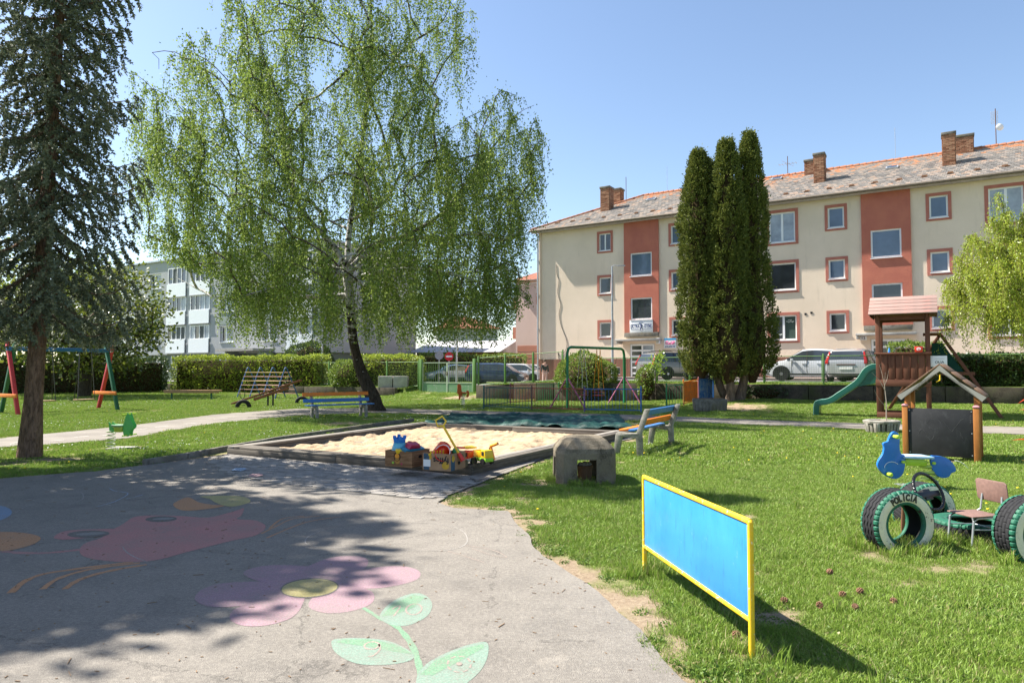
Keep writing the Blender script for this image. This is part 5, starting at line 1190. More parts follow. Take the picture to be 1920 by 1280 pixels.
pp_ = tw_m@Vector((TWd+.22, .02, Zp+.58)); sg.location = pp_; sg.rotation_euler = (0, 0, TH)
mb = MB(); mb.box((.05, 0, 0), (.46, .02, .34)); mb.build('board', SIGNW, sg, bevel=.003); text_on('lettering', 'OLIA', .11, BLACKP, sg, (.08, -.012, -.03), (math.pi/2, 0, 0), .002); mb = MB(); mb.box((.08, -.0115, .08), (.26, .002, .006)); mb.build('print_line', BLACKP, sg)
for (x, c, n, lb, cat, s_) in ((.32, T_B, 'toy_bottle', 'small blue toy bottle standing on the tower handrail', 'toy', 0), (1.12, T_R, 'toy_bucket', 'red toy bucket with white face standing on the tower handrail', 'toy bucket', 1)):
    q = tw_m@Vector((x, -.08, Zr+.03)); t = thing(n, lb, cat, q, TH)
    if s_: mb = MB(); mb.box((0, 0, .09), (.2, .12, .18), taper=1.15); mb.build('bucket_wall', c, t, bevel=.01); mb = MB(); mb.prism([(.06*math.cos(a), .1+.05*math.sin(a)) for a in np.linspace(0, 6, 10)], -.072, -.069, 'y'); fc = mb.build('face_patch', SIGNW, t); mb = MB(); mb.box((0, -.075, .09), (.05, .004, .03)); mb.build('mouth', T_R, fc)
    else: mb = MB(); mb.lathe([(.03, 0), (.03, .1), (.012, .13), (.012, .16)], n=12); mb.build('bottle', c, t, smooth=40)
# slide
SLG = M('green_slide_plastic', .3, .5); SLG.base((.002, .062, .036, 1)); SLG = SLG.m; SLR = plain('pale_green_slide_lip', (.16, .36, .27), .35, .5)
sld = thing('slide', 'green plastic slide leading down to the left from the play tower', 'slide', tw.location, TH)
yS = 22.9; pts = []
for px, py in ((1656, 685), (1640, 683), (1628, 686), (1618, 694), (1608, 709), (1597, 719), (1570, 737), (1558, 745), (1547, 749), (1537, 750), (1529, 753), (1526, 761), (1525.5, 779)):
    a_, b_, q_ = ray(px, py); k_ = a_/b_; oy = .08; ox_, oy_ = tw.location.x+oy*N[0], tw.location.y+oy*N[1]; xl = (k_*oy_-ox_)/(U[0]-k_*U[1]); Yp = oy_+xl*U[1]; pts.append((xl, EYE+q_*Yp/b_-z0))
pts = smooth_poly(pts, 4, False); yo = .08; wS = .5; V = []; 
prof = [(-.0, .0), (.012, .02), (.035, .015), (.045, -.10), (wS-.045, -.10), (wS-.035, .015), (wS-.012, .02), (wS, .0), (wS, -.17), (0, -.17)]
mb = MB(); k = len(prof); n0 = len(pts)
for i, (x, z) in enumerate(pts):
    a = pts[max(0, i-1)]; b = pts[min(n0-1, i+1)]; dx, dz = b[0]-a[0], b[1]-a[1]; l = math.hypot(dx, dz)+1e-6; nx_, nz_ = dz/l, -dx/l
    for (y, h) in prof: mb.v.append((x-nx_*h*-1 if False else x+nx_*h, yo+y, z+nz_*h))
for i in range(n0-1):
    for j in range(k): mb.f.append((i*k+j, i*k+(j+1) % k, (i+1)*k+(j+1) % k, (i+1)*k+j))
mb.f.append(tuple(range(k))); mb.f.append(tuple((n0-1)*k+j for j in range(k))[::-1]); mb.build('chute', SLG, sld, smooth=50)
for y in (yo+.012, yo+wS-.012):
    mb = MB(); mb.tube([(x, y, z+.012) for x, z in pts], .014, 6); mb.build('lip', SLR, sld, smooth=50)
mb = MB(); q0 = [p_ for p_ in pts[2:22]]; mb.prism([(x, z-.05) for x, z in q0]+[(q0[-1][0]+.15, q0[-1][1]-.05), (.0, q0[-1][1]+.12), (0, 1.2)], yo+.03, yo+.06, 'y'); mb.build('side_skirt', plain('dark_green_slide_plastic', (.006, .10, .06), .4, .5), sld)

# ------------------------------------------------------------ spring riders
def spring(mb, x, y, z0, z1, r=.075, n=5, wr=.011):
    mb.tube([(x+r*math.cos(t), y+r*math.sin(t), z0+(z1-z0)*t/(2*math.pi*n)) for t in np.linspace(0, 2*math.pi*n, n*14)], wr, 6)
def shape_from_px(pts, Y, x0, z0): return [(D(a, b, Y)[0]-x0, D(a, b, Y)[2]-z0) for a, b in pts]
C8 = lambda P: [(1560+x/4.267, 780+y/4.267) for x, y in P]
YR = 9.35; g0 = G(1719, 907); x0 = D(1719, 907, YR)[0]
r1 = thing('spring_rider', 'blue motorbike spring rider with lime green knobs behind the tyres', 'spring rider', (x0, YR, 0)); BLP = M('blue_plastic_board', .35, .5); BLP.base(BLP.mix(BLP.rng(BLP.noise(4, 4), .35, .7), (.01, .13, .48, 1), (.015, .17, .58, 1))); BLP = BLP.m; LIME = pl('lime_green_plastic', (.42, .62, .05)); PALE = plain('pale_blue_edge', (.35, .5, .62), .5)
s1 = smooth_poly(shape_from_px(C8([(360, 390), (370, 350), (402, 300), (412, 250), (405, 215), (440, 200), (455, 165), (478, 128), (510, 125), (535, 158), (535, 250), (548, 300), (578, 315), (577, 400), (560, 460), (520, 495), (470, 495), (420, 470), (382, 435)]), YR-.1, x0, 0), 4)
s2 = smooth_poly(shape_from_px(C8([(786, 320), (830, 316), (880, 322), (930, 345), (965, 380), (985, 420), (978, 443), (950, 452), (930, 482), (890, 492), (850, 482), (812, 442), (790, 380)]), YR-.1, x0, 0), 4)
for y in (-.10,):
    mb = MB(); mb.prism(s1, y-.02, y+.02, 'y'); mb.build('front_board', BLP, r1, bevel=.004); mb = MB(); mb.prism(s2, y-.02, y+.02, 'y'); mb.build('rear_board', BLP, r1, bevel=.004)
se = shape_from_px(C8([(560, 322), (680, 318), (800, 322), (800, 338), (680, 340), (565, 334)]), YR-.1, x0, 0); mb = MB(); mb.prism(se, -.16, .14, 'y'); mb.build('seat', PALE, r1, bevel=.006)
bl = shape_from_px(C8([(580, 355), (620, 342), (740, 345), (775, 365), (765, 400), (600, 400)]), YR-.1, x0, 0); mb = MB(); mb.prism(bl, -.09, .09, 'y'); mb.build('seat_block', LIME, r1, bevel=.012)
mb = MB(); spring(mb, D(1560+685/4.267, 0, YR)[0]-x0, 0, 0, bl[-1][1]+.02, .10, 4, .018); mb.build('spring', pl('lime_spring', (.42, .55, .12)), r1, smooth=60)
for (cx, cy, r_) in ((490, 160, .028), (555, 362, .022), (800, 372, .022), (435, 458, .028)):
    x, _, z = D(1560+cx/4.267, 780+cy/4.267, YR-.1); mb = MB(); L_ = .09 if r_ > .025 else .03
    mb.tube([(x-x0, -.125, z), (x-x0, -.125-L_, z-.0), (x-x0, -.125-L_-.012, z)], [r_*.8, r_, r_*.6], 14); mb.build('knob', LIME, r1, smooth=45)
for (cx, cy, rr) in ((455, 400, .125),):
    mb = MB(); x, _, z = D(1560+470/4.267, 780+408/4.267, YR-.1); mb.tube([(x-x0+rr*.78*math.cos(t), -.128, z+rr*.62*math.sin(t)) for t in np.linspace(.6, 3.2, 14)], .0035, 4); mb.tube([(D(1560+838/4.267, 0, YR)[0]-x0+.18*(k/9), -.128, s2[0][1]-.055-.10*(k/9)**2) for k in range(10)], .0035, 4); mb.build('groove_line', WHITEF, r1)
mb = MB(); mb.box((0, 0, .01), (.4, .4, .02)); mb.build('base_plate', GALV, r1)
C8b = lambda P: [(180+x/5.82, 630+y/5.82) for x, y in P]
YR = 13.95; x0 = D(227, 838, YR)[0]
r2 = thing('spring_rider', 'light green bird-shaped spring rider on the lawn beside the left path', 'spring rider', (x0, YR, 0)); GRP = paint('green_plastic_board', (.10, .42, .12), .5, .3)
for y in (-.05, .07):
    mb = MB(); mb.prism(smooth_poly(shape_from_px(C8b([(350, 842), (368, 840), (385, 885), (400, 930), (421, 972), (415, 1000), (388, 1028), (376, 1085), (350, 1090), (318, 1075), (310, 980), (325, 930), (338, 880)]), YR, x0, 0), 3), y-.01, y+.01, 'y'); mb.build('head_board', GRP, r2, bevel=.003)
    mb = MB(); mb.prism(smooth_poly(shape_from_px(C8b([(156, 935), (185, 955), (215, 962), (235, 975), (225, 1035), (195, 1045), (165, 1030), (160, 980)]), YR, x0, 0), 3), y-.01, y+.01, 'y'); mb.build('tail_board', GRP, r2, bevel=.003)
mb = MB(); mb.prism(shape_from_px(C8b([(200, 964), (310, 966), (312, 984), (200, 984)]), YR, x0, 0), -.12, .14, 'y'); mb.build('seat', plain('grey_green_seat', (.22, .34, .22), .5), r2, bevel=.005)
mb = MB(); mb.prism(shape_from_px(C8b([(210, 985), (312, 985), (300, 1045), (225, 1045)]), YR, x0, 0), -.08, .1, 'y'); mb.build('seat_block', pl('olive_lime_plastic', (.32, .40, .05)), r2, bevel=.01)
mb = MB(); spring(mb, D(180+275/5.82, 0, YR)[0]-x0, 0, 0, .36, .08, 5, .010); mb.build('spring', plain('pale_green_steel', (.40, .45, .30), .5), r2, smooth=60)
for cx, cy in ((360, 850), (365, 1078)): x, _, z = D(180+cx/5.82, 630+cy/5.82, YR); mb = MB(); mb.tube([(x-x0-.03, -.2, z), (x-x0+.02, .22, z)], .014, 8); mb.build('bar_grip', LIME, r2)
mb = MB(); mb.box((.02, 0, .0), (.45, .42, .03)); mb.build('base_plate', CONCL, r2)
C9 = lambda P: [(780+x/7.385, 640+y/7.385) for x, y in P]
YR = 30.5; x0 = D(871, 757, YR)[0]; gz = hz(x0, YR)
r3 = thing('spring_rider', 'orange horse-shaped spring rider on the lawn in front of the green gate', 'spring rider', (x0, YR, gz)); ORP = plain('orange_red_board', (.62, .12, .02), .5, .4)
mb = MB(); mb.prism(shape_from_px(C9([(572, 600), (585, 588), (600, 590), (612, 588), (626, 615), (632, 690), (652, 712), (642, 760), (618, 775), (606, 808), (590, 805), (592, 735), (568, 715), (574, 650)]), YR, x0, gz), -.04, .04, 'y'); mb.build('head_board', ORP, r3, bevel=.01)
mb = MB(); mb.prism(shape_from_px(C9([(692, 690), (710, 676), (730, 685), (740, 715), (732, 760), (706, 780), (694, 752), (712, 722), (708, 705)]), YR, x0, gz), -.04, .04, 'y'); mb.build('tail_board', ORP, r3, bevel=.01)
mb = MB(); mb.prism(shape_from_px(C9([(630, 698), (712, 702), (712, 716), (630, 716)]), YR, x0, gz), -.1, .1, 'y'); mb.build('seat', ORP, r3); mb = MB(); mb.prism(shape_from_px(C9([(640, 718), (700, 718), (690, 745), (650, 745)]), YR, x0, gz), -.08, .08, 'y'); mb.build('seat_block', plain('olive_block', (.25, .33, .08), .6), r3)
mb = MB(); spring(mb, D(780+665/7.385, 0, YR)[0]-x0, 0, 0, .42, .09, 5, .016); mb.build('spring', plain('white_spring', (.6, .6, .58), .5), r3, smooth=60)

# ------------------------------------------------------------ planters
p = G(1669, 812); pt = thing('planter', 'octagonal concrete planter with slotted sides and a bare sapling', 'planter', (p[0], p[1]+.38, 0))
mb = MB(); n8 = 8; r0_, r1_ = .36, .40
mb.lathe([(r0_-.04, .02), (r1_-.06, .25), (r1_-.10, .27), (.05, .26)], n=8); mb.build('inner_wall', CONCD, pt)
for k in range(8):
    a = 2*math.pi*(k+.5)/8
    for j in (-1, 0, 1):
        c = Vector((math.cos(a), math.sin(a), 0)); tn = Vector((-c.y, c.x, 0)); mb = MB(); mb.bar(c*(r0_*.93)+tn*j*.105, c*(r1_*.93)+tn*j*.115+Vector((0, 0, .24)), .075, .05, up=c); mb.build('slat', CONC, pt, bevel=.006)
mb = MB(); mb.lathe([(r1_+.03, .225), (r1_+.04, .29), (r1_-.02, .31), (r1_-.07, .30), (r1_-.07, .225)], n=8); mb.build('rim', CONC, pt, bevel=.006)
mb = MB(); mb.lathe([(r1_-.06, .262), (.2, .285), (.02, .28)], n=16); mb.build('soil', plain('dry_soil', (.2, .16, .1), .95, .1, 0, .4, 20), pt)
sp_ = thing('bare_sapling', 'leafless pale sapling growing in the slotted planter', 'sapling', (p[0]+.12, p[1]+.38, .27)); mb = MB()
mb.tube([(0, 0, 0), (.01, 0, .5), (-.03, 0, .95)], [.014, .011, .008], 6); mb.tube([(-.0, 0, .75), (-.15, 0, 1.05), (-.34, .02, 1.25)], [.008, .006, .003], 5); mb.tube([(-.02, 0, .9), (-.08, 0, 1.2), (-.12, .05, 1.45)], [.008, .005, .002], 5); mb.tube([(-.03, 0, .9), (.05, 0, 1.1), (.07, -.03, 1.3)], [.007, .005, .002], 5); mb.tube([(0, 0, .35), (-.16, 0, .55), (-.3, 0, .8)], [.007, .004, .002], 5); mb.tube([(-.02, 0, 1.0), (-.0, 0, 1.25)], [.005, .002], 5)
mb.build('trunk', plain('pale_twig', (.36, .30, .24), .8), sp_)
p = GT(1336, 771); pt = thing('planter', 'long grey concrete trough planter beside the coloured fence ends', 'planter', (p[0], p[1]+.35, p[2]), -.12); mb = MB(); mb.box((0, 0, .22), (1.12, .55, .45), taper=1.06); tr_ = mb.build('trough', CONCD, pt, bevel=.015)
mb = MB(); mb.box((0, 0, .452), (1.02, .44, .02)); mb.build('soil', plain('dark_soil', (.08, .06, .035), .95), pt)
for k in range(9):
    mb = MB(); mb.box((-.5+k*.125, -.287, .22), (.085, .02, .38)); mb.build('rib', CONCD, pt)
p = GT(736, 739); cb_ = thing('concrete_block', 'pair of pale concrete cubes beside the hedge left of the gate', 'concrete block', (p[0], p[1]+.4, p[2])); 
for x in (-.45, .45): mb = MB(); mb.box((x, 0, .36), (.84, .8, .76)); mb.build('cube', CONCL, cb_, bevel=.02)

# ------------------------------------------------------------ swings
GRNP = paint('green_tube_paint', (.012, .17, .06), .4, .3); PINKT = paint('pink_tube_paint', (.42, .12, .22), .5, .4); REDP = paint('red_post_paint', (.50, .035, .05), .5, .4); BLUB = paint('blue_beam_paint', (.02, .12, .32), .5, .4); GRND = paint('dark_green_post_paint', (.015, .11, .06), .5, .4)
a = Vector(GT(1064, 768)); b_ = D(1170.5, 700, 30.3); b = Vector((b_[0], 30.3, hz(b_[0], 30.3))); d = b-a; d.z = 0; Ls = d.length; rz = math.atan2(d.y, d.x)
s_ = thing('swing_frame', 'green tubular swing frame with pink braces inside the little fence', 'swing', a, rz); hT = 2.48-a.z
mb = MB(); rT = .055; pts = [(0, 0, -.2), (0, 0, hT-.25), (.07, 0, hT-.07), (.25, 0, hT), (Ls-.25, 0, hT+.02), (Ls-.07, 0, hT-.05), (Ls, 0, hT-.25), (Ls, 0, -.2)]; mb.tube(pts, rT, 12); mb.build('frame_tube', GRNP, s_, smooth=45)
for x in (0, Ls):
    for y in (-.95, .95): mb = MB(); mb.tube([(x, 0, 1.28), (x, y, -.1)], .03, 8); mb.build('brace', PINKT, s_, smooth=45)
ORR = plain('orange_rope', (.75, .30, .02), .7)
def swing_seat(name, parent, x, top, seat_z, rope, w_, seatm, box=True, off=.0, wr=.012):
    t = MB()
    for sx in (-1, 1):
        for sy in (-1, 1): t.tube([(x+sx*w_*.35, 0, top), (x+sx*w_/2+off, sy*.14, seat_z+.25 if box else seat_z)], wr, 5)
    o = t.build(name, rope, parent)
    q = MB(); q.box((x+off, 0, seat_z), (w_+.06, .34, .04)); q.build('seat', seatm, o, bevel=.008)
    if box:
        q = MB()
        for z in (.13, .25): q.box((x+off, -.16, seat_z+z), (w_+.06, .025, .03)); q.box((x+off, .16, seat_z+z), (w_+.06, .025, .03)); q.box((x+off-w_/2, 0, seat_z+z), (.03, .33, .03)); q.box((x+off+w_/2, 0, seat_z+z), (.03, .33, .03))
        q.build('safety_bar', seatm, o)
swing_seat('swing_seat', s_, Ls*.52, hT, .50, ORR, .36, plain('red_wooden_seat', (.35, .04, .03), .5)); swing_seat('swing_seat', s_, Ls*.24, hT, .55, GALV, .36, plain('brown_wooden_seat', (.2, .05, .04), .5), wr=.008)
# wooden swing at left
lf_, rt_ = Vector((-18.05, 24.6, 0)), Vector((-16.2, 27.45, 0)); d = rt_-lf_; Ls = d.length; rz = math.atan2(d.y, d.x)
s_ = thing('wooden_swing', 'wooden swing with red and green A-frame legs and blue beam behind the spruce', 'swing', lf_, rz); hT = 2.34
mb = MB(); mb.box((Ls/2, 0, hT), (Ls+.3, .12, .14)); mb.build('beam', BLUB, s_, bevel=.01)
for x in (0, Ls):
    for sy, mt_ in ((1, REDP), (-1, GRND)) if x > 0 else ((1, GRND), (-1, REDP)):
        mb = MB(); mb.bar((x+sy*.07, -sy*.14, hT+.22), (x+sy*.07, sy*.95, -.15), .12, .12, up=(1, 0, 0)); mb.build('leg', mt_, s_, bevel=.01)
    mb = MB(); mb.box((x-.14 if x else x-.14, 0, .66), (.05, 1.75, .13)); mb.build('crossbar', OR_W, s_, bevel=.008)
for xs in (Ls*.33, Ls*.74): swing_seat('swing_seat', s_, xs, hT-.07, .42, BLACKP, .62, plain('tan_seat', (.3, .2, .1), .7), box=False, wr=.014)

# ------------------------------------------------------------ climbing frame, seesaw, beam bench, half tyres
BLT = paint('blue_tube_paint', (.03, .10, .28), .5, .4); RNG = plain('worn_pink_rung', (.40, .22, .17), .7, .3, 0, .3, 20); RNGY = plain('worn_yellow_rung', (.5, .36, .15), .7)
f1, f4 = Vector((-14.95, 38.7, 0)), Vector((-12.35, 37.4, 0)); d = f4-f1; Lc = d.length; rz = math.atan2(d.y, d.x); cf = thing('climbing_frame', 'tent-shaped climbing frame of blue tubes and pink rungs in front of the hedge', 'climbing frame', f1, rz)
hA = 1.68
for k in range(4):
    x = Lc*k/3*.98; mb = MB(); mb.tube(smooth_poly([(x-.05, -.75, -.1), (x, -.15, hA-.25), (x+.02, 0, hA), (x+.05, .15, hA-.25), (x+.3, .75, -.1)], 5, False), .032, 7); mb.build('arch', BLT, cf, smooth=45)
for k in range(6):
    z = .25+k*.235; yk = -.72+.56*z/(hA-.2)
    mb = MB(); mb.tube([(0-.04, yk, z), (Lc*.98, yk, z)], .017, 6); mb.build('rung', RNGY if k in (3, 5) else RNG, cf)
    mb = MB(); mb.tube([(.25, -yk, z), (Lc*.98+.2, -yk, z)], .017, 6); mb.build('rung', RNG, cf)
pv = Vector((-10.55, 29.9, 0)); ss_ = thing('seesaw', 'red-brown wooden seesaw with its right end raised', 'seesaw', pv, -.18); SSW = wood('red_brown_seesaw_wood', (.15, .05, .025), (.26, .10, .05), .6, (1, 9, 9)); an = .31
mb = MB(); mb.box((0, 0, 0), (3.45, .16, .07)); o = mb.build('beam', SSW, ss_, bevel=.01); o.location = (-.2, 0, .60); o.rotation_euler = (0, -an, 0)
mb = MB(); mb.box((0, 0, -.09), (1.7, .12, .12)); o = mb.build('stiffener', SSW, ss_, bevel=.01); o.location = (-.0, 0, .62); o.rotation_euler = (0, -an, 0)
for x in (-.12, .12): mb = MB(); mb.tube([(x, 0, -.1), (x, 0, .52)], .04, 8); mb.build('pivot_post', BLACKP, ss_)
mb = MB(); mb.tube([(-1.35+.12*math.cos(t), 0, .52+.22*math.sin(t)) for t in np.linspace(0, 6.3, 18)], .016, 6); mb.tube([(.8+.08*math.cos(t), 0, 1.08+.12*math.sin(t)) for t in np.linspace(0, 6.3, 14)], .014, 6); mb.build('grip_ring', BLACKP, ss_)
for (px, py, lb) in ((456, 764, 'half-buried black tyre under the low left end of the seesaw'), (566, 756, 'half-buried grey tyre beside the left end of the facing bench')):
    p = G(px, py); t = thing('buffer_tyre', lb, 'tyre', (p[0], p[1], .02), .2); revolve('rubber', t, TYRE, [(.17, -.09), (.27, -.10), (.31, -.07), (.32, 0), (.31, .07), (.27, .10), (.17, .09)], 40)
p0, p1 = Vector(G(305, 747)), Vector(G(392, 747)); p0 = Vector((-18.2, 36.2, 0)); p1 = Vector((-15.6, 36.2, 0)); bm_ = thing('balance_bench', 'low orange-brown plank bench on short posts in front of the left hedge', 'bench', p0, 0)
mb = MB(); mb.box((1.3, 0, .47), (3.0, .3, .07)); mb.build('plank', wood('peeling_orange_plank', (.30, .16, .08), (.45, .27, .15), .8, (1, 9, 9)), bm_, bevel=.01); mb = MB(); mb.box((1.3, -.12, .40), (2.9, .06, .12)); mb.build('side_plank', wood('peeling_brown_plank', (.25, .13, .07), (.36, .22, .13), .8, (1, 9, 9)), bm_, bevel=.01)
for x in (.2, 2.3): mb = MB(); mb.box((x, 0, .18), (.07, .07, .5)); mb.build('leg', GRND, bm_)

# ------------------------------------------------------------ little coloured picket fences
def picket(label, pa, pb, mt_, post, h=.86, n=16, back=None):
    a = Vector(pa); b = Vector(pb); d = b-a; L = math.hypot(d.x, d.y); t = thing('picket_fence', label, 'fence', a, math.atan2(d.y, d.x), 'small coloured metal fence panels round the swing'); dz = d.z/L
    for x in (0, L): mb = MB(); mb.tube([(x, 0, -.1+dz*x), (x, 0, h+.06+dz*x)], .03, 8); mb.lathe([(.03, 0), (.03, .03), (.002, .05)], (x, 0, h+.06+dz*x), 8); mb.build('post', post, t)
    for z in (.10, h): mb = MB(); mb.bar((0, 0, z), (L, 0, z+dz*L), .025, .035); mb.build('rail', mt_, t)
    k = max(3, int(L/.13)); 
    for i in range(1, k): x = L*i/k; mb = MB(); mb.bar((x, 0, .1+dz*x), (x, 0, h+dz*x), .012, .012, up=(0, 1, 0)); mb.build('picket', mt_, t)
    if back: mb = MB(); mb.box((L/2, .02, h/2+.05+dz*L/2), (L-.08, .012, h-.15)); mb.build('backing_panel', back, t)
    return t
TEAL = paint('dark_teal_paint', (.02, .10, .10), .5, .4); MAR = paint('maroon_paint', (.22, .035, .03), .5, .4); BLF = paint('blue_fence_paint', (.02, .12, .36), .5, .4); ORF = paint('orange_fence_paint', (.75, .20, .02), .5, .4); DBL = paint('dark_blue_brown_paint', (.03, .035, .07), .6, .5)
P_ = [Vector(GT(907, 766)), Vector(GT(997, 769)), Vector(GT(1096, 772)), Vector(GT(1202, 774))]
picket('dark teal fence panel at the left front corner of the swing pen', P_[0], P_[1], TEAL, TEAL); picket('maroon fence panel in the middle front of the swing pen', P_[1], P_[2], MAR, MAR); picket('blue fence panel in front of the green swing frame', P_[2], P_[3], BLF, BLF)
b0, b1, b2 = Vector(D(957, 760, 31.2)), Vector(D(1005, 755, 33)), Vector(D(1048, 752, 34))
for v_ in (b0, b1, b2): v_.z = hz(v_.x, v_.y)
picket('dark blue fence panel on the left side of the swing pen running back', P_[0]+Vector((0, .05, 0)), b0, DBL, DBL); picket('maroon fence panel at the back left of the swing pen', b0, b1, MAR, MAR); picket('green fence panel at the back of the swing pen by the bush', b1, b2, GRNP, GRNP)
c0, c1, c2, c3 = [Vector(((px-960)/F*Y, Y, hz((px-960)/F*Y, Y))) for px, Y in ((1249, 27.0), (1281, 27.3), (1309, 28.6), (1337, 29.8))]
m = M('torn_orange_mesh', .7, .2); m.base(m.mix(m.rng(m.noise(7, 5, .7), .4, .6), (.7, .18, .02, 1), (.35, .15, .05, 1))); OMX = m.m; m = M('torn_blue_mesh', .7, .2); m.base(m.mix(m.rng(m.noise(5, 5, .7), .4, .6), (.03, .14, .4, 1), (.3, .4, .45, 1))); BMX = m.m
picket('dark green fence panel left of the orange one near the planter', c0, c1, GRNP, GRNP, .85); picket('orange fence panel with orange sheet beside the planter', c1, c2, ORF, ORF, .95, back=OMX); picket('blue fence panel with blue sheet behind the trough planter', c2, c3, BLF, BLF, .95, back=BMX)

# ------------------------------------------------------------ green wire fence and gate along the street
GRF = paint('moss_green_post_paint', (.10, .22, .055), .6, .8, (.15, .13, .06)); WIRE = plain('green_wire', (.10, .17, .07), .7, .3)
def on_line(px, v):
    k = (px-960)/F*1.0; ax_, ay_ = L0[0]+v*N[0], L0[1]+v*N[1]; t = (k*ay_-ax_)/(U[0]-k*U[1]); return t
def wire_fence(label, t0, t1, v, nb_, h=1.18, gs=.09):
    x0, y0 = xy(t0, v); x1, y1 = xy(t1, v); za, zb = float(hs(np.array(t0))), float(hs(np.array(t1))); L = t1-t0; t = thing('wire_fence', label, 'fence', (x0, y0, za-.02), TH, 'green wire mesh fence along the street'); sl_ = (zb-za)/L
    for i in range(nb_+1): x = L*i/nb_; mb = MB(); mb.box((x, 0, h/2+x*sl_), (.07, .07, h+.2)); mb.build('post', GRF, t, bevel=.005)
    for i in range(nb_):
        a = L*i/nb_+.06; b = L*(i+1)/nb_-.06; mb = MB()
        for z in (.08, h): mb.tube([(a, 0, z+a*sl_), (b, 0, z+b*sl_)], .016, 5)
        for x in (a, b): mb.tube([(x, 0, .08+x*sl_), (x, 0, h+x*sl_)], .016, 5)
        fr_ = mb.build('panel_frame', GRF, t)
        mb = MB(); 
        for k in range(int((b-a)/gs)): x = a+k*gs; mb.bar((x, 0, .08+x*sl_), (x, 0, h+x*sl_), .0045, .0045, up=(0, 1, 0))
        for k in range(int(h/gs)): z = .08+k*gs; mb.bar((a, 0, z+a*sl_), (b, 0, z+b*sl_), .0045, .0045)
        mb.build('wire_mesh', WIRE, fr_, kind='stuff')
    return t
tA = on_line(1145, .9); tB = on_line(1432, .9); tC = on_line(1551, .9); tD = on_line(1665, .9)
wire_fence('wire fence between the thujas and the left bush below the cream house', -12.6, tB-3.3, .9, 4); wire_fence('wire fence in front of the white and silver cars', tB, tD, .9, 2); wire_fence('wire fence behind the play tower and right hedge', tD, 14, .9, 5)
g0_, g1_ = on_line(790, 1.0), on_line(890, 1.0)
wire_fence('wire fence right of the green gate before the parked cars', g1_+.25, -12.8, 1.0, 3, 1.55); wire_fence('pale wire fence left of the gate behind the hedges', -40, g0_-.2, 1.0, 7, 1.5)
x0, y0 = xy(g0_, 1.0); gt = thing('double_gate', 'closed green double gate with bars above solid lower panels', 'gate', (x0, y0, .10), TH); Lg = g1_-g0_; MIX_ = paint('scuffed_gate_green', (.11, .24, .12), .6, 1.2, (.3, .3, .25), chips=(.34, .36, .32), sc=3)
for x in (0, Lg): mb = MB(); mb.box((x, 0, 1.0), (.17, .17, 2.2)); mb.build('gate_post', GRF, gt, bevel=.01)
for sx in (0, 1):
    a = .12+sx*(Lg/2-.10); b = a+Lg/2-.15; mb = MB()
    for z in (.08, .72, 1.88): mb.box(((a+b)/2, 0, z), (b-a, .05, .05))
    for x in (a, b): mb.box((x, 0, .98), (.05, .05, 1.85))
    lf2 = mb.build('gate_leaf', plain('pale_green_rail', (.36, .44, .33), .6), gt); mb = MB(); mb.box(((a+b)/2, .0, .40), (b-a-.06, .02, .58)); mb.build('solid_panel', MIX_, lf2)
    for k in range(1, 13): x = a+(b-a)*k/13; mb = MB(); mb.box((x, 0, 1.3), (.02, .02, 1.12)); mb.build('bar', GRF, lf2)
mb = MB(); mb.tube([(Lg/2+.07*math.cos(q), -.05, 1.25+.09*math.sin(q)) for q in np.linspace(0, 6.3, 12)], .018, 5); mb.build('lock_chain', RUST, gt)

# ------------------------------------------------------------ lamp posts, road signs, wires
def lamp(px, Y, pt_, label, arm=.55):
    x, _, zt = D(px, pt_, Y); z0_ = hz(x, Y); t = thing('street_lamp', label, 'street lamp', (x, Y, z0_)); h = zt-z0_; mb = MB(); mb.tube([(0, 0, 0), (0, 0, 1.2), (0, 0, h)], [.085, .07, .045], 10); mb.build('pole', GALV, t, smooth=45)
    mb = MB(); mb.tube([(0, 0, h-.02), (.12, 0, h+.05), (arm, -.05, h+.02)], .025, 6); am = mb.build('arm', GALV, t); mb = MB(); mb.box((arm, -.05, h+.02), (.45, .16, .06)); mb.build('lamp_head', GALV, am, bevel=.015)
lamp(1147.5, 40.5, 499, 'tall slim street lamp standing in front of the cream house'); lamp(857, 52, 560, 'street lamp pole behind the gate partly hidden by birch leaves'); lamp(605, 50, 575, 'street lamp pole behind the birch between the hedges')
def rsign(px, py, Y, kind, label):
    x, _, zc = D(px, py, Y); z0_ = hz(x, Y); t = thing('road_sign', label, 'road sign', (x, Y, z0_)); h = zc-z0_; mb = MB(); mb.tube([(0, .03, 0), (0, .03, h+.15)], .03, 8); mb.build('pole', GALV, t)
    disc = [(.32*math.cos(q), h+.32*math.sin(q)) for q in np.linspace(0, 2*math.pi, 24, endpoint=False)]
    mb = MB(); mb.prism(disc, -.012, .0, 'y'); dd_ = mb.build('disc', plain('red_sign_face', (.55, .02, .03), .5) if kind else plain('sign_back_grey', (.3, .31, .34), .5), t)
    if kind: mb = MB(); mb.box((0, -.016, h), (.46, .006, .12)); mb.build('white_bar', SIGNW, dd_)
rsign(842, 668, 50, 1, 'red no-entry sign with white bar behind the gate'); rsign(823.5, 666, 50.5, 0, 'grey back of a round sign left of the no-entry sign')
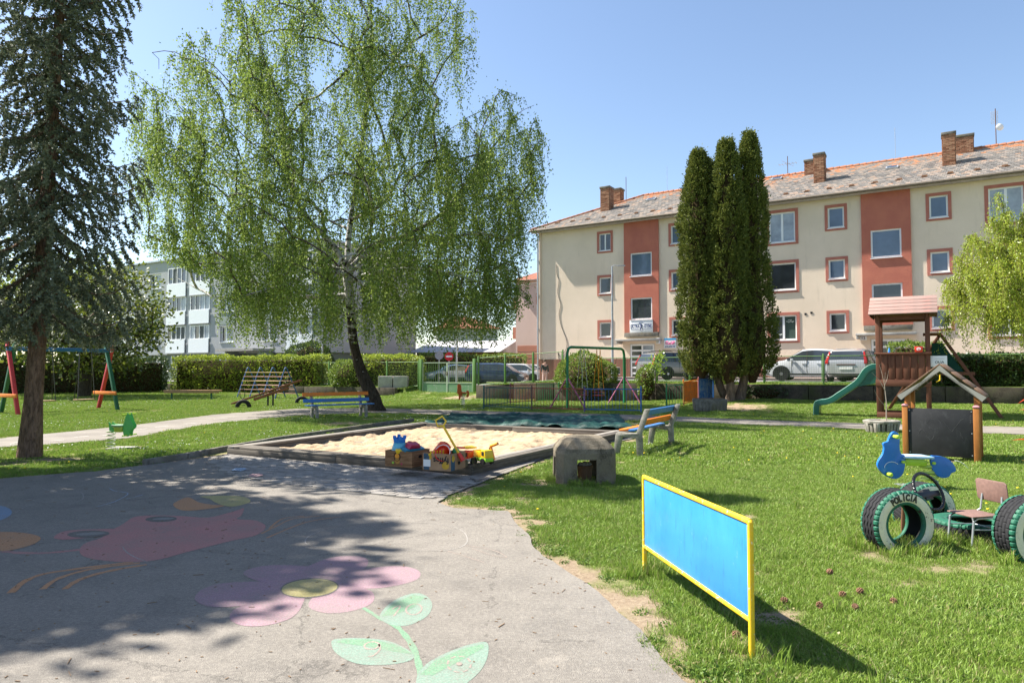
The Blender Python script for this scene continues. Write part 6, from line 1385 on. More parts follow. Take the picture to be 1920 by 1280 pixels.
for i, (pa, pb, lb) in enumerate(((D(700, 500, 60), D(1008, 524, 47), 'upper overhead wire between the birch and the cream house'), (D(700, 540, 60), D(1008, 530, 47), 'lower overhead wire between the birch and the cream house'), (D(120, 400, 45), D(420, 455, 60), 'overhead wire left of the birch above the grey block'))):
    a = Vector(pa); b = Vector(pb); t = thing('overhead_wire', lb, 'cable', a, 0, 'overhead wires'); mb = MB(); mb.tube([a*(1-q)+b*q-a+Vector((0, 0, -1.0*4*q*(1-q)*.5)) for q in np.linspace(0, 1, 10)], .018, 4); mb.build('strand', BLACKP, t)

# ------------------------------------------------------------ cars
LIGHTR = plain('red_tail_lamp', (.32, .015, .012), .2, .6); LIGHTW = plain('headlamp_glass', (.55, .57, .6), .15, .7); PLATE = plain('number_plate', (.7, .7, .68), .5); TRIM = plain('black_car_trim', (.02, .02, .022), .6); RIM = plain('alloy_rim', (.35, .36, .38), .3, .5, .8)
def car(label, loc, rz, paintc, prof='wagon', L=4.4, Wd=1.78, Hh=1.46, rims=RIM, metal=.4, rails=False, wheel=.32):
    """x forward; side profile stations (x, belt, top)"""
    t = thing('parked_car', label, 'car', loc, rz, 'parked cars'); pm_ = carpaint('car_paint', paintc, metal); b = .62*Hh; h = Hh; l = L/2
    # outline of upper body: (x, z)
    if prof == 'wagon': up_ = [(-l, .5*h), (-l+.03, b+.02), (-l+.30, h*.93), (-l+.75, h), (.10*l, h), (.30*l, h*.96), (.62*l, b+.03), (.93*l, b-.17), (l, b-.32)]
    elif prof == 'coupe': up_ = [(-l, .5*h), (-l+.04, b+.05), (-l+.32, b+.10), (-l+1.0, h*.94), (-.05*l, h), (.18*l, h*.975), (.54*l, b+.04), (.92*l, b-.12), (l, b-.30)]
    else: up_ = [(-l, .5*h), (-l+.05, b+.0), (-l+.55, b+.06), (-l+1.15, h*.95), (-.1*l, h), (.12*l, h*.97), (.50*l, b+.03), (.92*l, b-.16), (l, b-.32)]
    xs = sorted(set([u_[0] for u_ in up_]+[-l+.02, l-.02]+[l*q for q in (-.9, -.5, -.3, .2, .45, .8)]))
    def top(x):
        for (x0, z0), (x1, z1) in zip(up_[:-1], up_[1:]):
            if x0 <= x <= x1: return z0+(z1-z0)*(x-x0)/(x1-x0+1e-9)
        return up_[-1][1]
    mb = MB(); K = 12; hw = Wd/2
    for x in xs:
        tz = top(x); f = abs(x)/l; w_ = hw*(1-.10*max(0, f-.75)/.25-.04*(f > .98)); zb = .20+.12*max(0, f-.8)/.2; bz = min(b, tz-.02); gh = (tz-bz)/(h-b+1e-6); wt = w_-.05-(.20*max(0, gh))
        ring = [(0, zb), (w_*.9, zb), (w_*.985, zb+.10), (w_, zb+(bz-zb)*.55), (w_*.975, bz), (wt+.02, bz+(tz-bz)*.90), (wt*.88, tz-.004*1), (0, tz+.012)]
        full = ring+[(-y, z) for y, z in ring[-2:0:-1]]; K = len(full); mb.v += [(x, y, z) for y, z in full]
    for i in range(len(xs)-1):
        for j in range(K): mb.f.append((i*K+j, i*K+(j+1) % K, (i+1)*K+(j+1) % K, (i+1)*K+j))
    mb.f.append(tuple(range(K))); mb.f.append(tuple((len(xs)-1)*K+j for j in range(K)))
    body = mb.build('body', pm_, t, smooth=32, bevel=0)
    # glass: side, front, rear
    def wt_(x, s_): tz = top(x); bz = min(b, tz-.02); gh = (tz-bz)/(h-b); w_ = hw; wt = w_-.05-.20*gh; return (w_*.975*(1-s_)+(wt+.02)*s_)
    xr = up_[3][0] if prof == 'coupe' else up_[2][0]; xf = up_[6][0]
    for sy in (-1, 1):
        nseg = 14; X = np.linspace(up_[1][0]+.18, xf-.1, nseg+1); lo_, hi_ = [], []
        for x in X:
            tz = top(x); lo_.append((x, sy*(wt_(x, .07)+.012), b+.03)); zt_ = b+(tz-b)*.86; hi_.append((x, sy*(wt_(x, .86)+.012), max(b+.035, zt_)))
        mb = MB(); n_ = len(X); mb.v = lo_+hi_; mb.f = [(i, i+1, n_+i+1, n_+i) for i in range(n_-1)]; gl_ = mb.build('side_window', GLASS_C, body)
        for fx_ in (.36, .68):
            i = int(fx_*n_); mb = MB(); a_, c_ = Vector(lo_[i]), Vector(hi_[i]); mb.bar(a_+Vector((0, sy*.004, 0)), c_+Vector((0, sy*.004, 0)), .01, .05, up=(1, 0, 0)); mb.build('pillar', TRIM, gl_)
        mb = MB(); mb.box((xf-.35, sy*(hw+.09), b+.05), (.12, .18, .12)); mb.build('wing_mirror', pm_, body, bevel=.02)
        for fx_ in (-.3, .35): mb = MB(); mb.box((fx_, sy*(hw+.005), b-.13), (.18, .03, .03)); mb.build('door_handle', pm_, body)
        mb = MB(); mb.box((-.05, sy*(hw+.003), .33), (L*.5, .02, .07)); mb.build('sill_trim', TRIM, body)
        for xd in (-.62, .25, 1.0):
            mb = MB(); mb.box((xd*.9, sy*(hw*.992), (b+.32)/2+.08), (.012, .02, b-.35)); mb.build('door_gap', TRIM, body)
        for xw in (-l*.60, l*.61):
            arch = [(xw+.40*math.cos(q), wheel+.02+.40*math.sin(q)*.95) for q in np.linspace(0, math.pi, 14)]+[(xw-.40, .18), (xw+.40, .18)]
            mb = MB(); mb.prism(arch, sy*(hw-.2), sy*(hw+.008), 'y'); mb.build('wheel_arch', TRIM, body)
            mb = MB(); mb.lathe([(wheel*.62, -.10), (wheel*.95, -.105), (wheel, -.07), (wheel, .07), (wheel*.95, .105), (wheel*.62, .10)], n=24); wh = mb.build('wheel', TYRE, t, smooth=40); wh.location = (xw, sy*(hw-.085), wheel); wh.rotation_euler = (math.pi/2, 0, 0)
            mb = MB(); mb.lathe([(.03, -.09), (wheel*.62, -.07), (wheel*.64, .07), (.03, .09)], n=20)
            rm = mb.build('rim', TRIM, wh)
            mb = MB()
            for k in range(5): 
                for zz_ in (-.095, .095): mb.bar((0, 0, zz_), (wheel*.62*math.cos(k*1.2566), wheel*.62*math.sin(k*1.2566), zz_*.85), .07, .02)
            mb.build('spokes', rims, wh)
    def topquad(x0, x1, wsc=.84):
        z0_, z1_ = top(x0), top(x1); a0 = hw-.05-.2*max(0, (z0_-b)/(h-b)); a1 = hw-.05-.2*max(0, (z1_-b)/(h-b)); return [(x0, -a0*wsc, z0_), (x0, a0*wsc, z0_), (x1, a1*wsc, z1_), (x1, -a1*wsc, z1_)]
    for nm, q0, q1 in (('windscreen', up_[5][0]+.05, up_[6][0]-.05), ('rear_window', up_[1][0]+(.03 if prof == 'wagon' else .34), up_[2][0]-.02 if prof == 'wagon' else up_[3][0]-.05)):
        q = [Vector(v_) for v_ in topquad(q0, q1, .88)]; nn = (q[1]-q[0]).cross(q[3]-q[0]).normalized(); nn = nn if nn.z > 0 or abs(nn.z) < .01 else -nn
        if nm == 'rear_window' and nn.x > 0: nn = -nn
        mb = MB(); mb.add([v_+nn*.016 for v_ in q], [(0, 1, 2, 3)]); mb.build(nm, GLASS_B if nm == 'windscreen' else GLASS_C, body)
    for sy in (-1, 1):
        mb = MB(); mb.prism([(l-.42, b-.20), (l-.10, b-.24), (l-.0, b-.34), (l-.05, b-.42), (l-.30, b-.34)], sy*(hw*.62), sy*(hw*.955), 'y'); mb.build('headlight', LIGHTW, body, bevel=.02)
        if prof == 'wagon': mb = MB(); mb.add([(-l+x_, sy*y_, z_) for x_, y_, z_ in ((-.02, hw*.80, b-.12), (-.02, hw*.945, b-.12), (.10, hw*.955, b-.12), (.01, hw*.80, b+.02), (.01, hw*.93, b+.02), (.16, hw*.95, b+.02), (.22, hw*.735, h*.90), (.22, hw*.80, h*.90), (.34, hw*.815, h*.90))], [(0, 1, 4, 3), (1, 2, 5, 4), (3, 4, 7, 6), (4, 5, 8, 7), (0, 2, 1), (6, 7, 8)])
        else: mb = MB(); mb.box((-l+.06, sy*hw*.74, b-.08), (.16, hw*.42, .16))
        mb.build('tail_light', LIGHTR, body, bevel=.015)
    mb = MB(); mb.box((-l-.015, 0, .62), (.02, .52, .12)); mb.build('number_plate', PLATE, body); mb = MB(); mb.box((l-.0, 0, .42), (.03, .52, .12)); mb.build('number_plate', PLATE, body)
    mb = MB(); mb.box((-l-.01, 0, .77), (.03, Wd*.42, .05)); mb.build('tailgate_strip', plain('dark_tailgate_strip', (.12, .06, .05), .5), body)
    mb = MB(); mb.box((-l-.005, 0, .36), (.06, Wd*.82, .05)); mb.build('bumper_trim', TRIM, body); mb = MB(); mb.box((l-.03, 0, .58), (.06, Wd*.4, .10)); mb.build('grille', TRIM, body)
    if rails:
        for sy in (-1, 1): mb = MB(); mb.tube([(-l+.7, sy*hw*.66, h-.0), (-l+.9, sy*hw*.66, h+.06), (.0, sy*hw*.66, h+.06), (.15, sy*hw*.66, h)], .016, 6); mb.build('roof_rail', TRIM, body)
    return t
def carloc(px, Y): x = (px-960)/F*Y; return (x, Y, hz(x, Y)+.03)
car('pearl white crossover coupe with black wheels parked side-on behind the fence', carloc(1527, 33.2), math.radians(148.5), (.62, .64, .66), 'coupe', 4.5, 1.85, 1.56, rims=RIM, metal=.2, wheel=.35)
car('silver wagon seen from behind with tall red tail lights beside the white crossover', carloc(1603, 31.2), math.radians(54), (.42, .42, .42), 'wagon', 4.4, 1.76, 1.48)
car('dark grey wagon with roof rails half hidden by shrubs left of the thujas', carloc(1271, 37.2), math.radians(24), (.17, .16, .14), 'wagon', 4.4, 1.76, 1.50, rails=True)
car('silver car just visible between the dark wagon and the thuja trunks', carloc(1332, 39.8), math.radians(160), (.4, .42, .44), 'sedan', 4.3, 1.75, 1.42)
car('silver-blue sedan facing left behind the green gate', carloc(848, 56.5), math.radians(203), (.20, .25, .33), 'sedan', 4.5, 1.75, 1.42)
car('dark navy wagon parked to the right of the gate', carloc(932, 49.0), math.radians(-14), (.02, .035, .09), 'wagon', 4.35, 1.76, 1.50)
car('white hatchback behind the navy wagon', carloc(978, 53.5), math.radians(-22), (.62, .62, .62), 'wagon', 4.1, 1.72, 1.45)
car('second white car farthest right beside the drainpipe', carloc(1003, 58), math.radians(-20), (.66, .66, .66), 'sedan', 4.4, 1.75, 1.45)

# ------------------------------------------------------------ person by the corner of the house
x, _, _ = D(1021.5, 700, 44.5); z0_ = hz(x, 44.5); pe = thing('person', 'person in dark jacket and pale trousers standing beside the drainpipe behind the bush', 'person', (x, 44.5, z0_), .4)
def skin(name, verts, edges, radii, mat, parent):
    me = bpy.data.meshes.new(name); me.from_pydata(verts, edges, []); o = link_mesh(name, me, mat, parent); sk = o.modifiers.new('skin', 'SKIN'); 
    for i, r_ in enumerate(radii): me.skin_vertices[0].data[i].radius = (r_, r_*.85) if not isinstance(r_, tuple) else r_
    me.skin_vertices[0].data[0].use_root = True; o.modifiers.new('sub', 'SUBSURF').levels = 2; o.modifiers['sub'].render_levels = 2; return o
SK = plain('skin_tone', (.55, .33, .25), .6); V_ = [(0, 0, .92), (0, 0, 1.15), (0, 0, 1.38), (0, 0, 1.47), (0, -.01, 1.56), (0, -.01, 1.66), (.09, 0, .86), (.10, -.02, .48), (.10, .02, .09), (.11, -.12, .04), (-.09, 0, .86), (-.11, .03, .48), (-.12, .08, .09), (-.13, -.06, .04),
  (.19, 0, 1.38), (.24, .02, 1.12), (.22, -.10, .90), (.21, -.14, .80), (-.19, 0, 1.38), (-.25, .02, 1.12), (-.23, -.08, .90), (-.22, -.12, .80)]
E_ = [(0, 1), (1, 2), (2, 3), (3, 4), (4, 5), (0, 6), (6, 7), (7, 8), (8, 9), (0, 10), (10, 11), (11, 12), (12, 13), (2, 14), (14, 15), (15, 16), (16, 17), (2, 18), (18, 19), (19, 20), (20, 21)]
skin('body', V_, E_, [.13, .13, .13, .055, .085, .07, .08, .055, .04, .04, .08, .055, .04, .04, .06, .042, .032, .03, .06, .042, .032, .03], SK, pe)
skin('jacket', [V_[i] for i in (0, 1, 2)]+[V_[14], V_[15], V_[16], V_[18], V_[19], V_[20]], [(0, 1), (1, 2), (2, 3), (3, 4), (4, 5), (2, 6), (6, 7), (7, 8)], [.155, .15, .15, .075, .055, .045, .075, .055, .045], plain('dark_jacket_cloth', (.03, .03, .04), .9), pe)
skin('trousers', [V_[i] for i in (0, 6, 7, 8, 10, 11, 12)], [(0, 1), (1, 2), (2, 3), (0, 4), (4, 5), (5, 6)], [.14, .095, .07, .055, .095, .07, .055], plain('pale_pink_trousers', (.5, .36, .32), .9), pe)
mb = MB(); mb.lathe([(.02, .1), (.075, .07), (.092, .0), (.085, -.06), (.06, -.09)], (0, .015, 1.655), 14); mb.build('hair', plain('brown_hair', (.1, .06, .04), .8), pe, smooth=60)
# ------------------------------------------------------------ vegetation
def nrmz(v): return v/(np.linalg.norm(v, axis=-1, keepdims=True)+1e-9)
def leaf_mesh(name, P, A, L, W, mat, parent, curl=.0, kind=None):
    n = len(P); A = nrmz(A); Rv = nrmz(np.cross(A, rs.normal(size=(n, 3)))); Lx = (L*rs.uniform(.7, 1.25, n))[:, None]; Wx = (W*rs.uniform(.75, 1.2, n))[:, None]
    Nn = np.cross(A, Rv)
    V = np.stack([P, P+A*Lx*.45+Rv*Wx*.5+Nn*Lx*curl, P+A*Lx, P+A*Lx*.45-Rv*Wx*.5+Nn*Lx*curl], 1).reshape(-1, 3)
    Q = np.arange(4*n).reshape(n, 4); o = link_mesh(name, np_mesh(name, V, Q), mat, parent, kind=kind); return o
class Skel:
    def __init__(s): s.p = []; s.par = []; s.paths = []
    def add_path(s, pts, par=None, rad=None):
        ids = []; last = par
        for q in pts:
            s.p.append(np.array(q, float)); s.par.append(-1 if last is None else last); last = len(s.p)-1; ids.append(last)
        s.paths.append((par, ids)); return ids
    def branch_to(s, tgt, lift=.18, step=.45, pen=1.2, droop=0.0, start=0):
        Pa = np.array(s.p); d = np.linalg.norm(Pa-tgt, axis=1); h = np.hypot(Pa[:, 0]-tgt[0], Pa[:, 1]-tgt[1])
        cost = d+pen*np.maximum(0, Pa[:, 2]-(tgt[2]-.35*h)); cost[:start] += 50; i = int(np.argmin(cost)); a = Pa[i]; L = d[i]
        if L < .35: return None
        c = a+(tgt-a)*.5+np.array([0, 0, lift*L])+rs.normal(size=3)*L*.06; n = max(2, int(L/step)); t = np.linspace(0, 1, n+1)[1:, None]
        pts = (1-t)**2*a+2*t*(1-t)*c+t**2*tgt; pts[:, :] += rs.normal(size=pts.shape)*.03*min(1, L)
        return s.add_path(pts, i)
    def radii(s, tip=.008, ex=.42, rmax=.4):
        n = len(s.p); cnt = np.zeros(n)
        for i in range(n-1, -1, -1):
            cnt[i] += 1
            if s.par[i] >= 0: cnt[s.par[i]] += cnt[i]
        s.cnt = cnt; return np.minimum(rmax, tip*cnt**ex)
    def mesh(s, name, mat, parent, rad, minr=0, sides=6):
        mb = MB()
        for par, ids in s.paths:
            if rad[ids[0]] < minr: continue
            pts = ([s.p[par]] if par is not None else [])+[s.p[i] for i in ids]; rr = ([min(rad[par], rad[ids[0]]*1.2)] if par is not None else [])+[rad[i] for i in ids]
            if len(pts) < 2: continue
            mb.tube([Vector(q) for q in pts], [float(r) for r in rr], sides if rr[0] > .03 else 4, cap=False)
        me = bpy.data.meshes.new(name); me.from_pydata(mb.v, [], mb.f); me.shade_smooth(); return link_mesh(name, me, mat, parent)
def strands(S_, ids_list, per, Lf, gap, env=None, outward=.35, zmin=2.5, jit=.05):
    """hanging twigs with leaves: returns leaf points, axes and twig polylines"""
    P, A, T = [], [], []
    for i in ids_list:
        base = S_.p[i]
        for k in range(per):
            L = Lf(base); a = rs.uniform(0, 6.28); out = np.array([math.cos(a), math.sin(a), 0])*outward*rs.uniform(.2, 1.3)*min(1, L); n = max(3, int(L/gap)); t = np.linspace(0, 1, n)
            sway = rs.normal(size=3)*[.1, .1, 0]*L*.5
            pts = base[None]+out[None]*(1-(1-t)[:, None]**2)+sway[None]*t[:, None]**2; pts[:, 2] = base[2]+.08*np.sin(np.minimum(t*L/.3, 3.14))-L*t**1.15*1.0
            ok = pts[:, 2] > zmin+rs.uniform(-.35, .35)
            if env is not None: ok &= env(pts)
            pts = pts[ok] if ok.all() else pts[:int(np.argmin(ok))]
            if len(pts) < 3: continue
            T.append(pts[::max(1, len(pts)//5)]); P.append(pts+rs.normal(size=pts.shape)*jit)
            dn = np.tile(np.array([0, 0, -1.0]), (len(pts), 1))+rs.normal(size=pts.shape)*.65; A.append(dn)
    return np.concatenate(P), np.concatenate(A), T
def twig_mesh(name, T, r, mat, parent):
    V, Q = [], []; n0 = 0
    off = np.array([(1, 0, 0), (-.5, .87, 0), (-.5, -.87, 0)])
    for pts in T:
        k = len(pts); rr = np.linspace(r, r*.35, k)[:, None, None]; V.append((pts[:, None, :]+off[None]*rr).reshape(-1, 3))
        for i in range(k-1):
            for j in range(3): Q.append((n0+3*i+j, n0+3*i+(j+1) % 3, n0+3*i+3+(j+1) % 3, n0+3*i+3+j))
        n0 += 3*k
    return link_mesh(name, np_mesh(name, np.concatenate(V), np.array(Q)), mat, parent)
TW = plain('twig_brown', (.07, .05, .03), .9)
# --- birch
YB = 26.6; bx0 = Vector(G(705, 769)); bi = thing('birch_tree', 'large weeping birch with leaning dark and white trunk behind the blue bench', 'tree', (0, 0, 0))
def W3(px, py, dy=0): return np.array(D(px, py, YB+dy))
S1 = Skel(); loc0 = np.array([bx0.x, YB, -.15]); bi.location = loc0; SB_ = loc0
def rel(p): return p
tr = [W3(705, 775), W3(701, 750), W3(690, 725), W3(677, 695), W3(668, 665), W3(662, 635), W3(659, 600), W3(656, 565), W3(652, 530), W3(650, 500)]
tr = smooth_poly([tuple(q) for q in tr], 3, False); ids = S1.add_path(tr); ntr = len(ids); top = ids[-1]
def limb(pts, par): return S1.add_path(smooth_poly([tuple(S1.p[par])]+[tuple(W3(*q)) for q in pts], 5, False)[1:], par)
l1 = limb([(620, 455, -.3), (567, 397, -.8), (540, 330, -1.2), (531, 250, -1.3), (516, 170, -1.0), (492, 100, -.8), (472, 30, -.6)], top)
l2 = limb([(655, 430, .3), (668, 340, .7), (681, 250, .8), (691, 150, .6), (697, 50, .4), (690, -60, .2), (680, -150, 0)], top)
l3 = limb([(700, 462, .8), (762, 440, 1.6), (828, 400, 1.9), (880, 335, 1.8), (935, 262, 1.4), (968, 215, 1.2)], ids[-2])
l5 = limb([(610, 500, -1.2), (565, 522, -2.4), (510, 540, -3.4), (455, 555, -4.0)], ids[-3]); l6 = limb([(720, 507, -1.0), (795, 505, -1.8), (870, 520, -2.0), (930, 545, -2)], ids[-4])
limb([(500, 372, .2), (440, 335, 1.2), (380, 312, 1.8), (320, 300, 2.0)], l1[9]); limb([(640, 80, -.8), (595, 30, -1.4), (560, -40, -1.5)], l2[19]); limb([(760, 90, 1.0), (830, 40, 1.6), (850, -20, 1.6)], l2[18])
limb([(720, 380, -1.2), (760, 300, -2.4), (790, 220, -3.0)], l2[5]); limb([(600, 400, 2.2), (560, 330, 4.0), (540, 260, 4.8)], l2[4]); limb([(690, 440, -2.5), (700, 400, -4.2), (690, 350, -5.0)], ids[-1]); limb([(700, 470, 2.8), (740, 440, 4.6), (770, 420, 5.6)], ids[-3])
limb([(430, 560, .5), (380, 545, 1.4), (330, 520, 2)], ids[-6]); limb([(560, 480, 2), (490, 450, 3.5), (420, 440, 4.5)], ids[-2])
nl = len(S1.p)
ENV = [(-220, 560, 790), (-120, 500, 850), (0, 436, 896), (60, 410, 900), (90, 345, 893), (150, 300, 903), (178, 270, 940), (190, 258, 1004), (250, 252, 1028), (400, 262, 1022), (450, 272, 1012), (485, 300, 1004), (520, 400, 1000), (560, 425, 1000), (600, 432, 968), (640, 440, 950)]
ey = np.array([e[0] for e in ENV]); exl = np.array([e[1] for e in ENV]); exr = np.array([e[2] for e in ENV])
def envb(P, m_=1.0):
    k = F/YB; zz = P[:, 2]-EYE; py = 692-zz*k; xl = (np.interp(py, ey, exl)-960)/k; xr = (np.interp(py, ey, exr)-960)/k; xc = (xl+xr)/2; hw = (xr-xl)/2*m_
    return ((P[:, 0]-xc)/hw)**2+((P[:, 1]-YB)/np.minimum(hw, 6.4))**2 < 1.0
tg = []
while len(tg) < 760:
    q = np.array([rs.uniform(-15, 2), rs.uniform(YB-6, YB+6), 4.2+14.8*rs.rand()**1.25])
    if envb(q[None], .97)[0]:
        k = F/YB; py = 692-(q[2]-EYE)*k; xl = (np.interp(py, ey, exl)-960)/k; xr = (np.interp(py, ey, exr)-960)/k; xc = (xl+xr)/2; hw = (xr-xl)/2
        rho = math.sqrt(((q[0]-xc)/hw)**2+((q[1]-YB)/min(hw, 6.4))**2)
        if rs.rand() < .25+.75*rho**1.5: tg.append(q)
tg += [W3(*q) for q in [(285, 95, 0), (300, 130, 1), (268, 200, 0), (262, 260, .5), (275, 230, -1), (265, 310, 1), (1000, 200, 1), (990, 250, 2), (1015, 260, 0), (950, 190, 1), (1010, 330, 1), (985, 300, -1), (960, 340, 2), (290, 420, 0), (300, 380, 1.5), (980, 400, 1), (930, 380, -1), (350, 110, .5), (420, 60, 1), (885, 20, 1), (880, 70, 0), (945, 510, -1), (900, 470, -2), (970, 440, 0), (330, 470, 0)]]
tg.sort(key=lambda q: abs(q[0]-SB_[0])*.7+abs(q[2]-7)*.3+abs(q[1]-YB)*.7)
br = []
for q in tg:
    r = S1.branch_to(q, .16, .4, 1.0, start=ntr-3)
    if r: br.append(r)
rad = S1.radii(.0085, .44, .30)
for i in ids: rad[i] = .17+.15*max(0, 1-(S1.p[i][2]+.2)/2.6)**1.3+.02*max(0, (4-S1.p[i][2])/4)
for i in ids[:2]: rad[i] *= 1.25
Pm = Matrix.Translation(-Vector(loc0))
def rebase(o, root): o.data.transform(Matrix.Translation(-root.location)); return o
# trunk and limbs separately
mb = MB(); mb.tube([Vector(S1.p[i]) for i in ids], [float(rad[i]) for i in ids], 16, cap=False); rebase(mb.build('trunk', BARK_BIRCH, bi, smooth=60), bi)
S1b = S1; S1b.paths = [q for q in S1.paths if q[0] is not None]
allp = S1.paths
S1.paths = [q for q in allp if rad[q[1][0]] > .032]; rebase(S1.mesh('limbs', BARK_BIRCH, bi, rad), bi)
S1.paths = [q for q in allp if rad[q[1][0]] <= .032]; bo_ = rebase(S1.mesh('branches', plain('birch_twig_bark', (.07, .055, .045), .9), bi, rad), bi); bo_['kind'] = 'stuff'
nodes = []
for r in br: k = len(r); nodes += r[int(k*.35):]
for l in (l1, l2, l3, l5, l6): nodes += l[10:]
rnd.shuffle(nodes)
wv = lambda b: (rs.uniform(.35, 1.05)*max(.6, b[2]-2.6)) if (b[2] < 7 and rs.rand() < .6) else (rs.uniform(.4, 1.2) if rs.rand() < .4 else rs.uniform(1.0, 3.2))
LP, LA, TT = strands(S1, nodes, 4, wv, .036, lambda p: envb(p, 1.02), .50, 2.35, .065)
EP = np.concatenate([S1.p[i][None]+rs.normal(size=(5, 3))*[.20, .20, .24] for i in nodes]); EP = EP[envb(EP, 1.01)]
print('birch leaves', len(LP), len(EP), 'strands', len(TT))
if len(LP) > 290000: LP, LA = LP[:290000], LA[:290000]
LP = np.concatenate([LP, EP]); LA = np.concatenate([LA, rs.normal(size=EP.shape)+[0, 0, -.8]])
tx_ = np.interp(LP[:, 2], [S1.p[i][2] for i in ids], [S1.p[i][0] for i in ids]); kk = ~((np.abs(LP[:, 0]-tx_*LP[:, 1]/YB) < .42) & (LP[:, 1] < YB) & (LP[:, 2] < 6.8) & (rs.rand(len(LP)) < .8)); LP, LA = LP[kk], LA[kk]
BL_ = leafmat('birch_leaf', (.07, .13, .022), (.23, .31, .07), (.14, .21, .04), .38, .55, .2, .8)
rebase(leaf_mesh('crown', LP, LA, .080, .064, BL_, bi), bi); rebase(twig_mesh('hanging_twigs', TT, .0045, TW, bi), bi)
# --- spruce
def spruce(name, label, base, H, lean, R0, zlo, nb, seed, trunk_r=.19, cone=True, dens=1.0):
    st = np.random.RandomState(seed); t = thing(name, label, 'tree', base); mb = MB()
    tz = np.linspace(0, 1, 14); mb.tube([(lean*q, 0, H*q-.1) for q in tz], [trunk_r*(1.35 if q == 0 else 1)*(1-q*.93)+.01 for q in tz], 14, cap=False); mb.build('trunk', BARK_SPRUCE, t, smooth=60)
    bm_ = MB(); NP, NA, LL = [], [], []
    for i in range(nb):
        f = (i+.5)/nb; f = f**.92; z = zlo+(H-zlo-.3)*f; L = R0*(1-f)**.62*st.uniform(.58, 1.10)+.18; az_ = i*2.399+st.uniform(-.3, .3); d = np.array([math.cos(az_), math.sin(az_), 0]); n = max(5, int(L/.13)); s_ = np.linspace(0, 1, n); drp = .42*(1-f)+.12
        pts = np.array([lean*z/H, 0, z])[None]+d[None]*(L*s_)[:, None]; pts[:, 2] += L*(-drp*np.sin(s_*1.9)*1.05+.28*s_**3)
        bm_.tube([Vector(p) for p in pts[::2]], [float(.028*(1-q)*(L/1.8)+.006) for q in s_[::2]], 5, cap=False)
        side = np.array([-d[1], d[0], 0])
        for k in range(1, n):
            for sgn in (-1, 0, 1):
                if sgn == 0 and k % 2 == 0 and k < n-2: continue
                l_ = (.24+.46*math.sin(min(1, s_[k]*1.1)*2.6)+.04)*st.uniform(.6, 1.15)*(.55+.45*(1-f)); 
                if k >= n-2: l_ *= .7
                hang = st.uniform(.35, 1.0) if sgn else st.uniform(.7, 1.3); a = side*sgn*st.uniform(.5, 1)+d*st.uniform(.25, .6)+np.array([0, 0, -hang]); a /= np.linalg.norm(a)
                m_ = max(5, int(l_/.019*dens)); u_ = np.linspace(0, 1, m_)[:, None]; q = pts[k][None]+a[None]*l_*u_+np.array([0, 0, -.10*l_])[None]*u_**2
                for c in range(3):
                    NP.append(q); ra = nrmz(st.normal(size=(m_, 3))); NA.append(a[None]*.55+ra*.75+np.array([0, 0, .25]))
    NP = np.concatenate(NP); NA = np.concatenate(NA); print(name, 'needles', len(NP))
    me = bpy.data.meshes.new('branches'); me.from_pydata(bm_.v, [], bm_.f); link_mesh('branches', me, BARK_SPRUCE, t, 'stuff')
    return t, NP, NA
SPL = leafmat('blue_spruce_needles', (.06, .078, .048), (.21, .245, .165), (.12, .14, .085), .12, .6, .2, 2.0)
p = G(55, 859); sp, NP, NA = spruce('spruce_tree', 'tall blue-green spruce with bare reddish lower trunk at the left edge', (p[0]*(1+.2/p[1]), p[1]+.2, 0), 14.5, .58, 1.68, 2.75, 140, 5, trunk_r=.15, dens=1.0)
kk = NP[:, 2] > 1.98+rs.uniform(-.1, .2, len(NP)); NP, NA = NP[kk], NA[kk]
leaf_mesh('crown', NP, NA, .064, .034, SPL, sp)
sp2, NP, NA = spruce('spruce_tree', 'spruce left of the frame whose shadow lies on the asphalt', (-11.6, 10.6, 0), 13.0, .2, 2.6, 2.6, 100, 9, dens=.4)
leaf_mesh('crown', NP, NA, .15, .075, SPL, sp2)
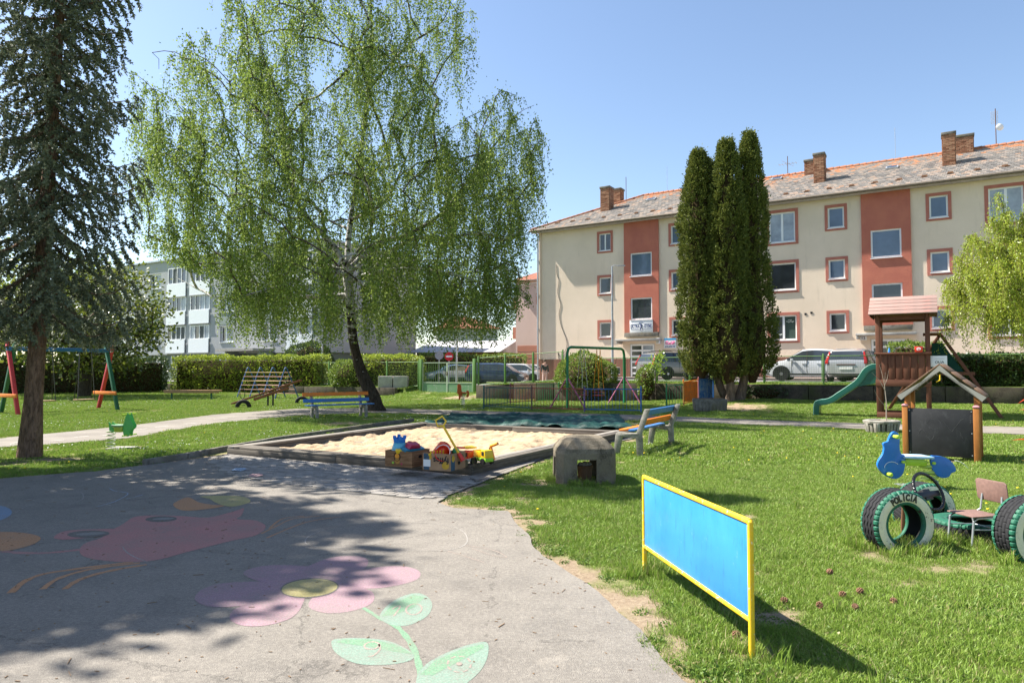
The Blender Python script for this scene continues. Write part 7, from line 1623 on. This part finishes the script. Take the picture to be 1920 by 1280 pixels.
# --- thuja group
THL = leafmat('thuja_leaf', (.045, .07, .014), (.19, .215, .05), (.11, .14, .028), .15, .6, .2, 1.6)
THB = plain('dark_occluder', (.055, .038, .02), .95, .1, 0, .4, 6)  # dark filler for the solid cores added inside thujas and hedges
def thuja(name, label, px, Y, topy, boty, Rm, Rlow, n, seed, trunks):
    st = np.random.RandomState(seed); x, _, zt = D(px, topy, Y); zb = D(px, boty, Y)[2]; gz = hz(x, Y); t = thing(name, label, 'tree', (x, Y, gz), 0, 'columnar thujas'); H = zt-gz; B0 = zb-gz
    def rad_(f): return (Rlow+(Rm-Rlow)*sstep(f, .12, .5))*np.minimum(1, (1-f+.012)**.5*1.75)*sstep(f, -.09, .10)
    C_ = []; f = st.uniform(0, 1, n)**.9; a = st.uniform(0, 6.283, n); lob = .84+.22*vnoise(a*1.6+3, f*9, 1.0, seed, 3)*1.0; r = rad_(f)*lob*np.where(st.rand(n) < .75, st.uniform(.86, 1.04, n), st.uniform(.55, .9, n))
    cen = np.stack([r*np.cos(a), r*np.sin(a), B0+(H-B0)*f], 1); per = 34; P = np.repeat(cen, per, 0)+st.normal(size=(n*per, 3))*[.055, .055, .10]
    outd = np.repeat(np.stack([np.cos(a), np.sin(a), np.full(n, .9)], 1), per, 0)+st.normal(size=(n*per, 3))*.55
    leaf_mesh('crown', P, outd, .10, .055, THL, t)
    core = MB(); ff = np.linspace(-.03, .97, 26); core.lathe([(max(.03, float(rad_(q))*.5), float(B0+(H-B0)*q)) for q in ff], n=14); core.build('occluder_core', THB, t)  # solid dark column added inside the leaves to block light
    mb = MB()
    for dx, r_, lx in trunks: mb.tube([(dx*1.6+lx, 0, -.15), (dx*1.2+lx*.6, 0, .5), (dx, 0, 1.4), (dx*.3, 0, 3.0)], [r_*1.35, r_, r_*.85, r_*.5], 12, cap=False)
    mb.build('trunk', BARK_T, t, smooth=60); return t
thuja('thuja_tree', 'left columnar thuja of the tall clump in front of the cream house', 1309, 29.2, 286, 702, .86, .96, 1450, 1, [(.55, .16, .35)])
thuja('thuja_tree', 'slim thuja tip just right of the left thuja column', 1334, 29.8, 302, 640, .36, .5, 420, 2, [(.1, .10, .4)])
thuja('thuja_tree', 'middle thuja column, second tallest of the clump', 1362, 28.5, 266, 706, .76, 1.12, 1350, 3, [(.05, .17, -.05)])
thuja('thuja_tree', 'tallest thuja column at the right of the clump', 1404, 28.8, 251, 704, .70, 1.12, 1350, 4, [(-.25, .19, -.2)])
# --- shrubs and hedges
def hedge(name, label, loc, rz, dims, mat, leaf=.08, dens=170, seed=1, rnd_=.25, stem=True, kind='box', cat='hedge', group=None, lump=.22, core=.80):
    st = np.random.RandomState(seed); t = thing(name, label, cat, loc, rz, group); Lx, Ly, H = dims
    def prof(n):
        if kind == 'box':
            A_ = [Lx*H, Lx*H, Lx*Ly, Ly*H, Ly*H]; k = st.choice(5, n, p=np.array(A_)/sum(A_)); u_ = st.uniform(-.5, .5, n); v_ = st.uniform(-.5, .5, n); P = np.zeros((n, 3)); Nn = np.zeros((n, 3))
            for i, (f, nn) in enumerate(((lambda u, v: (u*Lx, -Ly/2+0*u, (v+.5)*H), (0, -1, .2)), (lambda u, v: (u*Lx, Ly/2+0*u, (v+.5)*H), (0, 1, .2)), (lambda u, v: (u*Lx, v*Ly, H+0*u), (0, 0, 1)), (lambda u, v: (-Lx/2+0*u, u*Ly, (v+.5)*H), (-1, 0, .2)), (lambda u, v: (Lx/2+0*u, u*Ly, (v+.5)*H), (1, 0, .2)))):
                m_ = k == i; q = f(u_[m_], v_[m_]); P[m_] = np.stack(q, 1); Nn[m_] = nn
            return P, Nn
        a = st.uniform(0, 6.283, n); c = st.uniform(-.55, 1, n); s_ = np.sqrt(1-c*c); Nn = np.stack([s_*np.cos(a), s_*np.sin(a), c], 1); P = Nn*[Lx/2, Ly/2, H*.5]; P[:, 2] += H*.5; return P, Nn
    area = (2*Lx*H+Lx*Ly+2*Ly*H) if kind == 'box' else 3.0*(Lx*H+Ly*H)/2*1.3; n = int(area*dens); P, Nn = prof(n)
    ln = vnoise(P[:, 0]*1.2+P[:, 1]*.7+seed, P[:, 2]*1.5+P[:, 1], 1.3, seed, 3); dis = (ln-.55)*lump*2; dis -= st.exponential(.07, n)*rnd_*2
    P = P+nrmz(Nn)*dis[:, None]; P += st.normal(size=P.shape)*.035
    if kind == 'box': P[:, 0] *= 1; 
    k = P[:, 2] > .02; P, Nn = P[k], Nn[k]
    leaf_mesh('foliage', P, Nn+np.array([0, 0, .35])+st.normal(size=P.shape)*.75, leaf*1.35, leaf*.95, mat, t)
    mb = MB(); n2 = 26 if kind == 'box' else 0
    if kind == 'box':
        mb.box((0, 0, H*.46), (Lx-.5, max(.2, Ly-.5), H*.86)); c_ = mb.build('occluder_core', THB, t, bevel=.15)  # solid dark box added inside the hedge so no light shows through
    else: mb.lathe([(.06, .02), (Lx*.5*core*.6, H*.2), (Lx*.5*core*.85, H*.5), (Lx*.5*core*.6, H*.78), (.05, H*.9)], n=12); c_ = mb.build('occluder_core', THB, t); c_.scale = (1, Ly/Lx, 1)  # rounded bushes get an added dark blocking core as well
    mb = MB()
    for q in range(6): x = st.uniform(-.4, .4)*Lx; y = st.uniform(-.3, .3)*Ly; mb.tube([(x*.8, y*.8, -.1), (x, y, H*.5), (x*1.1, y*1.1, H*.9)], [.03, .02, .008], 5)
    mb.build('stems', BARK_D, t); return t
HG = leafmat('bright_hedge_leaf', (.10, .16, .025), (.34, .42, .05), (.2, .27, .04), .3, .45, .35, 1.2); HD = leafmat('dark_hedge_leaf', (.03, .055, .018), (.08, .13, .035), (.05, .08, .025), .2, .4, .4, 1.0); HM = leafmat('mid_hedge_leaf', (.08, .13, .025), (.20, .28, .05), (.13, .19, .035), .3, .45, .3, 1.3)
def hz_at(px0, px1, Y0, Y1, ztop_px, label, mat, depth, seed, **k):
    a = Vector(((px0-960)/F*Y0, Y0, 0)); b = Vector(((px1-960)/F*Y1, Y1, 0)); c = (a+b)/2; d = b-a; gz = hz(c.x, c.y); H = EYE+(692-ztop_px)*c.y/F-gz
    n_ = Vector((-d.y, d.x, 0)).normalized(); return hedge('hedge' if k.get('kind', 'box') == 'box' else 'bush', label, (c.x+n_.x*depth/2, c.y+n_.y*depth/2, gz), math.atan2(d.y, d.x), (d.length, depth, H), mat, seed=seed, **k)
hz_at(320, 592, 48.5, 44.8, 668, 'long clipped hedge with yellow-green tips behind the climbing frame', HG, 1.7, 3, leaf=.085, dens=230)
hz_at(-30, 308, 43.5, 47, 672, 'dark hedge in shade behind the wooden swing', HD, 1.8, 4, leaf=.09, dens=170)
hz_at(602, 682, 42.8, 42.0, 672, 'loose rounded green bush left of the birch trunk', HM, 2.4, 5, leaf=.08, dens=230, kind='round', cat='bush')
hz_at(672, 766, 43.0, 41.5, 667, 'bright yellow-green clipped bush right of the birch trunk', HG, 2.0, 6, leaf=.08, dens=240)
hz_at(1024, 1138, 34.2, 32.6, 660, 'wide rounded green bush behind the green swing frame', HM, 2.4, 7, leaf=.07, dens=260, kind='round', cat='bush')
hz_at(1188, 1226, 31.4, 31.0, 688, 'thin sparse shrub right of the green swing', HM, 1.0, 8, leaf=.07, dens=230, kind='round', cat='bush', lump=.3)
hz_at(786, 985, 60, 60, 665, 'row of clipped bushes before the ochre sheds', HM, 2.0, 9, leaf=.12, dens=90)
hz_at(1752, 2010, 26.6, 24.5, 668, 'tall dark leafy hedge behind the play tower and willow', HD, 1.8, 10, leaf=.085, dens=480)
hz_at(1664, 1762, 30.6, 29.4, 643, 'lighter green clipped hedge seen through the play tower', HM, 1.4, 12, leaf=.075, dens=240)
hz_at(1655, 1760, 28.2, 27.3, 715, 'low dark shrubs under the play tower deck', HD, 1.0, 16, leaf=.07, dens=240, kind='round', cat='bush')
hz_at(1330, 1384, 30.6, 30.4, 690, 'brownish loose shrub behind the thuja trunks', HM, 1.3, 13, leaf=.07, dens=200, kind='round', cat='bush')
hz_at(1398, 1482, 28.8, 28.6, 724, 'low dark ivy shrub against the wall right of the thujas', HD, .9, 14, leaf=.06, dens=300, kind='round', cat='bush')
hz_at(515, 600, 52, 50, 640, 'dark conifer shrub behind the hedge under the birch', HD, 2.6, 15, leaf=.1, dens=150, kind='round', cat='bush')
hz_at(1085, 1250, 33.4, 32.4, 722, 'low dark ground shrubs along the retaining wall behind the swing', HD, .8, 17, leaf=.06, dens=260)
# --- small leafy tree by the fence
def leafy(name, label, base, crown_c, crown_r, H, mat, nt_=60, leaf=.09, per=60, seed=3, tr_=.05, spread=.22, cat='tree', start=3, group=None, bark_=None, lean=(0, 0)):
    st = np.random.RandomState(seed); t = thing(name, label, cat, base, 0, group); S2 = Skel(); z1 = crown_c[2]; tp_ = [(lean[0]*q*z1, lean[1]*q*z1, z1*q*1.05-.1) for q in np.linspace(0, 1, 8)]; ids2 = S2.add_path(tp_)
    T_ = []
    while len(T_) < nt_:
        q = st.uniform(-1, 1, 3)
        if .15 < (q**2).sum() < 1: T_.append(np.array(crown_c)+q*np.array(crown_r))
    T_.sort(key=lambda q: np.linalg.norm(q-np.array(crown_c))); brs = []
    for q in T_:
        r = S2.branch_to(q, .1, max(.12, min(crown_r)/6), .8, start=start)
        if r: brs.append(r)
    rd = S2.radii(tr_*.08, .5, tr_*2)
    for j, i in enumerate(ids2): rd[i] = max(rd[i], tr_*(1-.5*j/8))
    S2.mesh('trunk', bark_ or BARK_D, t, rd); P = []
    for r in brs:
        for i in r[len(r)//3:]: P.append(S2.p[i][None]+st.normal(size=(max(3, per//6), 3))*spread)
    P = np.concatenate(P); A = st.normal(size=P.shape)*.7+[0, 0, -.15]+nrmz(P-np.array(crown_c))*.5; leaf_mesh('crown', P, A, leaf, leaf*.7, mat, t); print(name, len(P)); return t
x, y = (1229-960)/F*31.0, 31.0; leafy('young_tree', 'young leafy tree with thin trunk in front of the left entrance', (x, y, hz(x, y)), (.0, 0, 1.72), (.55, .5, .60), 1, leafmat('young_tree_leaf', (.10, .19, .02), (.22, .32, .04), None, .4, .35, .5), 60, .12, 60, 21, .035, .10)
MAPL = leafmat('maple_leaf', (.045, .085, .012), (.17, .20, .03), (.09, .12, .02), .35, .4, .4, .7)
leafy('maple_tree', 'broad dark tree with yellowish leaf tips between the spruce and the grey block', (-25.0, 40, .0), (0, 0, 4.7), (4.9, 4.4, 3.4), 1, MAPL, 330, .24, 110, 22, .2, .42)
leafy('broadleaf_tree', 'dark tree far behind the spruce trunk at the left edge', (-36, 46, .0), (0, 0, 5.5), (6.5, 4.5, 4.2), 1, MAPL, 200, .3, 100, 23, .25, .55)
leafy('broadleaf_tree', 'leafy tree left of the frame shading the front of the yard', (-11.8, 8.5, 0), (0, 0, 7.9), (2.9, 1.9, 3.4), 1, MAPL, 380, .27, 215, 24, .16, .30)
# --- willow
YW = 21.5; wi = thing('willow_tree', 'bright yellow-green weeping willow at the right edge behind the chalkboard house', 'tree', (16.8, YW, 0)); S3 = Skel(); i3 = S3.add_path([(0, 0, -.1), (0, 0, 1), (-.1, 0, 2), (-.1, .1, 3.2), (-.2, 0, 4.4), (-.2, 0, 5.6)]); T_ = []
while len(T_) < 240:
    q = rs.uniform(-1, 1, 3)
    if (q**2).sum() < 1 and q[2] > -.75: T_.append(np.array([-.2+q[0]*(2.9-1.5*max(0, q[2])), q[1]*2.2, 4.9+q[2]*2.3]))
for q in [(-2.6, -.3, 4.5), (-2.5, .4, 3.8), (-2.0, -.6, 5.6), (-1.7, 0, 6.6), (-1.2, .2, 7.2), (-2.9, .2, 3.3)]: T_.append(np.array(q))
T_.sort(key=lambda q: np.linalg.norm(q-np.array([-.1, 0, 4.5]))); nd = []
for q in T_:
    r = S3.branch_to(q, .2, .3, .8, start=2)
    if r: nd += r[len(r)//4:]
rd = S3.radii(.008, .5, .2); S3.mesh('trunk', BARK_D, wi, rd)
LP, LA, TT = strands(S3, nd, 7, lambda b: rs.uniform(.4, 1.6), .026, None, .35, 1.9, .05); print('willow', len(LP))
leaf_mesh('crown', LP, LA, .075, .032, leafmat('willow_leaf', (.16, .24, .025), (.36, .42, .05), (.26, .34, .04), .4, .4, .4, 1.5), wi); twig_mesh('hanging_twigs', TT, .006, plain('willow_twig', (.2, .17, .06), .8), wi)
# --- red-leaved shrub at the right edge, near the camera
ph_ = thing('photinia_shrub', 'shrub with glossy red and green young leaves at the right edge', 'shrub', (2.55, 3.05, 0)); mb = MB(); stl = []
for (dx, dy, h) in ((0, 0, 1.35), (-.12, .05, 1.5), (.15, -.05, 1.6), (-.05, .12, 1.42), (-.2, -.03, 1.3)):
    pts = [(dx*.2, dy*.2, -.05), (dx*.6, dy*.6, h*.5), (dx, dy, h*.85), (dx-.05, dy, h)]; mb.tube(pts, [.014, .010, .007, .004], 6); stl.append(pts)
mb.build('stems', plain('reddish_stem', (.18, .06, .04), .6), ph_); RL = [leafmat('red_young_leaf', (.42, .05, .02), (.5, .12, .03), (.35, .12, .03), .35, .25, .6, 20), leafmat('bronze_leaf', (.3, .12, .03), (.2, .17, .03), (.12, .16, .03), .3, .25, .6, 20), leafmat('glossy_green_leaf', (.05, .13, .03), (.10, .2, .05), None, .3, .22, .6, 20)]
def leafobj(L, W, mat):
    mb = MB(); n = 6; up_l = []; 
    prof = [(0, .02), (.15, .6), (.4, 1), (.65, .85), (.85, .45), (1, .02)]; mb.v = []
    for s_, w_ in prof: z = -.18*L*s_**2; mb.v += [(L*s_, -W/2*w_, z+W*.15*w_), (L*s_, 0, z), (L*s_, W/2*w_, z+W*.15*w_)]
    mb.f = [(3*i+j, 3*i+3+j, 3*i+4+j, 3*i+1+j) for i in range(5) for j in (0, 1)]; me = bpy.data.meshes.new('leaf'); me.from_pydata(mb.v, [], mb.f); me.shade_smooth(); me.materials.append(mat); return me
lm = [leafobj(.085, .03, q) for q in RL]
for pts in stl:
    a = Vector(pts[-1]); b = Vector(pts[-2]); low = Vector(pts[1])
    for k in range(11):
        f = k/22; p_ = a.lerp(b, f*1.6) if f < .6 else b.lerp(low, (f-.6)*2.4); az_ = k*2.4+R(-.3, .3); o = bpy.data.objects.new('leaf', lm[0 if f < .35 else (1 if f < .6 else 2)]); C.objects.link(o); o.parent = ph_; o.location = p_; o.rotation_euler = (R(-.4, .4), R(-.6, .35), az_)

# ------------------------------------------------------------ grass: tufts instanced on points with geometry nodes
def tuft(name, n, rad_, h, wd, mat, lean=.5, broad=False, seed=1):
    st = np.random.RandomState(seed); V, Fc = [], []
    for i in range(n):
        r = rad_*math.sqrt(st.rand()); a = st.uniform(0, 6.28); bx, by = r*math.cos(a), r*math.sin(a); H = h*st.uniform(.45, 1.2); la = st.uniform(0, 6.28); ln = lean*st.uniform(.1, 1.1)*H; dx, dy = math.cos(la), math.sin(la); fa = st.uniform(0, 6.28); wx, wy = math.cos(fa)*wd/2, math.sin(fa)*wd/2; k = len(V)
        w2 = 1.0 if not broad else 1.3
        V += [(bx-wx*(.4 if broad else 1), by-wy*(.4 if broad else 1), 0), (bx+wx*(.4 if broad else 1), by+wy*(.4 if broad else 1), 0), (bx+dx*ln*.35-wx*.85*w2, by+dy*ln*.35-wy*.85*w2, H*.6), (bx+dx*ln*.35+wx*.85*w2, by+dy*ln*.35+wy*.85*w2, H*.6), (bx+dx*ln, by+dy*ln, H*(.98 if not broad else .85))]
        Fc += [(k, k+1, k+3), (k, k+3, k+2), (k+2, k+3, k+4)]
    me = np_mesh(name, np.array(V), np.array(Fc)); me.materials.append(mat); return bpy.data.objects.new(name, me)
def grassmat(name, c1, c2, c3, dry, tr=.3):
    m = M(name, .5, .3); gp = m.pos(); a = m.mix(m.island(), col(c1), col(c2)); a = m.mix(m.rng(m.noise(.8, 4, .6, gp), .35, .65, 0, .7), a, col(c3)); a = m.mix(m.rng(m.noise(7, 3, .6, gp), .55, .7, 0, .55), a, col(dry)); k = m.math('GREATER_THAN', m.island(), .90); a = m.mix(k, a, (.36, .32, .15, 1)); m.base(a)
    t = m.n('BsdfTranslucent'); m.l(a, t.inputs[0]); mx = m.n('MixShader'); mx.inputs[0].default_value = tr; m.l(m.p.outputs[0], mx.inputs[1]); m.l(t.outputs[0], mx.inputs[2]); m.l(mx.outputs[0], m.o.inputs[0]); return m.m
GM = grassmat('lawn_grass', (.14, .235, .03), (.26, .37, .06), (.20, .30, .042), (.30, .33, .10)); GM2 = grassmat('weed_leaf', (.09, .17, .03), (.17, .27, .05), (.13, .2, .035), (.2, .24, .06))
def scatter(name, src, P, rot, scl, label=None):
    me = bpy.data.meshes.new(name); me.vertices.add(len(P)); me.vertices.foreach_set('co', P.astype(np.float32).ravel()); a = me.attributes.new('rot', 'FLOAT_VECTOR', 'POINT'); a.data.foreach_set('vector', rot.astype(np.float32).ravel()); a = me.attributes.new('scl', 'FLOAT', 'POINT'); a.data.foreach_set('value', scl.astype(np.float32))
    o = link_mesh(name, me, None, None, 'stuff', label); ng = bpy.data.node_groups.new(name, 'GeometryNodeTree'); ng.interface.new_socket('Geometry', in_out='INPUT', socket_type='NodeSocketGeometry'); ng.interface.new_socket('Geometry', in_out='OUTPUT', socket_type='NodeSocketGeometry')
    N_ = ng.nodes.new; gi, go, ip, oi = N_('NodeGroupInput'), N_('NodeGroupOutput'), N_('GeometryNodeInstanceOnPoints'), N_('GeometryNodeObjectInfo'); oi.inputs[0].default_value = src; r_ = N_('GeometryNodeInputNamedAttribute'); r_.data_type = 'FLOAT_VECTOR'; r_.inputs[0].default_value = 'rot'; s_ = N_('GeometryNodeInputNamedAttribute'); s_.data_type = 'FLOAT'; s_.inputs[0].default_value = 'scl'
    l = ng.links.new; l(gi.outputs[0], ip.inputs['Points']); l(oi.outputs['Geometry'], ip.inputs['Instance']); l(r_.outputs[0], ip.inputs['Rotation']); l(s_.outputs[0], ip.inputs['Scale']); l(ip.outputs[0], go.inputs[0]); md = o.modifiers.new('scatter', 'NODES'); md.node_group = ng; return o
def pts_in(n, y0, y1, gam=1.0):
    y = y0+(y1-y0)*rs.rand(n)**gam; x = rs.uniform(-1, 1, n)*(.80*y+2.2); return x, y
HUT = [(blk.location.x+a, blk.location.y+b) for a, b in ((-.4, -.4), (.4, -.4), (.4, .4), (-.4, .4))]
def allowed(x, y, rag=.06):
    n2 = vnoise(x, y, 5, 8, 2); e = edge_dist(x, y, ASPH); ok = ~(inside(x, y, ASPH) & (e > .10*n2)); ok &= ~(inside(x, y, PATH) & (edge_dist(x, y, PATH) > .05)); ok &= ~inside(x, y, SBP) & ~inside(x, y, TARP) & ~inside(x, y, HUT)
    ok &= ~inside(x, y, Lw([(265, 868), (770, 786), (795, 800), (425, 852)])); t, v = tv(x, y); ok &= ~((v > -.02) & (v < .32) & ((t > -17.7) | (t < -23.3))); ok &= (v < 1.68) | ((t < -34)) | ((v > 9.6) & (t < -20)); return ok
def build_grass(name, src, n, y0, y1, sc, gam, thr, mode='lawn', label=None, hi=1.3):
    x, y = pts_in(n, y0, y1, gam); ok = allowed(x, y); x, y = x[ok], y[ok]; d = dirt(x, y); r = rs.rand(len(x))
    k = r > d*thr if mode == 'lawn' else (vnoise(x, y, 1.7, 44, 3) > hi) | ((edge_dist(x, y, ASPH) < .45) & (r < .35) & (d < .9))
    x, y = x[k], y[k]; z = hgt(x, y, .28)-.022+(vnoise(x, y, .9, 3, 3)-.5)*.03; s_ = sc*(.6+.8*vnoise(x, y, 1.1, 12, 3))*rs.uniform(.75, 1.25, len(x)); s_ *= (1-.45*dirt(x, y)); rot = np.stack([rs.uniform(-.12, .12, len(x)), rs.uniform(-.12, .12, len(x)), rs.uniform(0, 6.28, len(x))], 1)
    print(name, len(x)); return scatter(name, src, np.stack([x, y, z], 1), rot, s_, label)
t1 = tuft('grass_tuft', 110, .11, .034, .0040, GM, 1.0, seed=1); t2 = tuft('grass_tuft', 60, .12, .048, .0045, GM, .9, seed=2); t3 = tuft('grass_tuft', 110, .22, .042, .011, GM, .8, seed=3); t4 = tuft('clover_tuft', 40, .10, .035, .022, GM2, .9, True, seed=4); t5 = tuft('tall_grass_tuft', 46, .07, .15, .006, GM, .7, seed=5)
build_grass('near_grass', t1, 42000, 2.2, 11.5, 1.0, .75, .97, label='short lawn grass in the foreground')
build_grass('near_grass_long', t2, 15000, 2.2, 11.5, .95, .75, 1.1, label='longer blades mixed into the foreground lawn')
build_grass('far_grass', t3, 42000, 10.5, 33, 1.0, .8, .92, label='lawn grass across the middle of the playground')
build_grass('distant_grass', t3, 26000, 30, 56, 1.35, .9, .85, label='lawn grass near the hedges and street')
build_grass('clover', t4, 22000, 2.4, 12, .8, .8, 1, 'weed', label='clover and low weeds at the asphalt edge', hi=.60)
def ring_pts(c, r0, r1, n): a = rs.uniform(0, 6.28, n); r = rs.uniform(r0, r1, n); return np.stack([c[0]+r*np.cos(a), c[1]+r*np.sin(a)], 1)
Q_ = np.concatenate([ring_pts((ty1.location.x, ty1.location.y), .1, .42, 90), ring_pts((ty4.location.x-.2, ty4.location.y-.3), .1, .35, 60), ring_pts((ty3.location.x, ty3.location.y), .15, .4, 50), ring_pts((ty2.location.x, ty2.location.y), .15, .4, 40), ring_pts((blk.location.x, blk.location.y), .40, .55, 110), ring_pts((pn.x, pn.y), .0, .18, 12), ring_pts((pf.x, pf.y), .0, .22, 30), ring_pts((G(1200, 850)[0], G(1200, 850)[1]), 0, .3, 40), ring_pts((G(1260, 832)[0], G(1260, 832)[1]), 0, .3, 40), np.stack(pts_in(220, 3, 14), 1)])
ok = allowed(Q_[:, 0], Q_[:, 1]); Q_ = Q_[ok]; scatter('tall_grass', t5, np.concatenate([Q_, np.full((len(Q_), 1), -.02)], 1), np.stack([rs.uniform(-.2, .2, len(Q_)), rs.uniform(-.2, .2, len(Q_)), rs.uniform(0, 6.28, len(Q_))], 1), rs.uniform(.4, .9, len(Q_)), 'tall unmown grass round the tyres, posts and hut')
mb = MB(); mb.lathe([(.004, .03), (.012, .034), (.012, .038), (.003, .04)], n=6); fm_ = mb.mesh('daisy_head'); fm_.materials.append(plain('white_daisy', (.75, .75, .7), .8)); fo = bpy.data.objects.new('daisy_head', fm_)
x, y = pts_in(7000, 13, 40); k = allowed(x, y) & (vnoise(x, y, .35, 91, 2) > .46) & (x < 3); x, y = x[k], y[k]; scatter('daisies', fo, np.stack([x, y, hgt(x, y)+.012], 1), np.stack([rs.uniform(-.4, .4, len(x)), rs.uniform(-.4, .4, len(x)), x*0], 1), rs.uniform(.7, 1.3, len(x)), 'tiny white daisies in the lawn')
mb = MB(); mb.lathe([(.004, .05), (.02, .055), (.017, .066), (.003, .07)], n=7); fm_ = mb.mesh('dandelion_head'); fm_.materials.append(plain('yellow_dandelion', (.75, .55, .02), .8)); fo = bpy.data.objects.new('dandelion_head', fm_)
x, y = pts_in(500, 7, 34); k = allowed(x, y) & (vnoise(x, y, .4, 95, 2) > .5); x, y = x[k], y[k]; scatter('dandelions', fo, np.stack([x, y, hgt(x, y)+.01], 1), np.stack([x*0, x*0, x*0], 1), rs.uniform(.5, .9, len(x)), 'scattered yellow dandelions in the lawn')
# fallen cones and debris
mb = MB()
for j in range(6):
    for q in range(6): a = q*1.047+j*.5; r = .020*math.sin((j+1)/7*math.pi)+.005; mb.box((r*math.cos(a), r*math.sin(a), j*.010), (.016, .012, .006), rz=a, ry=.6)
cm = mb.mesh('pine_cone'); cm.materials.append(plain('cone_brown', (.24, .13, .08), .9))
lbs = ['cone nearest the board shadow', 'cone left in a row of five on the lawn', 'cone beside a dry patch right of the board', 'lone cone upper left of the group', 'upper right cone of the group', 'cone at the far right of the group', 'cone just behind the board post', 'small cone in the middle of the group']
for (px, py), lb in zip(((1466, 1128), (1535, 1139), (1600, 1139), (1560, 1074), (1618, 1111), (1575, 1116), (1386, 1195), (1672, 1130)), lbs):
    p = G(px, py); o = bpy.data.objects.new('pine_cone', cm); C.objects.link(o); o.location = (p[0], p[1], .012); o.rotation_euler = (1.4, R(0, 3), R(0, 6)); o.scale = (.75,)*3; o['label'] = 'brown fallen '+lb; o['category'] = 'pine cone'; o['group'] = 'fallen pine cones'
# dry needles and grit on the asphalt edge
mb = MB()
for i in range(900):
    if i % 2: q = ASPH_R[rnd.randrange(len(ASPH_R))]; x, y = q[0]-abs(rnd.gauss(0, .18)), q[1]+rnd.gauss(0, .15)
    else: y = R(3, 10); x = R(-.75*y, .1*y)
    a = R(0, 3.14); l = R(.006, .03) if rnd.random() < .9 else R(.04, .08); mb.box((x, y, .004), (l, R(.002, .006), .003), rz=a)
mb.build('dry_litter', plain('dry_litter', (.22, .14, .08), .9), None, kind='stuff', label='dry needles and twigs scattered on the asphalt')
